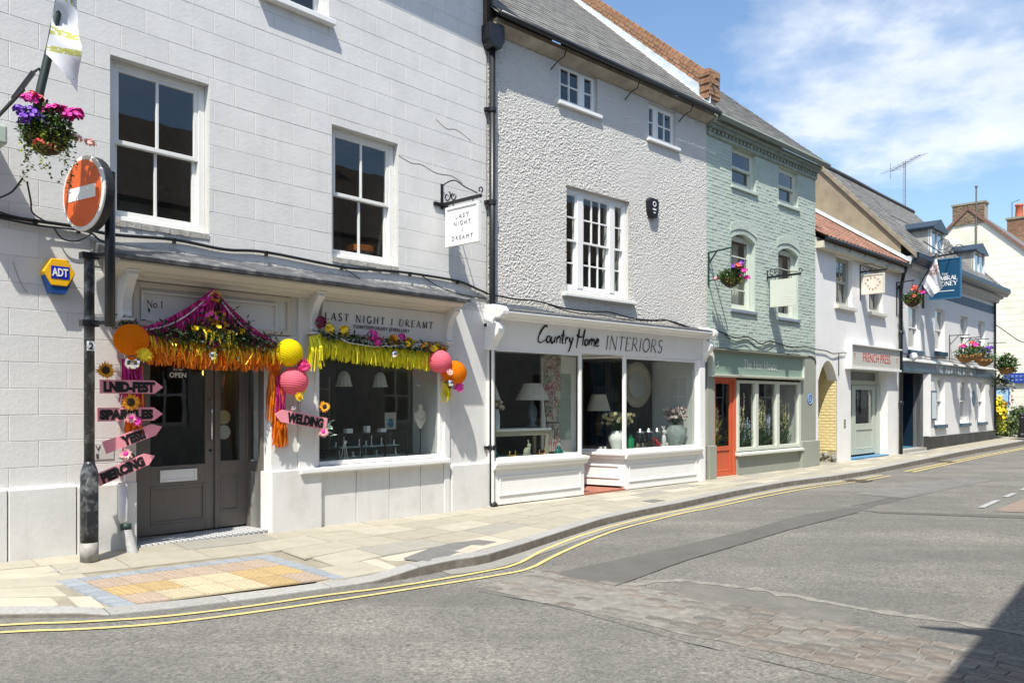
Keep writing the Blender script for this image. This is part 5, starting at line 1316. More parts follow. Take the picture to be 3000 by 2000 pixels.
for r in range(11):
    for k in range(25):
        c = Vector((.09 + k * .2365, 0, 0)); b = -.03 + r * .30
        if c.x > W4L - .1: continue
        o = bpy.data.objects.new('pantile', PM); COL.objects.link(o); o.parent = RF4
        o.location = (c.x, -.24 + b * math.cos(ra), 5.602 + b * math.sin(ra) + .012); o.rotation_euler = (ra - .035 + rg.uniform(-.01, .01), rg.uniform(-.02, .02), rg.uniform(-.02, .02))
MB().prism([(-.30, 5.60), (-.32, 5.55), (-.28, 5.50), (-.22, 5.52), (-.22, 5.60)], 'x', .02, W4L).build('gutter', M_black, B4)
MB().box(.0, W4L, -.20, .0, 5.34, 5.50).build('eaves_board', mat('cream_eaves', (.55, .52, .42), .7, .15, 3), B4)
for x in (.6, 1.5, 2.5, 3.4, 4.3, 5.2): MB().tube([(x, -.27, 5.50), (x + .02, -.20, 5.42), (x - .05, -.02, 5.38)], .009, 5).build('gutter_stay', M_black, B4)
for (a, b, c, d) in ((1.20, 2.21, 4.06, 5.32), (3.36, 4.35, 4.07, 5.34)):
    W = sash_window(B4, a, b, c, d, mat('stone_grey_joinery', (.40, .41, .36), .5), M_glass, M_dark, dep=.10, fw=.07, cols=2, sw=.05, sill=False)
    MB().box(a - .10, b + .12, -.10, .1, c - .10, c - .004).build('sill', mat('stone_sill', (.60, .58, .52), .8, .1, 5), W, bevel=.008)
    MB().box(a + .15, a + .75, .35, .36, c + .1, c + .62).build('blind', mat('cream_blind', (.6, .58, .48), .9), W)
FB4 = MB().box(1.78, 5.25, -.15, -.001, 2.50, 3.06).build('fascia_board', mat('warm_grey_fascia', (.52, .50, .455), .5, .03), B4)
t = MB(); t.box(1.74, 5.29, -.21, -.002, 3.06, 3.10); t.box(1.74, 5.29, -.19, -.002, 2.44, 2.50); t.box(1.735, 1.78, -.19, -.002, 2.504, 3.056); t.build('fascia_trim', M_offwhite, B4, bevel=.004)
M_redink = mat('red_lettering', (.48, .05, .035), .5)
tx = font_text('FRENCH PRESS', .34, M_redink, parent=FB4, loc=(2.52, -.1535, 2.655), bold=-.002); fit_text(tx, 1.95)
font_text('7', .2, M_redink, parent=FB4, loc=(1.95, -.1535, 2.72)); font_text('7', .2, M_redink, parent=FB4, loc=(4.98, -.1535, 2.68))
M_sg = mat('sage_grey_door', (.45, .49, .42), .45, .03)
t = MB(); t.box(2.12, 4.72, .25, .30, 2.05, 2.5); t.quad((2.13, .0, .0), (2.13, .25, .0), (2.13, .25, 2.5), (2.13, 0, 2.5)); t.box(4.50, 4.71, .2, .3, .1, 2.05); t.box(2.13, 2.75, .25, .30, .1, 2.05); t.build('door_frame', M_sg, B4)
t = MB(); frame_ring(t, 2.6, 4.5, 2.12, 2.46, .235, .25, .05); t.build('fanlight_frame', M_sg, B4); MB().box(2.66, 4.44, .24, .249, 2.17, 2.41).build('fanlight_pane', mat('dark_fanlight', (.10, .10, .085), .25), B4)
D4 = panel_door(B4, 'door', 2.80, 4.45, .14, 2.04, .24, M_sg, (3.05, 4.25, .98, 1.92), (3.05, 4.25, .28, .84))
room(D4, 2.8, 4.6, .31, 2.0, .1, 2.1, M_dark, 'room_interior'); MB().box(3.25, 3.95, .30, .305, 1.4, 1.88).build('door_notice', M_black, D4)
MB().box(2.13, 4.71, -.04, .3, -.2, .09).build('blue_doorstep', mat('blue_paint_step', (.10, .24, .42), .5, .1, 6), B4)
t = MB()
for k in range(3): t.box(1.68, 1.78, -.012, .0, .92 + k * .08, .97 + k * .08)
t.build('air_brick', mat('brass_vent', (.22, .19, .10), .6), B4)
cable(B4, [(0, -.04, 2.86), (.5, -.04, 2.85), (.9, -.05, 2.80), (1.4, -.04, 2.84), (1.74, -.04, 2.86)], .013); cable(B4, [(1.30, -.03, 2.83), (1.30, -.03, 2.25)], .01)
DP2 = thing('black_downpipe', 'thin black downpipe at the corner between the white cottage and the pub', 'downpipe', F4, 5.55, .08, 0)
t = MB(); t.tube([(0, 0, .05), (0, 0, 4.9), (-.02, -.08, 5.3), (-.05, -.18, 5.5)], .05, 10); t.build('pipe', M_black, DP2, smooth=True)
for z in (1.55, 3.6, 4.95): MB().lathe([(.06, -.05), (.07, -.03), (.07, .03), (.06, .05)], 10, (0, 0, z)).build('pipe_collar', M_black, DP2)

# ================================================================== HOUSE 5: the pub
B5 = thing('pub_building', 'white pub with navy sign bands, dormers and a steep slate roof', 'building', F5)
W5L = 10.62; LOC5 = Matrix.Translation(F5.P) @ Matrix.Rotation(F5.rz, 4, 'Z')
GW = [(3.20, 4.26, .84, 2.38), (6.0, 7.08, .83, 2.37), (8.32, 9.32, .83, 2.36)]; UW = [(.63, 1.75, 3.16, 4.55), (3.20, 4.26, 3.23, 4.64), (6.0, 6.97, 3.18, 4.61), (8.32, 9.32, 3.18, 4.60)]
M_pub = mat('pub_white', (.755, .75, .735), .7, .04, 2, .2, 20, .3, dirt=(.6, .6, .58), dscale=1.2, damt=.2)
H5 = GW + UW + [(.06, 2.02, -.3, 2.46)]
wall_sheet(0, W5L, -.3, 5.75, H5, 0, .3).build('wall', M_pub, B5)
body(B5, 0, W5L, 5.7, 6.5, M_pub)
MB().prism([(.1, -.3), (-.05, -.3), (-.05, .46), (.1, .48)], 'x', 2.15, W5L + .03).build('black_plinth', mat('black_masonry_paint', (.035, .034, .033), .6, .3, 3, .2, 20, dirt=(.16, .15, .13), dscale=2, damt=.5), B5)
for (a, b, c, d) in GW:
    W = sash_window(B5, a, b, c, d, M_white, M_glass, M_dark, dep=.09, fw=.055, cols=1, sw=.04, sill=False)
    MB().box(a - .06, b + .08, -.08, .16, c - .12, c - .004).build('sill', M_navy, W, bevel=.006)
for i, (a, b, c, d) in enumerate(UW):
    W = sash_window(B5, a, b, c, d, M_white, M_glass, M_dark, dep=.09, fw=.055, cols=1, sw=.04, sill=False)
    MB().box(a - .06, b + .08, -.08, .16, c - .14, c - .004).build('sill', M_navy, W, bevel=.006)
# fascia band
FB5 = MB().box(.0, W5L, -.085, -.001, 2.49, 2.79).build('fascia_band', M_navy, B5)
MB().prism([(0, 2.90), (-.14, 2.86), (-.15, 2.80), (-.10, 2.792), (0, 2.792)], 'x', 0, W5L).build('fascia_cornice', M_offwhite, B5)
lt = roman('THE ADMIRAL RODNEY', 3.05, 2.535, .20, 4.6, M_white, FB5, y=-.086, thick=.16, thin=.08, serif=.2)
# frieze band with pale lettering
FZ = MB().box(2.2, W5L - .02, -.012, -.001, 5.0, 5.30).build('frieze_band', mat('pale_blue_band', (.075, .135, .21), .6, .05), B5)
lt = roman('THE ADMIRAL RODNEY', 4.6, 5.05, .2, 5.0, mat('frieze_letter', (.26, .33, .40), .6), FZ, y=-.013, thick=.16, thin=.08)
MB().prism([(.02, 5.86), (-.36, 5.86), (-.40, 5.78), (-.30, 5.74), (-.26, 5.60), (-.14, 5.56), (-.12, 5.46), (.02, 5.42)], 'x', -.02, W5L + .25).build('eaves_cornice', mat('grey_cornice', (.46, .47, .47), .6, .1, 4), B5)
MB().prism([(-.30, 5.95), (-.50, 5.95), (-.51, 5.80), (-.44, 5.74), (-.40, 5.66), (-.30, 5.66)], 'x', -.02, W5L + .30).build('gutter', M_navydk, B5)
t = MB(); t.tube([(W5L - .1, -.06, 5.5), (W5L - .1, -.06, .5)], .04, 8); t.build('downpipe', M_black, B5)
# door recess
t = MB(); t.quad((.06, 0, 0), (.06, .8, 0), (.06, .8, 2.46), (.06, 0, 2.46)); t.quad((2.02, 0, 0), (2.02, .8, 0), (2.02, .8, 2.46), (2.02, 0, 2.46)); t.quad((.06, 0, 2.45), (2.02, 0, 2.45), (2.02, .8, 2.45), (.06, .8, 2.45)); t.build('porch_lining', M_navydk, B5)
D5 = MB().box(.10, 2.0, .78, .84, .17, 2.43).build('door', M_navydk, B5)
for a in (.25, 1.15):
    t = MB(); frame_ring(t, a, a + .7, .35, 1.05, .765, .78, .05); t.build('panel_moulding', M_navy, D5); t = MB(); frame_ring(t, a, a + .7, 1.2, 2.2, .765, .78, .05); t.build('panel_moulding', M_navy, D5)
MB().box(.0, 2.1, -.10, .8, -.2, .16).build('doorstep', mat('grey_step', (.35, .34, .31), .8), B5); MB().box(.0, 2.05, -.35, -.10, -.2, .07).build('doorstep', MATS['grey_step'], B5); MB().box(.2, 1.9, .2, .78, .161, .18).build('blue_mat', mat('blue_mat', (.05, .15, .25), .8), B5)
MB().box(2.03, 2.2, -.12, .2, -.3, .5).build('black_pier_base', MATS['black_masonry_paint'], B5)
MB().prism([(2.02, -.001), (2.45, -.10), (2.46, .1), (2.02, .1)], 'z', .5, 2.46).build('porch_pier', M_pub, B5)
# roof, gable
RUN = 2.42; ZR = 9.06; ZE = 5.88; pit = (ZR - ZE) / (RUN + .42)
t = MB().quad((.03, -.42, ZE), (W5L + .2, -.42, ZE), (8.83, RUN, ZR), (.03, RUN, ZR)); t.quad((.03, RUN, ZR), (8.83, RUN, ZR), (W5L + .2, 6.0, ZE), (.03, 6.0, ZE)); t.add([(W5L + .2, -.42, ZE), (W5L + .2, 6.0, ZE), (8.83, RUN, ZR)], [(0, 1, 2)]); RF5 = t.build('roof', M_slate2, B5)
ra = math.atan(pit); sl_ = math.hypot(RUN + .42, ZR - ZE)
def cut(j): return 0
hl = []
for j in range(22):
    b0 = j * .2; f = (b0 + .1) / sl_; xmax = (W5L + .2) + (8.83 - W5L - .2) * f; hl.append((xmax, 99, b0 - .001, b0 + .201))
hl += [(2.75, 4.55, .0, 2.5), (7.7, 9.8, .0, 2.2)]
pieces(RF5, 'slate', M_slate, (0, -.42, ZE + .012), (1, 0, 0), (0, math.cos(ra), math.sin(ra)), (0, -math.sin(ra), math.cos(ra)), .05, W5L + .2, 0, sl_, .36, .2, .01, hl, .006, .002, .003, .1, M=LOC5, limit=200, tilt=.006, wob=.006)
t = MB(); t.tube([(.03, RUN, ZR + .03), (2.5, RUN, ZR + .05), (5, RUN, ZR + .02), (8.83, RUN, ZR + .03)], .09, 8); t.build('ridge_tiles', mat('dark_ridge', (.07, .068, .065), .8, .2, 9), B5)
t = MB(); t.add([(.0, .01, 5.6), (.0, 6, 5.6), (.0, RUN, ZR - .05), (.0, .01, 6.3)], [(0, 1, 2, 3)]); t.quad((.0, .01, 5.6), (0, 6, 5.6), (0, 6, 3), (0, .01, 3)); t.build('gable_wall', M_tan, B5)
MB().prism([(-.44, ZE - .1), (RUN, ZR - .12), (RUN, ZR + .05), (-.44, ZE + .05)], 'x', -.07, .02).build('verge_board', mat('tan_verge', (.27, .235, .17), .8, .2, 5), B5)
t = MB()
for k in range(10):
    y0 = -.25 + 2.9 * k / 10; y1 = -.25 + 2.9 * (k + 1) / 10
    t.quad((-.02, y0, 5.66 + (y0 + .25) * PIT4), (-.02, y1, 5.66 + (y1 + .25) * PIT4), (-.012, y1, 5.80 + (y1 + .25) * PIT4), (-.012, y0, 5.80 + (y0 + .25) * PIT4)); t.quad((-.22, y0, 5.67 + (y0 + .25) * PIT4 + .02), (-.22, y1, 5.67 + (y1 + .25) * PIT4 + .02), (-.015, y1, 5.70 + (y1 + .25) * PIT4), (-.015, y0, 5.70 + (y0 + .25) * PIT4))
t.build('flashing', mat('white_flashing', (.50, .52, .53), .6, .1, 4), B5)
# dormers
def dormer(u0, u1, z0, z1, y0):
    yb = y0 + (z1 - z0) / pit + .35
    t = MB(); t.quad((u0, y0, z0), (u0, y0, z1), (u0, yb, z1), (u0, yb - .4, z0 + .2)); t.quad((u1, y0, z0), (u1, y0, z1), (u1, yb, z1), (u1, yb - .4, z0 + .2)); Dm = t.build('dormer', mat('grey_dormer_cheek', (.36, .36, .33), .9, .25, 3, dirt=(.2, .2, .17), dscale=2, damt=.5), B5)
    t = MB(); ia = frame_ring(t, u0, u1, z0, z1, y0 - .04, y0 + .06, .08); t.box((u0 + u1) / 2 - .04, (u0 + u1) / 2 + .04, y0 - .03, y0 + .05, ia[2], ia[3]); t.build('dormer_frame', M_white, Dm)
    for a, b in ((ia[0], (u0 + u1) / 2 - .04), ((u0 + u1) / 2 + .04, ia[1])): MB().quad((a, y0, ia[2]), (b, y0, ia[2]), (b, y0, ia[3]), (a, y0, ia[3])).build('pane', M_glass, Dm)
    MB().prism([(u0 - .12, z1), ((u0 + u1) / 2, z1 + .32), (u1 + .12, z1), (u1 + .12, z1 - .07), (u0 - .12, z1 - .07)], 'y', y0 - .15, yb + .2).build('dormer_roof', M_navydk, Dm)
    room(Dm, u0 + .02, u1 - .02, y0 + .08, y0 + .5, z0, z1, M_dark)
dormer(3.05, 4.35, 6.25, 7.25, .10); dormer(8.1, 9.5, 6.25, 7.2, .10)
# ================================================================== houses beyond the pub
FG = Front((0, 0), (1, 0))
# cream gable house: gable stands square to the street, past the pub yard
CG = thing('cream_gable_house', 'cream painted gable-end house with a brick chimney beyond the pub', 'building', F5, 18.4, 0, 0)
gx = 0.0   # local: x along the street, y into the plot; gable face at x = 0 looking back down the street
def gz(y): return 10.95 - abs(y - 2.85) * .97
t = MB(); ys = [-2.5, 2.85, 8.2]
t.add([(0, -2.5, -.3), (0, 8.2, -.3), (0, 8.2, gz(8.2)), (0, 2.85, gz(2.85)), (0, -2.5, gz(-2.5))], [(0, 1, 2, 3, 4)])
t.quad((0, -2.5, -.3), (9, -2.5, -.3), (9, -2.5, gz(-2.5)), (0, -2.5, gz(-2.5))); t.quad((0, 8.2, -.3), (9, 8.2, -.3), (9, 8.2, gz(8.2)), (0, 8.2, gz(8.2)))
t.build('gable_wall', M_creamwall, CG)
t = MB()
for k in range(30):
    z = .6 + k * .3
    if z < 10: t.box(-.006, .0, max(-2.48, 2.85 - (10.95 - z) / .97 + .15), min(8.1, 2.85 + (10.95 - z) / .97 - .15), z, z + .004)
t.build('boarding_lines', mat('cream_joint', (.62, .6, .48), .9), CG)
for s_ in (-1, 1):
    t = MB(); ye = 2.85 + s_ * 5.5
    t.quad((-.12, 2.85, 11.05), (9, 2.85, 11.05), (9, ye, 11.05 - 5.5 * .97), (-.12, ye, 11.05 - 5.5 * .97)); t.build('roof', M_slate2, CG)
    t = MB(); a = Vector((-.06, 2.85, 10.98)); b = Vector((-.06, ye, 10.98 - 5.5 * .97)); t.bar(a, b, .12, .13); t.build('brick_verge', mat('red_brick_verge', (.19, .105, .08), .85, .3, 14), CG)
t = MB(); t.box(-.05, .55, 2.15, 3.55, 10.2, 11.15); CH_ = t.build('chimney', M_mortar, CG)
pieces(CH_, 'brick', mat('sooty_brick', (.30, .21, .13), .9, .3, 14, .4, 60, rand=.5), (-.05, 0, 0), (0, 1, 0), (0, 0, 1), (-1, 0, 0), 2.15, 3.55, 10.2, 11.15, .225, .075, .012, (), .02, .004, .01, .05, wob=.008)
MB().box(-.10, .6, 2.10, 3.6, 11.15, 11.24).build('chimney_cap', mat('mossy_cap', (.26, .24, .17), .9, .3, 10), CH_)
t = MB(); t.tube([(-.08, 2.5, 11.9), (-.08, 2.5, 4.5)], .035, 8); t.build('vent_pipe', mat('pipe_grey', (.12, .12, .12), .6), CG); t = MB(); t.ball((-.08, 2.5, 11.95), .07, 8, 5); t.build('pipe_cowl', MATS['pipe_grey'], CG)
# second house behind with a brick stack and a red pot
RH = thing('brick_chimney_house', 'brick house far behind with a stout stack and one red chimney pot', 'building', F5, 30.5, -.5, 0)
t = MB(); t.box(0, 9, -1.5, 7, -.3, 7.6); t.build('wall', mat('far_red_brick', (.33, .16, .10), .9, .25, 6), RH)
t = MB(); t.prism([(-2, 7.5), (2.75, 11.3), (7.5, 7.5)], 'x', -.1, 9.1); t.build('roof', M_slate2, RH)
t = MB(); t.box(-.2, .6, 1.35, 3.28, 7.5, 12.5); ST_ = t.build('chimney', M_mortar, RH)
pieces(ST_, 'brick', M_brick, (-.2, 0, 0), (0, 1, 0), (0, 0, 1), (-1, 0, 0), 1.35, 3.28, 10.0, 12.5, .25, .085, .014, (), .02, .004, .008, .05, wob=.008, limit=200)
MB().box(-.28, .68, 1.28, 3.35, 12.5, 12.62).build('chimney_cap', MATS['mossy_cap'], ST_)
t = MB(); t.lathe([(.24, 12.6), (.22, 12.68), (.19, 13.28), (.23, 13.32), (.23, 13.42), (.17, 13.42)], 14, (.2, 2.72, 0)); t.build('chimney_pot', mat('terracotta_pot', (.48, .12, .06), .7, .1, 6), RH, smooth=True)
MB().tube([(.2, 3.1, 12.6), (.2, 3.1, 13.6), (.2, 2.7, 13.7)], .02, 5).build('aerial', M_black, RH)
# ================================================================== houses across the street (behind and right of the camera): they shade the road and show in the glass
edge_d = Vector((0.639, 0.769, 0)).normalized(); A_ = Vector((4.81, 7.482, -.1)); HE = 6.0
E_ = A_ + SUN * ((HE + .1) / SUN.z)
nr = Vector((edge_d.y, -edge_d.x, 0))       # away from the street
FO = Front((E_.x - edge_d.x * 9 + nr.x * .32, E_.y - edge_d.y * 9 + nr.y * .32), (edge_d.x, edge_d.y))
class Opp(Front): pass
OB = thing('stone_terrace', 'stone terrace on the near side of the street whose eaves shade the road', 'building', FO)
# local: x along street, y towards the street here is +y (left of d); house lies on -y
M_ob = mat('terrace_stone', (.40, .385, .34), .9, .2, 4, .3, 30)
LO, LE = -14, 44
hol = [(x, x + 1.0, z, z + 1.5) for x in range(-10, 42, 3) for z in (1.0, 3.7)]
t = MB(); us = sorted({LO, LE, *[h[0] for h in hol], *[h[1] for h in hol]}); zs = [-.3, 1.0, 2.5, 3.7, 5.2, 6.0]
for a, b in zip(us, us[1:]):
    for c, d in zip(zs, zs[1:]):
        if any(h[0] < (a + b) / 2 < h[1] and h[2] < (c + d) / 2 < h[3] for h in hol): continue
        t.quad((a, 0, c), (b, 0, c), (b, 0, d), (a, 0, d))
t.quad((LO, 0, -.3), (LO, -7, -.3), (LO, -7, 6), (LO, 0, 6)); t.quad((LE, 0, -.3), (LE, -7, -.3), (LE, -7, 6), (LE, 0, 6)); t.quad((LO, -7, -.3), (LE, -7, -.3), (LE, -7, 6), (LO, -7, 6))
t.build('wall', M_ob, OB)
for h in hol:
    t = MB(); frame_ring(t, h[0], h[1], h[2], h[3], -.16, -.08, .09); t.box((h[0] + h[1]) / 2 - .03, (h[0] + h[1]) / 2 + .03, -.15, -.1, h[2] + .09, h[3] - .09); t.box(h[0] + .09, h[1] - .09, -.15, -.1, (h[2] + h[3]) / 2 - .03, (h[2] + h[3]) / 2 + .03)
    t.quad((h[0], -.14, h[2]), (h[1], -.14, h[2]), (h[1], -.14, h[3]), (h[0], -.14, h[3])); wnd = t.build('window', M_offwhite, OB)
    MB().quad((h[0] + .09, -.12, h[2] + .09), (h[1] - .09, -.12, h[2] + .09), (h[1] - .09, -.12, h[3] - .09), (h[0] + .09, -.12, h[3] - .09)).build('pane', mat('dark_pane', (.015, .016, .018), .1), wnd)
def tile_mat():
    m = bpy.data.materials.new('plain_tile_roof'); m.use_nodes = True; t = NT(m.node_tree); bs = t.n['Principled BSDF']
    co = t.new('ShaderNodeTexCoord').outputs['Object']; br = t.new('ShaderNodeTexBrick'); br.inputs['Scale'].default_value = 1; br.inputs['Brick Width'].default_value = .2; br.inputs['Row Height'].default_value = .13; br.inputs['Mortar Size'].default_value = .012
    br.inputs[1].default_value = (.135, .10, .072, 1); br.inputs[2].default_value = (.095, .072, .055, 1); br.inputs[3].default_value = (.03, .015, .01, 1)
    t.link(co, br.inputs[0]); t.link(br.outputs[0], bs.inputs['Base Color']); bs.inputs['Roughness'].default_value = .85; return m
t = MB(); t.quad((LO, .32, 6.0), (LE, .32, 6.0), (LE, -3.5, 9.0), (LO, -3.5, 9.0)); t.quad((LO, -3.5, 9.0), (LE, -3.5, 9.0), (LE, -7.2, 6), (LO, -7.2, 6)); t.quad((LO, .32, 6.0), (LE, .32, 6.0), (LE, 0, 5.95), (LO, 0, 5.95)); t.build('roof', tile_mat(), OB)
for x in (-6, 5, 16, 27): MB().box(x, x + .8, -3.8, -3.2, 8.5, 10.3).build('chimney', M_ob, OB)
MB().tube([(6.95, .25, 5.93), (6.85, .5, 5.97), (6.75, .72, 6.0)], [.12, .06, .02], 6).build('eaves_finial', M_black, OB)

# ================================================================== pub yard: shrubs, board, bollard, signs
def bush(name, label, loc, rad, n, ln, lm, fm=None, nf=0, fr=.05, seed=1, cat='shrub'):
    o = thing(name, label, cat, None, loc=loc); rg = random.Random(seed)
    t = MB()
    for k in range(6):
        a = rg.uniform(0, 6.28); t.tube([(0, 0, -.1), (math.cos(a) * rad[0] * .3, math.sin(a) * rad[1] * .3, rad[2] * .8), (math.cos(a) * rad[0] * .6, math.sin(a) * rad[1] * .6, rad[2] * 1.5)], [.025, .015, .005], 5)
    t.build('stems', mat('twig_brown', (.09, .065, .04), .85), o)
    t = MB(); 
    for k in range(9):
        c = (rg.uniform(-.5, .5) * rad[0], rg.uniform(-.5, .5) * rad[1], rad[2] * rg.uniform(.45, 1.4)); foliage(t, n // 9, c, (rad[0] * .55, rad[1] * .55, rad[2] * .5), ln, ln * .5, rg, .4, .3)
    t.build('foliage', lm, o, kind='stuff')
    if fm:
        t = MB(); blooms(t, nf, (0, 0, rad[2] * .95), (rad[0] * .9, rad[1] * .9, rad[2] * .95), fr, 5, rg, .1); t.build('flowers', fm, o, kind='stuff')
    return o
M_sh = mat('shrub_green', (.075, .13, .035), .55, .45, 5); M_sh2 = mat('shrub_sage', (.13, .175, .075), .6, .4, 5)
bush('yellow_shrub', 'bright yellow flowering shrub at the corner of the pub', (19.35, 32.1, .1), (.55, .55, .95), 1500, .13, mat('gold_leaf', (.36, .37, .03), .55, .4, 6), M_yelpet, 260, .07, 3)
bush('grey_green_shrub', 'low grey-green shrub beside the yellow shrub', (20.35, 32.9, .08), (.8, .6, .55), 2200, .14, M_sh2, None, 0, .05, 4)
bush('tall_rose_shrub', 'tall thin leafy shrub in front of the cream gable', (20.7, 33.9, .08), (.7, .6, 1.35), 1300, .15, M_sh, M_peach, 30, .06, 5)
bush('leafy_shrub', 'bushy green shrub behind the bollard', (21.9, 34.6, .08), (1.0, .8, .75), 2400, .15, M_sh, None, 0, .05, 6)
bush('leafy_shrub', 'green shrub at the far right edge beyond the bollard', (24.3, 37.0, .08), (1.4, 1.2, .9), 2200, .17, M_sh, M_pink, 30, .06, 7)
MB().quad((18.9, 31.9, .12), (21.5, 31.0, .12), (60, 70, .12), (40, 70, .12)).build('yard_ground', mat('yard_gravel', (.30, .26, .22), .9, .15, 20, .3, 80))['kind'] = 'structure'
BO = thing('bollard', 'black iron bollard on the pavement edge at the far right', 'bollard', None, loc=(20.62, 32.2, .04))
MB().lathe([(.16, 0), (.16, .22), (.13, .26), (.105, .28), (.10, .82), (.12, .84), (.12, .90), (.10, .93), (.11, 1.02), (.06, 1.08), (.01, 1.09)], 16).build('post', M_black, BO, smooth=False)
NB = thing('notice_board', 'white framed notice board with a blue poster behind the pub corner', 'noticeboard', None, loc=(20.40, 33.3, .22), rot=R(20))
MB().box(-.62, .62, -.04, .04, .98, 2.05).build('frame', M_white, NB, bevel=.01); MB().box(-.48, .48, -.05, -.041, 1.12, 1.92).build('poster_border', mat('poster_blue', (.02, .10, .30), .4), NB); MB().box(-.40, .40, -.056, -.051, 1.18, 1.86).build('poster', mat('poster_sky', (.35, .55, .75), .5, .2, 3), NB)
MB().box(-.38, .38, -.060, -.057, 1.20, 1.34).build('poster_red_picture', mat('poster_red', (.5, .08, .05), .5, .4, 9), NB); t = MB(); t.tube([(0, -.058, 1.55), (0, -.062, 1.55)], .11, 12); t.build('poster_picture', mat('poster_cream', (.7, .62, .4), .5, .3, 9), NB)
MB().prism([(-.72, 2.05), (.72, 2.05), (.66, 2.14), (-.66, 2.14)], 'y', -.12, .1).build('canopy', mat('grey_canopy', (.4, .4, .37), .7), NB); t = MB(); t.box(-.5, -.42, -.03, .03, 0, .98); t.build('post', M_white, NB); t = MB(); t.box(.42, .5, -.03, .03, 0, .98); t.build('post', M_white, NB)
BS = thing('blue_street_sign', 'blue rectangular sign board on the cream gable wall at the right edge', 'sign', F5, 18.4, -1.22, 0, rot=R(-90))
# local now: x points away from the street front... board lies on the gable face
MB().box(-.1, 2.6, -.14, -.10, 2.45, 2.92).build('board', mat('road_sign_blue', (.015, .05, .30), .35), BS)
t = MB()
for k in range(14): t.box(.02 + k * .17, .13 + k * .17, -.146, -.141, 2.72, 2.84)
for k in range(12): t.box(.02 + k * .17, .13 + k * .17, -.146, -.141, 2.55, 2.65)
t.build('sign_print', mat('faint_sign_print', (.14, .2, .45), .5), BS, kind='stuff')
# telephone wire from the pub corner
W_ = thing('overhead_wire', 'thin black wire sagging from the pub corner to the cream gable', 'cable', None, loc=tuple(F5.w(10.6, .05, 4.6)))
e = F5.w(18.3, 1.6, 5.0) - F5.w(10.6, .05, 4.6)
MB().tube([(0, 0, 0), (e.x * .25, e.y * .25, -.55), (e.x * .5, e.y * .5, -.75), (e.x * .75, e.y * .75, -.5), (e.x, e.y, e.z)], .018, 5).build('wire', M_black, W_)
AN = thing('tv_aerial', 'tall lattice television aerial mast on the pub roof ridge', 'aerial', F5, 7.88, -2.42, 9.0)
t = MB()
for k in range(3):
    a = k * 2.094; t.tube([(.06 * math.cos(a), .06 * math.sin(a), 0), (.05 * math.cos(a), .05 * math.sin(a), 1.9)], .010, 5)
for k in range(14): z = .1 + k * .13; t.tube([(.06, 0, z), (-.03, .052, z + .06), (-.03, -.052, z + .1), (.06, 0, z + .13)], .006, 4)
t.build('mast', mat('galvanised', (.35, .36, .37), .5, metal=.6), AN)
t = MB(); t.tube([(-.95, .2, 1.35), (1.1, -.25, 2.35)], .016, 5)
for k in range(9):
    f = k / 8; c = Vector((-.95 + 2.05 * f, .2 - .45 * f, 1.35 + 1.0 * f)); l = .38 - .1 * f; t.tube([(c.x - .05 * l, c.y - l, c.z), (c.x + .05 * l, c.y + l, c.z)], .008, 4)
t.tube([(-.95, .2, 1.05), (-.95, .2, 1.65)], .01, 4); t.build('aerial_arms', mat('aerial_metal', (.18, .18, .19), .5, metal=.5), AN)
TR = thing('potted_olive_branches', 'leafy green branches hanging at the corner below the last pub basket', 'plant', F5, 10.2, .35, 2.35); t = MB(); foliage(t, 200, (0, 0, 0), (.45, .4, .42), .17, .08, random.Random(5), .2, .2); t.build('foliage', M_sh, TR, kind='stuff')

# ================================================================== hanging signs
def curl(cx_, cz, r0, r1, a0, a1, n=14): return [(0, -(cx_ + (r0 + (r1 - r0) * i / n) * math.cos(R(a0 + (a1 - a0) * i / n))), cz + (r0 + (r1 - r0) * i / n) * math.sin(R(a0 + (a1 - a0) * i / n))) for i in range(n + 1)]
def sign_bracket(name, label, fr, u, z, L, scroll=True, plate=.34, m=None, r=.014):
    """arm of length L out from the wall at height z"""
    S = thing(name, label, 'bracket', fr, u, 0, z); m = m or M_black
    MB().box(-.022, .022, -.014, 0, -.06, plate).build('wall_plate', m, S); t = MB(); t.bar((0, 0, 0), (0, -L, 0), .03, .045); t.build('arm', m, S)
    if scroll:
        t = MB(); t.tube(smooth_line(curl(.12, .10, .02, .075, 0, 420), 1), r * .7, 5); t.tube(smooth_line(curl(.26, .08, .02, .06, 180, -240), 1), r * .7, 5)
        t.tube(smooth_line([(0, 0, plate - .05), (0, -.10, plate - .0), (0, -.28, plate + .0), (0, -L * .62, plate * .55), (0, -L + .08, .05)], 6), r * .7, 5); t.tube(curl(L - .02, .08, .015, .05, 270, -60), r * .7, 5); t.build('scrollwork', m, S)
    return S
SB = sign_bracket('iron_sign_bracket', 'black iron scroll bracket holding the jewellery shop hanging sign', F1, 6.01, 4.40, .80, True, .30)
MB().box(-.16, .10, -.035, -.002, -.03, .02).build('cross_plate', M_black, SB)
def hang_board(name, label, fr, u, z, o0, o1, h_, m, frame=None, th=.03, fw=.035):
    S = thing(name, label, 'sign', fr, u, (o0 + o1) / 2, z); hw = (o1 - o0) / 2
    MB().box(-th / 2, th / 2, -hw, hw, -h_, 0).build('board', m, S, bevel=.004)
    if frame is not None:
        t = MB()
        for sx in (-1, 1):
            x0, x1 = (th / 2 + .0015, th / 2 + .014) if sx > 0 else (-th / 2 - .014, -th / 2 - .0015)
            t.box(x0, x1, -hw, hw, -fw, 0); t.box(x0, x1, -hw, hw, -h_, -h_ + fw); t.box(x0, x1, -hw, -hw + fw, -h_ + fw, -fw); t.box(x0, x1, hw - fw, hw, -h_ + fw, -fw)
        t.build('frame', frame, S)
    for y in (-hw * .6, hw * .6): MB().tube([(0, y, -.01), (0, y, .075)], .008, 5).build('hanger', M_black, S)
    return S
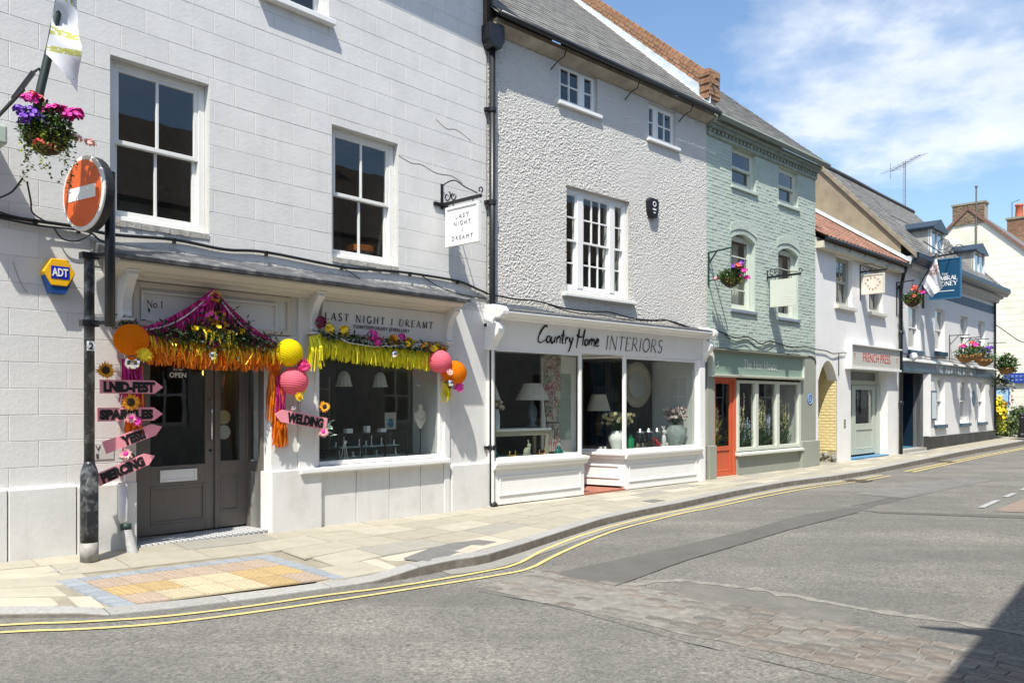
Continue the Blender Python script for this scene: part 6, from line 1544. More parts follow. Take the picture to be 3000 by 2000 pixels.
def side_text(S, s, size, m, y, z, th=.03, width=None, bold=0.0, align='CENTER', space=1.0):
    """lettering on the face looking down the street towards the camera: reads from the wall outwards"""
    o = font_text(s, size, m, parent=S, loc=(-th / 2 - .003, y, z), rot=(R(90), 0, R(-90)), bold=bold, align=align, space=space)
    if width: fit_text(o, width)
    return o
S1 = hang_board('hanging_sign', 'white hanging sign lettered LAST NIGHT I DREAMT under the scroll bracket', F1, 6.01, 4.335, .11, .77, .555, M_white, M_white)
M_greyink = mat('grey_ink', (.22, .22, .23), .5)
for k, (s_, wd) in enumerate((('LAST', .26), ('NIGHT', .34), ('I', .012), ('DREAMT', .42))): side_text(S1, s_, .085, M_greyink, 0, -.18 - k * .10, width=wd, space=1.4)
S3b = sign_bracket('iron_sign_bracket', 'black iron bracket holding the blank sage sign on the green house', F3, 2.46, 4.36, .80, True, .16)
S3 = hang_board('hanging_sign', 'plain pale sage hanging sign on the green brick house', F3, 2.46, 4.285, .08, .70, .60, M_sagejoin)
t = MB()
for k in range(3): t.box(-.018, -.016, -.28, -.10 + .02 * k, -.50 + k * .05, -.485 + k * .05)
t.build('faint_print', mat('sage_print', (.7, .72, .66), .5), S3)
S4b = sign_bracket('iron_sign_bracket', 'black iron bracket holding the round-lettered coffee shop sign', F4, 2.74, 5.06, .70, True, .20); MB().box(-.02, .02, -.014, 0, -.75, -.07).build('lower_plate', M_black, S4b)
S4 = hang_board('hanging_sign', 'cream hanging sign with FRENCH PRESS set in a red ring', F4, 2.74, 4.98, .04, .64, .53, mat('cream_sign', (.70, .66, .56), .5), mat('cream_sign_frame', (.62, .58, .48), .5))
for k, ch in enumerate('FRENCH'):
    a = R(165 - k * 30); o = font_text(ch, .075, M_redink, parent=S4, loc=(-.019, -.16 * math.cos(a) , -.28 + .16 * math.sin(a)), rot=(R(90), 0, R(-90)), align='CENTER'); o.rotation_euler = (Matrix.Rotation(R(-90), 3, 'Z') @ Matrix.Rotation(R(90), 3, 'X') @ Matrix.Rotation(a - R(90), 3, 'Z')).to_euler()
for k, ch in enumerate('PRESS'):
    a = R(195 + k * 37.5); o = font_text(ch, .075, M_redink, parent=S4, loc=(-.019, -.16 * math.cos(a), -.28 + .16 * math.sin(a)), align='CENTER'); o.rotation_euler = (Matrix.Rotation(R(-90), 3, 'Z') @ Matrix.Rotation(R(90), 3, 'X') @ Matrix.Rotation(a + R(90), 3, 'Z')).to_euler()
# pub sign with gallows frame
S5b = thing('iron_sign_gallows', 'black wrought iron gallows frame carrying the blue pub sign', 'bracket', F5, 1.9, 0, 4.7)
t = MB(); t.bar((0, -.04, -.2), (0, -.04, 1.45), .05, .05); t.bar((0, -.04, 1.35), (0, -1.25, 1.42), .05, .05); t.bar((0, -.04, 1.9), (0, -.6, 1.42), .03, .03); t.build('frame_bars', M_black, S5b)
t = MB(); t.tube(smooth_line(curl(.62, 1.72, .16, .17, 0, 330, 18), 1), .012, 5); t.tube(smooth_line(curl(.95, 1.52, .02, .08, 0, 400), 1), .012, 5); t.tube(smooth_line([(0, -.75, 1.45), (0, -.9, 1.58), (0, -1.05, 1.66), (0, -1.2, 1.55)], 5), .012, 5)
for k in range(8): t.tube([(0, -.15 - k * .13, 1.45), (0, -.2 - k * .13, 1.52), (0, -.25 - k * .13, 1.45)], .012, 4)
t.build('scrollwork', M_black, S5b)
S5 = hang_board('pub_sign', 'blue pub sign lettered THE ADMIRAL RODNEY', F5, 1.9, 5.97, .21, 1.11, 1.23, M_signblue, mat('sign_blue_edge', (.03, .14, .26), .35), .06)
for s_, z, wd in (('THE', -.50, .16), ('ADMIRAL', -.66, .70), ('RODNEY', -.83, .68)):
    o = roman(s_, 0, 0, .13 if s_ != 'THE' else .06, wd, M_white, S5, y=0, thick=.2, thin=.1, serif=.24); o.location = (-.032, wd / 2 + .0, z); o.rotation_euler = (0, 0, R(-90))
t = MB(); t.box(-.035, -.032, -.26, .26, -1.0, -.98); t.build('small_print', M_white, S5)
t = MB(); 
for k in range(2): t.tube([(-.02, -.2 + .4 * k, .12), (-.22, -.2 + .4 * k, .16), (-.30, -.2 + .4 * k, .08)], .018, 5)
t.build('sign_lamps', M_black, S5)

# ================================================================== flags
def flag(name, label, fr, u, off, z, pole, cloth, m, marks=(), pr=.035):
    Fg = thing(name, label, 'flag', fr, u, off, z)
    MB().tube(pole, pr, 8).build('pole', mat('dark_green_pole', (.02, .035, .03), .45), Fg, smooth=True)
    nu_, nv = 14, 14; t = MB(); A, B_, C, D_ = [Vector(p_) for p_ in cloth]
    for i in range(nu_ + 1):
        for j in range(nv + 1):
            a, b = i / nu_, j / nv; p_ = A.lerp(B_, a).lerp(D_.lerp(C, a), b); nrm = (B_ - A).cross(D_ - A).normalized()
            t.v.append(tuple(p_ + nrm * (.045 * math.sin(a * 8 + b * 2.5) * (.3 + b) + .02 * math.sin(a * 19 + 1.5 * b))))
    for i in range(nu_):
        for j in range(nv): k = i * (nv + 1) + j; t.f.append((k, k + nv + 1, k + nv + 2, k + 1))
    t.build('cloth', m, Fg, smooth=True); return Fg
def flag_mat(name, cols):
    """white cloth with bands of printed colour across it"""
    m = bpy.data.materials.new(name); m.use_nodes = True; t = NT(m.node_tree); bs = t.n['Principled BSDF']; co = t.new('ShaderNodeTexCoord').outputs['Object']
    sx = t.new('ShaderNodeSeparateXYZ'); t.link(co, sx.inputs[0]); c = None
    c = (.72, .73, .76)
    for (z0, z1, col, a) in cols:
        f = t.math('MULTIPLY', t.math('GREATER_THAN', sx.outputs[2], z0), t.math('LESS_THAN', sx.outputs[2], z1)); n_ = t.noise(co, 26, 3, .6); f = t.math('MULTIPLY', f, t.math('GREATER_THAN', n_, a)); c = t.mix(f, c, col)
    t.link(c, bs.inputs['Base Color']); bs.inputs['Roughness'].default_value = .8; MATS[name] = m; return m
flag('festival_flag', 'white flag with olive and black print furled on a pole above the left flower basket', F1, .52, .80, 4.12, [(.02, -.05, -.2), (.075, -.05, .14), (.16, -.05, .56), (.26, -.05, 1.15), (.32, -.05, 1.5)],
     [(.24, -.10, 1.30), (.10, -.10, .44), (.36, -.11, .20), (.37, -.10, 1.2)], flag_mat('festival_cloth', [(.95, 1.3, (.42, .43, .10), .52), (.62, .70, (.45, .45, .12), .45), (.48, .53, (.45, .45, .12), .45), (.28, .36, (.06, .06, .07), .62)]))
o = flag('small_banner', 'white banner with brown print on a slanted pole beside the pub sign', F5, 1.2, 0, 4.85, [(0, .02, 0), (-.05, -.35, .62), (-.1, -.72, 1.2)], [(-.08, -.64, 1.06), (-.02, -.17, .40), (.02, -.47, -.12), (.02, -.80, .18)], flag_mat('banner_cloth', [(.55, .85, (.35, .14, .10), .5), (.05, .3, (.35, .37, .42), .55)]), pr=.02)

# ================================================================== hanging baskets
def basket(label, fr, u, off, z, r, seed, cols, trail=0.0, bowl=M_brown, nleaf=420, group='hanging flower baskets', cone=False, flat=.75, lsz=.06, fsz=.028):
    Bk = thing('hanging_basket', label, 'flower basket', fr, u, off, z, group=group); rg = random.Random(seed)
    t = MB(); t.lathe([(.02, -r * .85), (r * .5, -r * .72), (r * .82, -r * .4), (r, 0), (r * .92, 0)], 16); t.build('bowl', bowl, Bk, smooth=True)
    t = MB()
    for k in range(10): a = k * .628; t.tube([(r * 1.02 * math.cos(a), r * 1.02 * math.sin(a), .005), (r * .84 * math.cos(a), r * .84 * math.sin(a), -r * .41), (r * .1 * math.cos(a), r * .1 * math.sin(a), -r * .86)], .005, 4)
    t.build('wire_ribs', M_black, Bk)
    t = MB()
    for k in range(3): a = k * 2.09 + .5; t.tube([(r * math.cos(a), r * math.sin(a), 0), (0, 0, r * 1.9)], .004, 4)
    t.build('chains', M_black, Bk)
    t = MB(); foliage(t, nleaf, (0, 0, r * (.05 + .3 * flat)), (r * 1.3, r * 1.3, r * flat), lsz, lsz * .55, rg, .3, .45)
    if trail:
        for k in range(9):
            a = rg.uniform(0, 6.28); ln = trail * rg.uniform(.4, 1); x, y = r * 1.05 * math.cos(a), r * 1.05 * math.sin(a)
            for q in range(int(ln / .018)): leaf(t, (x + rg.uniform(-.012, .012) + .05 * math.sin(q * .1 + k), y + rg.uniform(-.012, .012), -q * .018), .035, .022, rg, -.3)
    t.build('foliage', M_leaf, Bk, kind='stuff')
    if trail:
        t = MB()
        for k in range(7):
            a = rg.uniform(2.4, 5.2); ln = trail * rg.uniform(.35, .75); x, y = r * 1.1 * math.cos(a), r * 1.1 * math.sin(a)
            for q in range(int(ln / .010)): leaf(t, (x + rg.uniform(-.025, .025), y + rg.uniform(-.02, .02), .03 - q * .010), .035, .024, rg, -.2)
        t.build('trailing_lime_leaves', M_leaf2, Bk, kind='stuff')
    for nm, mm, n, cen, spread in cols:
        t = MB()
        for c in range(max(1, n // 14)):
            cc = (cen[0] * r + rg.gauss(0, spread * r), cen[1] * r + rg.gauss(0, spread * r), cen[2] * r + rg.gauss(0, spread * .5 * r)); blooms(t, 14, cc, (r * .22,) * 3, fsz, 5, rg, .1)
        t.build(nm, mm, Bk, kind='stuff')
    return Bk
basket('large flower basket of pink, violet and lime trailers high on the left wall', F1, .64, .86, 3.86, .17, 31,
       [('pink_flowers', M_pink, 126, (.3, -.8, 1.25), .3), ('magenta_flowers', M_pink, 56, (-.85, -.5, 1.5), .25), ('violet_flowers', M_purple, 168, (-1.15, -.7, .7), .35), ('coral_flowers', M_coral, 42, (-.5, -.3, 1.85), .25), ('pale_flowers', M_peach, 56, (1.55, -.1, .1), .4), ('pink_flowers_right', M_pink, 126, (1.1, -.5, 1.3), .25), ('low_red_flowers', M_coral, 28, (-.2, -.8, -.6), .4)], .50, nleaf=2200, lsz=.045, flat=1.25, fsz=.021)
LB = thing('basket_bracket', 'dark iron bracket with cables behind the large left flower basket', 'bracket', F1, .50, 0, 4.05)
t = MB(); t.bar((-.04, -.60, .16), (.10, -.66, .42), .035, .035); t.bar((-.18, -.02, -.1), (.0, -.75, .22), .022, .022); t.build('arm', M_black, LB); MB().box(-.23, -.14, -.02, 0, -.22, .02).build('wall_plate', M_black, LB)
MB().tube([(.10, -.66, .42), (.14, -.67, .46), (.17, -.67, .41)], .014, 6).build('hook', M_black, LB)
GB = thing('green_junction_box', 'pale green junction box on the wall at the left edge', 'box', F1, .37, 0, 3.86)
MB().box(-.35, .10, -.42, 0, .0, .17).build('case', mat('pale_green_box', (.40, .47, .40), .5), GB, bevel=.02)
basket('flower basket with coral and violet blooms on the green brick house', F3, .06, .52, 4.02, .20, 32, [('violet_flowers', M_purple, 70, (-.3, -.4, 1.1), .4), ('coral_flowers', M_coral, 70, (.1, -1.0, 1.1), .3), ('magenta_flowers', M_pink, 42, (.2, -.9, .2), .5), ('peach_flowers', M_peach, 28, (-.3, .9, 0), .3)], .34, nleaf=700, lsz=.07, fsz=.034)
LB3 = thing('basket_bracket', 'green iron bracket carrying the coral and violet flower basket', 'bracket', F3, .06, 0, 4.0)
t = MB(); t.bar((0, -.015, -.05), (0, -.015, .62), .03, .03); t.bar((0, 0, .60), (0, -.56, .64), .03, .03); t.bar((0, -.02, .38), (0, -.2, .60), .025, .025); t.bar((0, 0, .03), (0, -.28, .05), .025, .025); t.build('arms', mat('dark_green_iron', (.015, .05, .04), .45), LB3)
MB().tube([(0, -.52, .64), (0, -.52, .40)], .006, 5).build('hook', M_black, LB3)
basket('flower basket of coral and purple blooms between the cottage and the pub', F4, 5.4, .44, 4.50, .22, 33, [('coral_flowers', M_coral, 70, (-.2, .0, 1.0), .5), ('magenta_flowers', M_pink, 42, (.3, -1.0, 1.0), .3), ('pink_flowers', M_pink, 28, (-.6, 0, .2), .4)], .2, nleaf=650, lsz=.09, fsz=.045)
LB4 = thing('basket_bracket', 'black iron bracket carrying the basket between cottage and pub', 'bracket', F4, 5.4, 0, 4.4); t = MB(); t.bar((0, -.015, -.3), (0, -.015, .68), .03, .03); t.bar((0, 0, .66), (0, -.50, .68), .03, .03); t.bar((0, -.02, .45), (0, -.2, .66), .02, .02); t.build('arms', M_black, LB4); MB().tube([(0, -.44, .66), (0, -.44, .5)], .006, 5).build('hook', M_black, LB4)
M_coir = mat('coir_liner', (.30, .16, .055), .9, .25, 20)
for u, off, z, lab, cl in ((4.75, .50, 3.14, 'first coir basket from the left on the pub front, with pink blooms', [('pink_flowers', M_pink, 14, (-.7, 0, .7), .3), ('pale_flowers', M_peach, 14, (0, 0, .6), .3)]),
                           (6.2, .45, 3.25, 'second coir basket from the left on the pub front, with coral blooms', [('coral_flowers', M_coral, 28, (0, .2, 1.1), .4), ('magenta_flowers', M_pink, 14, (0, .2, 1.3), .3)]),
                           (7.2, .48, 3.10, 'third coir basket from the left on the pub front, full of violet blooms', [('violet_flowers', M_purple, 84, (0, -.1, 1.0), .45)])):
    basket(lab, F5, u, off, z, .30, int(u * 10), cl, 0, M_coir, 320, lsz=.11, fsz=.06)
basket('coir basket of tall green leaves at the far corner of the pub', F5, 9.7, .62, 2.86, .30, 77, [], 0, M_coir, 420, lsz=.17, flat=1.3)
for u in (4.75, 6.2, 7.2, 9.7):
    o = thing('basket_bracket', {4.75: 'iron bracket of the first coir basket on the pub front', 6.2: 'iron bracket of the second coir basket on the pub front', 7.2: 'iron bracket of the third coir basket on the pub front', 9.7: 'iron bracket of the leafy basket at the pub corner'}[u], 'bracket', F5, u, 0, 3.1)
    t = MB(); t.bar((0, -.01, -.1), (0, -.01, .75), .025, .025); t.bar((0, 0, .72), (0, -.62, .72), .025, .025); t.bar((0, -.01, .4), (0, -.3, .72), .02, .02); t.build('arms', M_black, o)
# pub wall fittings
MX = thing('menu_case', 'tall navy framed menu case beside the pub door', 'menu board', F5, 2.80, .0, .99); MB().box(-.28, .28, -.09, 0, 0, .95).build('frame', M_navy, MX, bevel=.01); MB().box(-.22, .22, -.098, -.091, .06, .89).build('menu_sheet', mat('menu_paper', (.6, .66, .7), .4, .1, 12), MX)
OP = thing('oval_plaque', 'blue oval plaque between the pub ground floor windows', 'plaque', F5, 7.72, .003, 1.71); t = MB(); t.tube([(0, 0, 0), (0, -.02, 0)], .20, 22); o = t.build('disc', mat('plaque_steel_blue', (.06, .14, .27), .4), OP); o.scale = (1, 1, 1.35)
WL = thing('security_lamp', 'round white lamp above the pub fascia by the downpipe', 'lamp', F5, .55, .12, 2.94); MB().ball((0, -.05, 0), .12, 12, 8).build('globe', M_white, WL, smooth=True); MB().box(-.04, .04, -.02, .12, -.03, .03).build('mount', M_black, WL)
cable(B5, [(0, -.03, 3.02), (.6, -.03, 3.0), (1.5, -.03, 3.03), (2.8, -.03, 3.0), (4.5, -.03, 3.04), (6, -.03, 3.0), (8, -.03, 3.03), (10.5, -.03, 3.0)], .014)
# ================================================================== street column and no-entry sign
CO = thing('lamp_column', 'scuffed black iron column numbered 2 against the grey wall', 'post', F1, 1.17, .34, .10)
t = MB(); t.lathe([(.080, -.02), (.080, .16)], 16); t.build('bare_foot', mat('bare_cast_iron', (.30, .29, .27), .65, .25, 14), CO, smooth=True)
M_scuff = mat('scuffed_black_paint', (.022, .025, .03), .35, .4, 7, .1, 30, .5, dirt=(.36, .37, .37), dscale=7, damt=.75)
t = MB(); t.lathe([(.079, .16), (.079, .80), (.070, .85), (.052, .90), (.048, .93)], 18); t.build('lower_sleeve', M_scuff, CO, smooth=True)
t = MB(); t.lathe([(.047, .93), (.046, 2.86), (.048, 2.88), (.03, 2.90)], 16); t.build('shaft', M_scuff, CO, smooth=True)
t = MB(); t.prism([(-.045, .22), (.045, .22), (.055, .30), (.055, .72), (.03, .80), (-.03, .80), (-.055, .72), (-.055, .30)], 'y', -.085, -.06); t.build('access_door', M_scuff, CO, bevel=.008)
MB().box(-.038, .038, -.0505, -.044, 2.00 - .02, 2.09 - .02).build('number_plate', M_white, CO); font_text('2', .085, M_ink, parent=CO, loc=(-.022, -.0525, 1.995), bold=.002)
PO = thing('no_entry_sign', 'round red no-entry sign with a white bar on a black post clamped to the column', 'road sign', F1, 1.26, .60, 2.30)
t = MB(); t.tube([(0, 0, 0), (0, 0, 1.45)], .046, 14); t.build('post', M_black, PO, smooth=True)
for z in (.04, .68):
    t = MB(); t.bar((0, 0, z), (-.09, .26, z), .03, .035); t.box(-.17, -.02, .20, .30, z - .03, z + .03); t.build('clamp', M_black, PO)
DS = bpy.data.objects.new('sign_box', None)
Mz = Matrix.Translation((-.19, .02, 1.21)) @ Matrix.Rotation(R(10), 4, 'Z')
def xdisc(r, x0, x1, n=40): return MB().tube([(x0, 0, 0), (x1, 0, 0)], r, n)
t = xdisc(.345, -.02, .06); t.xform(Mz); t.build('backing_box', mat('sign_back_black', (.02, .02, .022), .5), PO, bevel=.01)
t = xdisc(.345, -.045, -.021); t.xform(Mz); t.build('rim', mat('sign_rim', (.72, .70, .66), .35), PO, bevel=.008)
t = xdisc(.305, -.052, -.046); t.xform(Mz); t.build('red_face', mat('faded_sign_red', (.66, .115, .022), .35, .06, 4), PO)
t = MB().box(-.056, -.0525, -.225, .225, -.06, .06); t.xform(Mz); t.build('white_bar', M_white, PO)
# alarm box
AD = thing('alarm_box', 'yellow hexagonal alarm box with a blue label on the grey wall', 'alarm', F1, .98, 0, 2.63)
hx = [(-.14, .195), (-.07, .07), (.07, .07), (.14, .195), (.07, .325), (-.07, .325)]
MB().prism(hx, 'y', -.13, -.001).build('yellow_case', mat('alarm_yellow', (.82, .44, .01), .4, .02), AD, bevel=.008)
MB().prism([(-.125, .17), (-.07, .0), (.06, .0), (.13, .17), (.07, .068), (-.07, .068)], 'y', -.115, -.002).build('blue_base', mat('alarm_blue', (.01, .06, .22), .4), AD)
MB().box(-.075, .085, -.134, -.1305, .135, .255).build('label', mat('label_blue', (.01, .025, .38), .4), AD); tx = font_text('ADT', .105, M_white, parent=AD, loc=(-.065, -.1375, .16), bold=.003); fit_text(tx, .14)

# ================================================================== festival decorations
M_board = mat('pink_board', (.80, .31, .36), .55, .06, 6)
M_board.node_tree.nodes['Principled BSDF'].inputs['Specular IOR Level'].default_value = .2
def arrow(txt, label, u, z, L, H, ang, right=True, tsz=.12, tw=None, notch=.05, off=.20, tx0=None):
    A = thing('arrow_sign', label, 'sign', F1, u, off, z, group='pink arrow signs'); 
    tip = .09
    pts = [(-L / 2, -H / 2), (L / 2 - tip, -H / 2), (L / 2, 0), (L / 2 - tip, H / 2), (-L / 2, H / 2)]
    if not right: pts = [(-p[0], p[1]) for p in pts][::-1]
    Mr = Matrix.Rotation(-R(ang), 4, 'Y'); t = MB().prism(pts, 'y', -.006, .006); t.xform(Mr); t.build('board', M_board, A)
    o = font_text(txt, tsz, M_ink, parent=A, bold=.009, align='CENTER'); fit_text(o, tw); o.rotation_euler = (Mr.to_3x3() @ Matrix.Rotation(R(90), 3, 'X')).to_euler()
    o.location = Mr @ Vector((tx0 or 0, -.009, -tsz * .36)); return A
arrow('LNID-FEST', 'pink arrow sign lettered LNID-FEST, topmost beside the shop door', 1.625, 1.745, .62, .135, 0, True, .13, .50, tx0=-.03)
arrow('SPARKLES', 'pink arrow sign lettered SPARKLES, second from the top beside the shop door', 1.61, 1.470, .64, .135, 0, True, .12, .52, tx0=-.04)
arrow('YES!!', 'tilted pink arrow sign lettered YES beside the shop door', 1.64, 1.24, .60, .125, 19, True, .125, .24, tx0=.0)
arrow('PIERCING', 'tilted pink arrow sign lettered PIERCING, lowest beside the shop door', 1.57, .935, .60, .125, 21, True, .125, .44, tx0=-.04)
arrow('WELDING', 'pink arrow sign lettered WELDING pointing left on the pier', 3.58, 1.385, .72, .145, -10, False, .145, .50, tx0=.06, off=.20)
# paper lanterns
def paper(name, col):
    m = bpy.data.materials.new(name); m.use_nodes = True; t = NT(m.node_tree); t.n.clear(); o = t.new('ShaderNodeOutputMaterial'); d = t.new('ShaderNodeBsdfDiffuse'); tr = t.new('ShaderNodeBsdfTranslucent'); mx = t.new('ShaderNodeMixShader'); mx.inputs[0].default_value = .35
    co = t.new('ShaderNodeTexCoord').outputs['Object']; c = t.mix(t.noise(co, 8, 4), tuple(x * .9 for x in col), tuple(min(1, x * 1.08) for x in col)); t.link(c, d.inputs[0]); t.link(c, tr.inputs[0]); t.link(d.outputs[0], mx.inputs[1]); t.link(tr.outputs[0], mx.inputs[2]); t.link(mx.outputs[0], o.inputs[0]); MATS[name] = m; return m
P_or = paper('orange_paper', (.84, .24, .012)); P_ye = paper('yellow_paper', (.88, .70, .015)); P_pk = paper('pink_paper', (.88, .20, .27))
def lantern(label, u, z, r, m, off, tilt=0.0):
    Ln = thing('paper_lantern', label, 'lantern', F1, u, off, z, group='round paper lanterns'); t = MB(); prof = []
    n = 34
    for i in range(n + 1):
        a = math.pi * (.06 + .88 * i / n); rr = r * (1 + (.012 if i % 2 else -.012)); prof.append((rr * math.sin(a), -rr * math.cos(a) * .96))
    t.lathe(prof, 28, caps=False); t.xform(Matrix.Rotation(tilt, 4, 'Y')); t.build('paper_shade', m, Ln, smooth=False)
    t = MB(); t.tube([(r * .2 * math.cos(a), r * .2 * math.sin(a), r * .95) for a in [k * .524 for k in range(13)]], .004, 4); t.tube([(0, 0, r * .95), (0, 0, r * 1.25)], .003, 4); t.xform(Matrix.Rotation(tilt, 4, 'Y')); t.build('wire_ring', M_black, Ln); return Ln
lantern('orange paper lantern left of the shop door', 1.60, 2.215, .165, P_or, .24, -.1)
lantern('yellow paper lantern right of the shop door', 3.38, 2.165, .165, P_ye, .25, .5)
lantern('pink paper lantern below the yellow lantern', 3.45, 1.835, .165, P_pk, .25, .1)
lantern('small pink paper lantern at the right end of the yellow fringe', 5.78, 2.15, .165, P_pk, .22, .15)
lantern('orange paper lantern at the far right of the jewellery window', 6.03, 2.00, .178, P_or, .24, .35)
# sunflowers and other single blooms
def sunflower(label, u, z, r, off=.22, pm=None, cm=None, k=18, name='sunflower', rows=2):
    S = thing(name, label, 'flower', F1, u, off, z, group='artificial flower heads'); rg = random.Random(int(u * 100 + z * 10)); t = MB(); nrm = Vector((rg.uniform(-.3, .1), -1, rg.uniform(0, .3)))
    for q in range(rows): bloom(t, Vector((0, 0, 0)) - nrm.normalized() * .006 * q * -1, nrm, r * (1 - .12 * q), k, rg, .15 + .15 * q, .85)
    t.build('petals', pm or M_sunny, S)
    n2 = nrm.normalized(); t = MB(); t.ball((n2.x * .02, n2.y * .02, n2.z * .02), r * .42, 12, 8, (1, .45, 1)); t.build('centre', cm or M_brown, S, smooth=True); return S
sunflower('sunflower above the LNID-FEST arrow', 1.36, 1.90, .095); sunflower('sunflower between the LNID-FEST and SPARKLES arrows', 1.60, 1.59, .095)
sunflower('sunflower at the peak of the magenta garland', 2.50, 2.735, .08, .20); sunflower('sunflower left of the pair under the garland peak', 2.455, 2.52, .075, .22); sunflower('sunflower at the right under the garland peak', 2.56, 2.54, .065, .20); sunflower('lowest sunflower under the garland peak', 2.545, 2.43, .078, .23)
sunflower('orange gerbera above the WELDING arrow', 3.90, 1.53, .075, .20, M_sunny, M_brown, 14, 'gerbera')
sunflower('yellow chrysanthemum on the orange lantern', 1.66, 2.06, .085, .40, M_yelpet, M_yelpet, 16, 'chrysanthemum', 3); sunflower('yellow daisy hanging below the pink lantern', 3.44, 1.655, .065, .36, M_yelpet, M_sunny, 12, 'daisy')
sunflower('crimson dahlia between the yellow and pink lanterns', 3.50, 2.01, .095, .36, mat('crimson_petal', (.55, .02, .14), .6, .3, 12), MATS['crimson_petal'], 16, 'dahlia', 3)
sunflower('pale pink rose on the YES arrow', 1.60, 1.43, .06, .22, M_peach, M_pink, 10, 'rose', 3); sunflower('magenta rose beside the SPARKLES arrow', 1.66, 1.40, .055, .22, M_pink, M_pink, 10, 'rose', 3); sunflower('pink chrysanthemum below the WELDING arrow', 3.88, 1.23, .075, .20, M_peach, M_pink, 16, 'chrysanthemum', 3)
sunflower('pink and white rose between the YES and PIERCING arrows', 1.56, 1.07, .065, .20, M_peach, M_pink, 10, 'rose', 3); sunflower('magenta peony below the far orange lantern', 6.06, 1.80, .085, .30, M_pink, M_pink, 14, 'peony', 3); sunflower('pale pink rose between the two right lanterns', 5.83, 2.0, .06, .36, M_peach, M_peach, 10, 'rose', 3)
# mirror balls
M_mirror = mat('mirror_tile', (.86, .86, .86), .08, .02, metal=1.0)
def mirror_ball(label, u, z, r, off):
    Bm = thing('mirror_ball', label, 'ornament', F1, u, off, z, group='small mirror balls'); MB().ball((0, 0, 0), r, 14, 10).build('mirror_tiles', M_mirror, Bm); MB().tube([(0, 0, r), (0, 0, r + .12)], .002, 4).build('string', M_ink, Bm)
mirror_ball('mirror ball under the orange lantern by the door', 1.62, 1.985, .075, .22); mirror_ball('mirror ball hanging over the middle of the door', 2.47, 2.095, .062, .20); mirror_ball('tiny mirror ball above the WELDING arrow', 3.43, 1.525, .03, .26); mirror_ball('mirror ball under the two right lanterns', 5.90, 1.86, .055, .30); mirror_ball('mirror ball in the yellow fringe', 4.95, 2.22, .05, .24)
# fringes
def fringe(mb, p0, p1, sag, ln, n, rg, wd=.016, off=.0, jit=.05):
    p0 = Vector(p0); p1 = Vector(p1)
    for k in range(n):
        f = (k + rg.random()) / n; c = p0.lerp(p1, f) - Vector((0, 0, sag * 4 * f * (1 - f))); l = ln * rg.uniform(.7, 1.1); dx, dy = rg.gauss(0, jit) * l * 2, rg.gauss(0, .03); a = rg.uniform(-.9, .9); tw = rg.uniform(-1, 1)
        s1 = Vector((math.cos(a), math.sin(a), 0)) * wd / 2; s2 = Vector((math.cos(a + tw), math.sin(a + tw), 0)) * wd / 2; m_ = c + Vector((dx * .4, dy - .012, -l * .5)); e_ = c + Vector((dx, dy, -l))
        mb.add([c - s1, c + s1, m_ + s2, m_ - s2, e_ + s1 * .9, e_ - s1 * .9], [(0, 1, 2, 3), (3, 2, 4, 5)])
def foil(name, col, rough=.28):
    m = mat(name, col, rough, .2, 14, spec=.6); m.node_tree.nodes['Principled BSDF'].inputs['Metallic'].default_value = .35; return m
Fm = foil('magenta_foil', (.58, .018, .22), .4); Fo = foil('orange_foil', (.86, .21, .008)); Fy = foil('gold_foil', (.90, .56, .02)); Fl = foil('lemon_tissue', (.80, .72, .02), .5)
rg = random.Random(41)
G1 = thing('magenta_fringe_garland', 'magenta tinsel fringe swagged from a peak over the shop door', 'garland', F1, 2.5, .16, 2.30)
t = MB(); 
for a, b in (((-.0, 0, .53), (-.78, 0, .05)), ((.0, 0, .53), (.80, 0, -.03))): fringe(t, a, b, .10, .25, 420, rg, .012, jit=.08); fringe(t, a, b, .06, .12, 200, rg, .016)
t.build('fringe', Fm, G1, kind='stuff')
t = MB()
for a, b in (((-.02, -.05, .50), (-.74, -.05, .03)), ((.03, -.05, .44), (.74, -.05, -.06))): t.tube([tuple(Vector(a).lerp(Vector(b), k / 12) - Vector((0, 0, .10 * 4 * k / 12 * (1 - k / 12)))) for k in range(13)], .008, 6)
t.build('white_cord', mat('white_cord', (.75, .70, .72), .8), G1)
t = MB(); foliage(t, 60, (-.12, -.06, .22), (.08, .05, .25), .03, .02, rg); blooms(t, 46, (-.05, -.08, .18), (.12, .04, .30), .03, 5, rg); t.build('pink_petals', M_pink, G1, kind='stuff')
G2 = thing('orange_fringe_garland', 'orange and gold tinsel fringe with green leaves across the top of the shop door', 'garland', F1, 2.5, .18, 2.26)
t = MB(); fringe(t, (-.75, 0, .0), (.80, 0, -.03), .03, .26, 520, rg, .013, jit=.09); t.build('orange_strands', Fo, G2, kind='stuff'); t = MB(); fringe(t, (-.75, -.02, .02), (.80, -.02, -.01), .02, .22, 230, rg, .012, jit=.11); t.build('gold_strands', Fy, G2, kind='stuff')
def leafy(mb, p0, p1, n, rg, sag=0.0, h_=.05, ln=.085):
    for k in range(n):
        f = rg.random(); c = Vector(p0).lerp(Vector(p1), f) + Vector((0, rg.uniform(-.05, .03), rg.gauss(0, h_) - sag * 4 * f * (1 - f))); leaf(mb, c, ln * rg.uniform(.6, 1.2), ln * .3, rg, .1, .1)
t = MB(); leafy(t, (-.34, -.05, .08), (.40, -.05, .08), 460, rg, 0, .09); leafy(t, (-.72, -.05, .04), (.80, -.05, .01), 620, rg, 0, .05); leafy(t, (.0, -.02, .12), (.06, -.02, .44), 90, rg, 0, .03); t.build('leaves', M_leaf3, G2, kind='stuff')
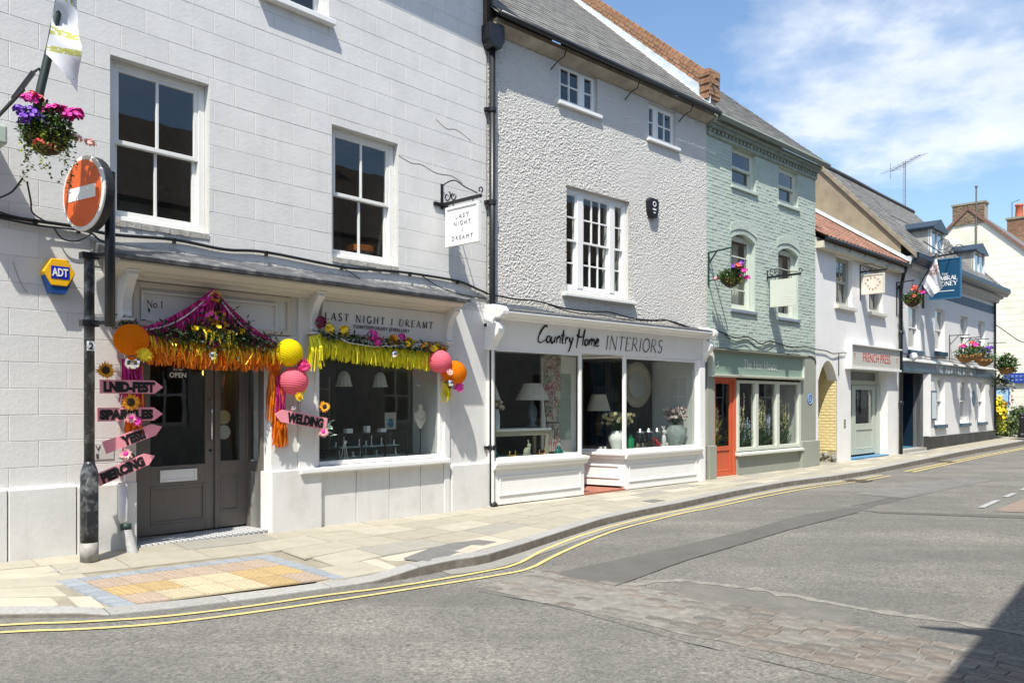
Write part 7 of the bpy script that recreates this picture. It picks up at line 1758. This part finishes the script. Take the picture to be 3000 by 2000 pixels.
t = MB(); fringe(t, (-.22, -.06, .14), (.22, -.06, .10), 0, .17, 34, rg, .016, jit=.1); blooms(t, 34, (0, -.08, .12), (.3, .03, .06), .03, 6, rg); t.build('yellow_ribbon_and_petals', M_yelpet, G2, kind='stuff')
G3 = thing('yellow_fringe_garland', 'lemon yellow tissue fringe with leaves and flowers over the jewellery window', 'garland', F1, 4.85, .14, 2.36)
t = MB(); fringe(t, (-1.02, 0, .03), (1.05, 0, -.08), .02, .25, 560, rg, .014, jit=.035); fringe(t, (-1.15, -.05, .02), (-.98, -.04, .06), 0, .40, 60, rg, .018); t.build('yellow_strands', Fl, G3, kind='stuff')
t = MB(); leafy(t, (-1.05, -.02, .06), (1.12, -.02, -.05), 760, rg, 0, .03, .085); t.build('leaves', M_leaf3, G3, kind='stuff')
for nm, mm, pts in (('maroon_flowers', mat('maroon_petal', (.16, .01, .05), .7, .3, 12), ((-1.0, .20),)), ('yellow_flowers', M_yelpet, ((-.88, .14), (-.65, .12), (.38, .03), (.85, -.02))), ('magenta_flowers', M_pink, ((-.22, .09), (-.15, .02), (.25, .08))), ('orange_flowers', M_sunny, ((.12, .05), (.68, .0), (.98, -.06)))):
    t = MB()
    for x, z in pts: blooms(t, 16, (x, -.06, z), (.06, .04, .055), .036, 6, rg)
    t.build(nm, mm, G3, kind='stuff')
t = MB(); t.tube([(-.95, -.06, .1), (-.6, -.07, -.03), (-.2, -.07, -.06), (.2, -.07, -.02), (.6, -.07, .02), (.85, -.07, -.06), (1.05, -.07, -.18)], .005, 5); t.build('white_cord', MATS['white_cord'], G3)
G4 = thing('left_ribbon_drop', 'magenta and orange ribbons hanging beside the arrow signs', 'ribbons', F1, 1.66, .09, 1.95); t = MB(); fringe(t, (-.09, 0, .08), (.09, 0, .08), 0, .50, 110, rg, .016, jit=.025); t.build('magenta_strands', Fm, G4, kind='stuff'); t = MB(); fringe(t, (.02, -.01, .02), (.11, -.01, .02), 0, .55, 26, rg, .02, jit=.03); fringe(t, (-.06, -.05, -.48), (.06, -.05, -.48), 0, .2, 30, rg, .026, jit=.08); t.build('orange_strands', Fo, G4, kind='stuff')
t = MB(); leafy(t, (-.2, -.02, .42), (.12, -.02, .40), 60, rg, 0, .03, .09); leafy(t, (-.10, -.04, -.98), (.02, -.04, -.92), 26, rg, 0, .03, .09); t.build('leaves', M_leaf3, G4, kind='stuff')
G5 = thing('right_ribbon_drop', 'orange and magenta ribbons hanging from the yellow lantern to below the WELDING arrow', 'ribbons', F1, 3.30, .09, 2.0); t = MB(); fringe(t, (-.07, 0, .0), (.05, 0, .0), 0, .60, 90, rg, .018, jit=.02); fringe(t, (-.02, 0, -.55), (.13, 0, -.60), 0, .34, 70, rg, .02, jit=.05); t.build('orange_strands', Fo, G5, kind='stuff'); t = MB(); fringe(t, (.0, -.03, -.1), (.10, -.03, -.1), 0, .5, 60, rg, .016, jit=.03); t.build('magenta_strands', Fm, G5, kind='stuff'); t = MB(); fringe(t, (.28, -.05, .1), (.36, -.05, .1), 0, .42, 36, rg, .02, jit=.04); t.build('yellow_strands', Fl, G5, kind='stuff')
t = MB(); leafy(t, (.66, -.05, -.68), (.70, -.05, -.76), 36, rg, 0, .04, .10); t.build('pale_leaves', mat('pale_mint_leaf', (.45, .60, .50), .6), G5, kind='stuff')
G6 = thing('end_ribbon_drop', 'yellow tissue tail and leaves below the far orange lantern', 'ribbons', F1, 5.98, .14, 1.9); t = MB(); fringe(t, (-.06, 0, -.02), (.03, 0, -.02), 0, .28, 30, rg, .018); t.build('yellow_strands', Fl, G6, kind='stuff'); t = MB(); leafy(t, (-.08, -.03, .05), (.10, -.03, -.12), 60, rg, 0, .04, .08); t.build('leaves', M_leaf3, G6, kind='stuff')

# ================================================================== goods in the jewellery window
M_silver = mat('silver', (.7, .7, .68), .3, metal=1.0)
for u, lab in ((4.69, 'left pleated glass pendant lamp inside the jewellery window'), (5.30, 'right pleated glass pendant lamp inside the jewellery window')):
    P_ = thing('pendant_lamp', lab, 'lamp', F1, u, -.5, 1.80, group='pendant lamps in the jewellery window'); t = MB(); prof = [(.115, 0), (.10, .04), (.075, .15), (.05, .19), (.02, .21)]; t.lathe(prof, 24, caps=False)
    for i in range(len(t.v)):
        if (i % 24) % 2: t.v[i] = (t.v[i][0] * .9, t.v[i][1] * .9, t.v[i][2])
    t.build('shade', mat('pale_glass_shade', (.62, .66, .64), .4), P_); MB().tube([(0, 0, .2), (0, 0, .62)], .004, 4).build('flex', M_ink, P_)
CC = thing('display_case', 'low glass jewellery case inside the shop window', 'display case', F1, 5.0, -.42, .83)
t = MB(); 
for x in (-.58, -.2, .2, .58):
    for y in (-.16, .16): t.box(x - .008, x + .008, y - .008, y + .008, 0, .34)
for z in (0, .33):
    for y in (-.16, .16): t.box(-.58, .58, y - .008, y + .008, z, z + .012)
t.build('metal_edges', M_black, CC)
MB().box(-.57, .57, -.155, .155, .005, .328).build('glass', M_glass2, CC); MB().box(-.56, .56, -.145, .145, .0, .02).build('tray', mat('tray_white', (.6, .66, .66), .5), CC); MB().box(-.5, .5, -.10, .12, .15, .16).build('shelf', mat('tray_glass', (.45, .55, .55), .3), CC)
rg = random.Random(12)
for k in range(14):
    x = -.5 + k * .077; o = MB().lathe([(.02, 0), (.026, .012), (.012, .02), (.01, .06 + .03 * (k % 3)), (.018, .07 + .03 * (k % 3))], 8, (x, rg.uniform(-.1, .1), .022 if k % 2 else .162)).build('jewellery_stand', M_silver if k % 3 else M_white, CC, smooth=True)
for (x, w_, h_) in ((-.35, .10, .06), (.22, .10, .05), (-.02, .06, .09)): MB().box(x, x + w_, -.04, .04, .343, .343 + h_).build('white_box', M_white, CC, bevel=.003)
PB = thing('picture_card', 'small picture with a blue vase inside the jewellery window', 'picture', F1, 5.52, -.55, 1.20); MB().box(-.10, .10, -.01, 0, 0, .24).build('card', mat('card_cream', (.5, .48, .42), .7), PB); MB().prism([(-.04, .03), (.04, .03), (.055, .09), (.03, .15), (-.03, .15), (-.055, .09)], 'y', -.015, -.011).build('blue_vase', mat('picture_blue', (.02, .16, .32), .5), PB)
BU = thing('necklace_bust', 'white necklace bust with a beaded necklace at the right of the jewellery window', 'display bust', F1, 5.80, -.22, 1.22); t = MB(); t.prism([(-.03, .34), (.03, .34), (.04, .26), (.11, .22), (.10, .12), (.0, -.02), (-.10, .12), (-.11, .22), (-.04, .26)], 'y', -.02, .03); t.build('bust', mat('bust_cream', (.66, .63, .55), .6), BU, bevel=.015)
t = MB()
for k in range(15): a = math.pi * k / 14; t.ball((.075 * math.cos(a), -.028, .23 - .13 * math.sin(a)), .011, 6, 4)
t.build('necklace', M_silver, BU, kind='stuff'); MB().tube([(0, .0, .0), (0, .0, -.38)], .008, 6).build('stand', M_black, BU)
TB = thing('ring_stand', 'small silver tripod stand on the jewellery window base', 'stand', F1, 4.50, -.22, .83); t = MB()
for k in range(3): a = k * 2.09; t.tube([(.05 * math.cos(a), .05 * math.sin(a), 0), (.012 * math.cos(a), .012 * math.sin(a), .22)], .005, 5)
t.build('legs', M_silver, TB); MB().ball((0, 0, .24), .03, 8, 6).build('finial', M_silver, TB, smooth=True)
# ================================================================== goods in the interiors shop
M_shade = mat('linen_lampshade', (.58, .55, .46), .9, .05, 30)
def table_lamp(label, u, off, zb, zs0, zs1, r0, r1, bm):
    L_ = thing('table_lamp', label, 'lamp', F2, u, off, zb, group='table lamps in the interiors shop'); MB().lathe([(r0, zs0 - zb), (r1, zs1 - zb)], 24, caps=False).build('shade', M_shade, L_, smooth=True)
    h_ = zs0 - zb; MB().lathe([(.09, 0), (.09, .02), (.04, .04), (.05, h_ * .25), (.085, h_ * .5), (.06, h_ * .75), (.02, h_ * .9), (.012, h_ * 1.15)], 16).build('base', bm, L_, smooth=True)
M_blueg = mat('blue_grey_ceramic', (.10, .14, .17), .3)
table_lamp('cream table lamp at the left edge of the interiors window', .36, -.42, 1.17, 1.62, 1.90, .22, .12, M_offwhite); table_lamp('cream table lamp on a blue base in the middle of the left interiors window', 1.45, -.5, 1.17, 1.62, 1.90, .29, .15, M_blueg); table_lamp('table lamp beyond the recessed entrance in the right interiors window', 3.55, -.85, .95, 1.42, 1.73, .23, .14, mat('brown_base', (.06, .04, .03), .5))
TA = thing('side_table', 'pale wooden console table in the left interiors window', 'table', F2, 1.05, -.45, .70); MB().box(-.75, .62, -.18, .2, .42, .455).build('tabletop', M_offwhite, TA, bevel=.004); MB().box(-.70, .57, -.16, .18, .34, .42).build('apron', mat('aged_wood', (.36, .33, .25), .8, .15, 6), TA)
for x in (-.68, .52):
    for y in (-.15, .15): MB().box(x, x + .05, y - .02, y + .02, 0, .34).build('leg', MATS['aged_wood'], TA)
def jug_flowers(name, label, fr, u, off, z, prof, bm, fm, nfl, top, spread, fsz=.035, seed=1, lm=None):
    V = thing(name, label, 'vase', fr, u, off, z); rg = random.Random(seed); MB().lathe(prof, 20).build('vase', bm, V, smooth=True)
    t = MB(); f = MB()
    for k in range(nfl):
        a = rg.uniform(0, 6.28); rr = spread * math.sqrt(rg.random()); e_ = (rr * math.cos(a), rr * math.sin(a), top * rg.uniform(.72, 1.0)); t.tube([(0, 0, prof[-1][1] - .02), (e_[0] * .5, e_[1] * .5, prof[-1][1] + (e_[2] - prof[-1][1]) * .55), e_], .003, 4)
        for q in range(4): bloom(f, Vector(e_), (rg.gauss(0, 1), rg.gauss(0, 1) - .5, rg.gauss(0, 1) + .4), fsz, 6, rg, .4)
        leaf(t, Vector(e_) * .85, .06, .025, rg, .2)
    t.build('stems', lm or M_leaf3, V, kind='stuff'); f.build('flowers', fm, V, kind='stuff'); return V
jug_flowers('flower_jug', 'white jug of pale roses at the left of the interiors window', F2, .42, -.3, 1.16, [(.07, 0), (.08, .05), (.08, .22), (.06, .28), (.07, .32)], mat('pale_blue_jug', (.50, .58, .66), .3), mat('dusty_cream_flower', (.72, .62, .48), .8), 18, .46, .14, .035, 2)
jug_flowers('flower_urn', 'white lattice urn with dried cream hydrangeas in the right interiors window', F2, 3.42, -.28, .70, [(.09, 0), (.10, .02), (.165, .18), (.17, .25), (.11, .33), (.10, .36)], mat('white_urn', (.74, .74, .72), .6), mat('dried_cream_flower', (.66, .60, .36), .9), 60, .68, .30, .035, 3)
jug_flowers('flower_urn', 'grey-green stone urn with pale flowers at the right of the interiors window', F2, 5.12, -.22, .70, [(.13, 0), (.17, .12), (.215, .26), (.20, .36), (.15, .41), (.16, .43)], mat('verdigris_stone', (.33, .38, .36), .8, .3, 14, .4, 40), mat('blush_flower', (.72, .60, .56), .8), 46, .78, .23, .04, 4)
def rabbit(name, label, u, off, z, s, m, sit=True):
    Rb = thing(name, label, 'ornament', F2, u, off, z); t = MB()
    t.ball((0, 0, .42 * s), .30 * s, 12, 8, (1.1, .8, 1.35)) if sit else t.ball((0, 0, .5 * s), .2 * s, 12, 8, (.85, .8, 2.4))
    hz = .95 * s if sit else 1.15 * s; hxx = .26 * s if sit else 0.05 * s
    t.ball((hxx, 0, hz), .17 * s, 10, 7, (1.15, .85, 1)); t.ball((hxx - .02 * s, 0, .7 * s), .15 * s, 8, 6, (1, .9, 1.6)); t.ball((.25 * s, -.08 * s, .2 * s), .1 * s, 8, 5, (1, .8, 2)); t.ball((-.12 * s, 0, .1 * s), .2 * s, 8, 5, (1.5, 1.1, .5)); t.ball((-.33 * s, 0, .22 * s), .08 * s, 6, 5)
    t.build('body', m, Rb, smooth=True)
    for sx in (-1, 1):
        e_ = MB().ball((0, 0, .2 * s), .07 * s, 8, 6, (.6, .9, 3.0)); e_.xform(Matrix.Translation((hxx - .05 * s, sx * .05 * s, hz + .08 * s)) @ Matrix.Rotation(sx * R(12 if sit else 30), 4, 'X') @ Matrix.Rotation(R(-12), 4, 'Y')); e_.build('ear', m, Rb, smooth=True)
    return Rb
M_stone = mat('mossy_stone', (.36, .38, .28), .85, .25, 18, .4, 40)
rabbit('rabbit_figure', 'mossy stone rabbit figure seated in the left interiors window', .93, -.10, .70, .20, M_stone); rabbit('rabbit_figure', 'slim white standing hare figure in the right interiors window', 4.62, -.12, .70, .27, M_offwhite, False)
M_teal = mat('teal_glaze', (.01, .16, .14), .25, .3, 16); M_gold = mat('gold_metal', (.75, .48, .12), .3, metal=.9)
for u, lab in ((.22, 'teal glazed frog ornament at the left corner of the interiors window'), (1.66, 'teal glazed frog ornament right of the floral curtain')):
    Tf = thing('frog_figure', lab, 'ornament', F2, u, -.09, .70); t = MB(); t.ball((0, 0, .06), .065, 10, 7, (1.2, .9, .9)); t.ball((.0, 0, .125), .04, 9, 6, (1, .9, 1.1)); t.ball((-.07, -.01, .025), .035, 8, 5, (1.6, 1, .7)); t.ball((.08, -.01, .025), .035, 8, 5, (1.6, 1, .7)); t.ball((.03, -.05, .05), .018, 6, 4, (.8, .8, 2.4)); t.build('body', M_teal, Tf, smooth=True)
for u, lab in ((.58, 'small gilt crab ornament left of the stone rabbit'), (1.24, 'small gilt crab ornament right of the stone rabbit')):
    Tg = thing('crab_figure', lab, 'ornament', F2, u, -.08, .70); t = MB(); t.ball((0, 0, .035), .04, 10, 6, (1.4, 1, .6))
    for k in range(6): a = R(-60 + 24 * k); t.tube([(0, 0, .03), (.06 * math.sin(a) * 1.3, -.05, .05), (.09 * math.sin(a) * 1.3, -.06, .0)], .006, 4)
    for sx in (-1, 1): t.tube([(sx * .04, 0, .04), (sx * .07, -.02, .09), (sx * .05, -.02, .12)], .009, 5)
    t.build('body', M_gold, Tg, smooth=True)
for k, u in enumerate((3.98, 4.24, 4.50)):
    J = thing('glass_jar', ['clear glass jar with a lid, left of three in the interiors window', 'clear glass jar of dark cones, middle of three in the interiors window', 'clear glass jar of red baubles, right of three in the interiors window'][k], 'jar', F2, u, -.2, .70); MB().lathe([(.10, 0), (.105, .02), (.105, .24), (.07, .28), (.07, .31)], 18).build('glass', M_glass2, J, smooth=True); MB().lathe([(.075, .31), (.08, .33), (.03, .35), (.035, .38), (.01, .39)], 14).build('lid', M_silver, J, smooth=True)
    t = MB(); rg = random.Random(k)
    for q in range(14): a = rg.uniform(0, 6.28); t.ball((.06 * math.cos(a), .06 * math.sin(a), .03 + .012 * q * (.5 if k == 0 else 1)), .028 if k else .012, 8, 5)
    t.build('contents', [mat('shells', (.6, .5, .35), .6), mat('cones', (.05, .03, .02), .8), mat('red_bauble', (.55, .02, .03), .25)][k], J, smooth=True, kind='stuff')
GVs = thing('green_vase', 'green glazed bottle vase beside the white urn', 'vase', F2, 3.62, -.13, .70); MB().lathe([(.05, 0), (.065, .06), (.06, .2), (.03, .25), (.035, .29)], 16).build('body', mat('emerald_glaze', (.02, .25, .10), .2, .4, 30), GVs, smooth=True)
for x in (2.98, 3.10):
    CB = thing('tea_light_holder', {2.98: 'left small white tea-light holder by the entrance window', 3.10: 'right small white tea-light holder by the entrance window'}[x], 'ornament', F2, x + .12, -.42, .70); MB().lathe([(.035, 0), (.035, .075), (.028, .075), (.028, .02)], 10).build('cup', M_white, CB)
def fabric(name, base, cols):
    m = bpy.data.materials.new(name); m.use_nodes = True; t = NT(m.node_tree); bs = t.n['Principled BSDF']; co = t.new('ShaderNodeTexCoord').outputs['Object']
    vo = t.new('ShaderNodeTexVoronoi'); vo.inputs['Scale'].default_value = 9; t.link(co, vo.inputs['Vector']); sc_ = t.new('ShaderNodeSeparateColor'); t.link(vo.outputs['Color'], sc_.inputs[0])
    c = t.ramp(sc_.outputs[0], [(0, base)] + [(.25 + .75 * i / len(cols), q) for i, q in enumerate(cols)]); n_ = t.noise(co, 30, 3); c = t.mix(t.ramp(n_, [(.45, 0.), (.6, 1.)]), c, base); t.link(c, bs.inputs['Base Color']); bs.inputs['Roughness'].default_value = .85; MATS[name] = m; return m
def drape(name, label, u0, u1, z0, z1, y, m, waist=None, cat='curtain'):
    C_ = thing(name, label, cat, F2, (u0 + u1) / 2, -y, z0); t = MB(); n, h_ = 24, 16; w2_ = (u1 - u0) / 2
    for i in range(n + 1):
        for j in range(h_ + 1):
            f = j / h_; k = 1.0
            if waist: k = 1 - .38 * math.exp(-((f - waist) / .18) ** 2)
            x = (-1 + 2 * i / n) * w2_ * k; t.v.append((x, .045 * math.sin(i * 1.6 + f * .5), f * (z1 - z0)))
    for i in range(n):
        for j in range(h_): q = i * (h_ + 1) + j; t.f.append((q, q + h_ + 1, q + h_ + 2, q + 1))
    t.build('cloth', m, C_, smooth=True)
    if waist: MB().tube([(w2_ * .66 * math.cos(a), .07 * math.sin(a), waist * (z1 - z0)) for a in [k * .4 for k in range(17)]], .012, 6).build('tie_back', M_ink, C_)
    return C_
drape('floral_curtain', 'gathered floral curtain tied with a dark cord in the left interiors window', 1.58, 1.98, .75, 2.38, .35, fabric('floral_fabric', (.55, .52, .42), [(.36, .09, .14), (.05, .07, .05), (.55, .50, .40), (.30, .14, .28), (.50, .17, .08), (.12, .16, .13)]), .30)
drape('dark_curtain', 'dark patterned curtain hanging behind the right interiors window', 4.7, 5.4, .70, 2.38, 1.0, fabric('dark_fabric', (.012, .012, .013), [(.05, .045, .04), (.012, .013, .015), (.03, .03, .03)])); drape('navy_curtain', 'plain navy curtain behind the mirror in the right interiors window', 3.6, 4.3, .70, 2.38, 1.1, mat('navy_cloth', (.01, .025, .05), .9))
MR = thing('round_mirror', 'large round mirror in a pale frame in the right interiors window', 'mirror', F2, 4.75, -.88, 1.93); t = MB(); t.tube([(0, .02, 0), (0, -.02, 0)], .28, 36); t.build('mirror_glass', mat('mirror_glass', (.6, .6, .6), .03, 0, metal=1.0), MR); t = MB(); pr = [(.27, -.03), (.36, -.045), (.45, -.02), (.46, .02), (.27, .02)]
t.lathe([(p_[0], p_[1]) for p_ in pr] + [pr[0]], 40, caps=False); t.xform(Matrix.Rotation(R(90), 4, 'X')); t.build('frame', mat('mirror_frame', (.42, .38, .30), .7, .2, 10), MR, smooth=True)

# back of the jewellery shop: shelving and frames
SH = thing('shelf_unit', 'pale shelving with boxes at the back of the jewellery shop', 'shelves', F1, 4.9, -2.35, .83)
for z in (.25, .6, .95): MB().box(-.8, .75, -.12, .12, z, z + .025).build('shelf', M_offwhite, SH)
for x in (-.8, .0, .75): MB().box(x - .015, x + .015, -.12, .12, 0, 1.15).build('upright', M_offwhite, SH)
rg = random.Random(77)
for k in range(16):
    x = -.72 + (k % 8) * .19; z = (.275, .625)[k // 8]; h_ = rg.uniform(.08, .24); MB().box(x, x + rg.uniform(.06, .13), -.09, .06, z, z + h_).build('stock_box', mat('stock%d' % (k % 4), [(.5, .46, .38), (.2, .26, .28), (.35, .2, .14), (.6, .58, .55)][k % 4], .7), SH)
WF = thing('wall_picture', 'framed picture on the back wall seen through the shop door', 'picture', F1, 2.35, -2.9, 1.5); t = MB(); frame_ring(t, -.3, .3, -.2, .3, -.04, -.01, .04); t.build('frame', M_offwhite, WF); MB().box(-.26, .26, -.02, -.012, -.16, .26).build('print', mat('art_print', (.3, .34, .3), .6, .4, 5), WF)
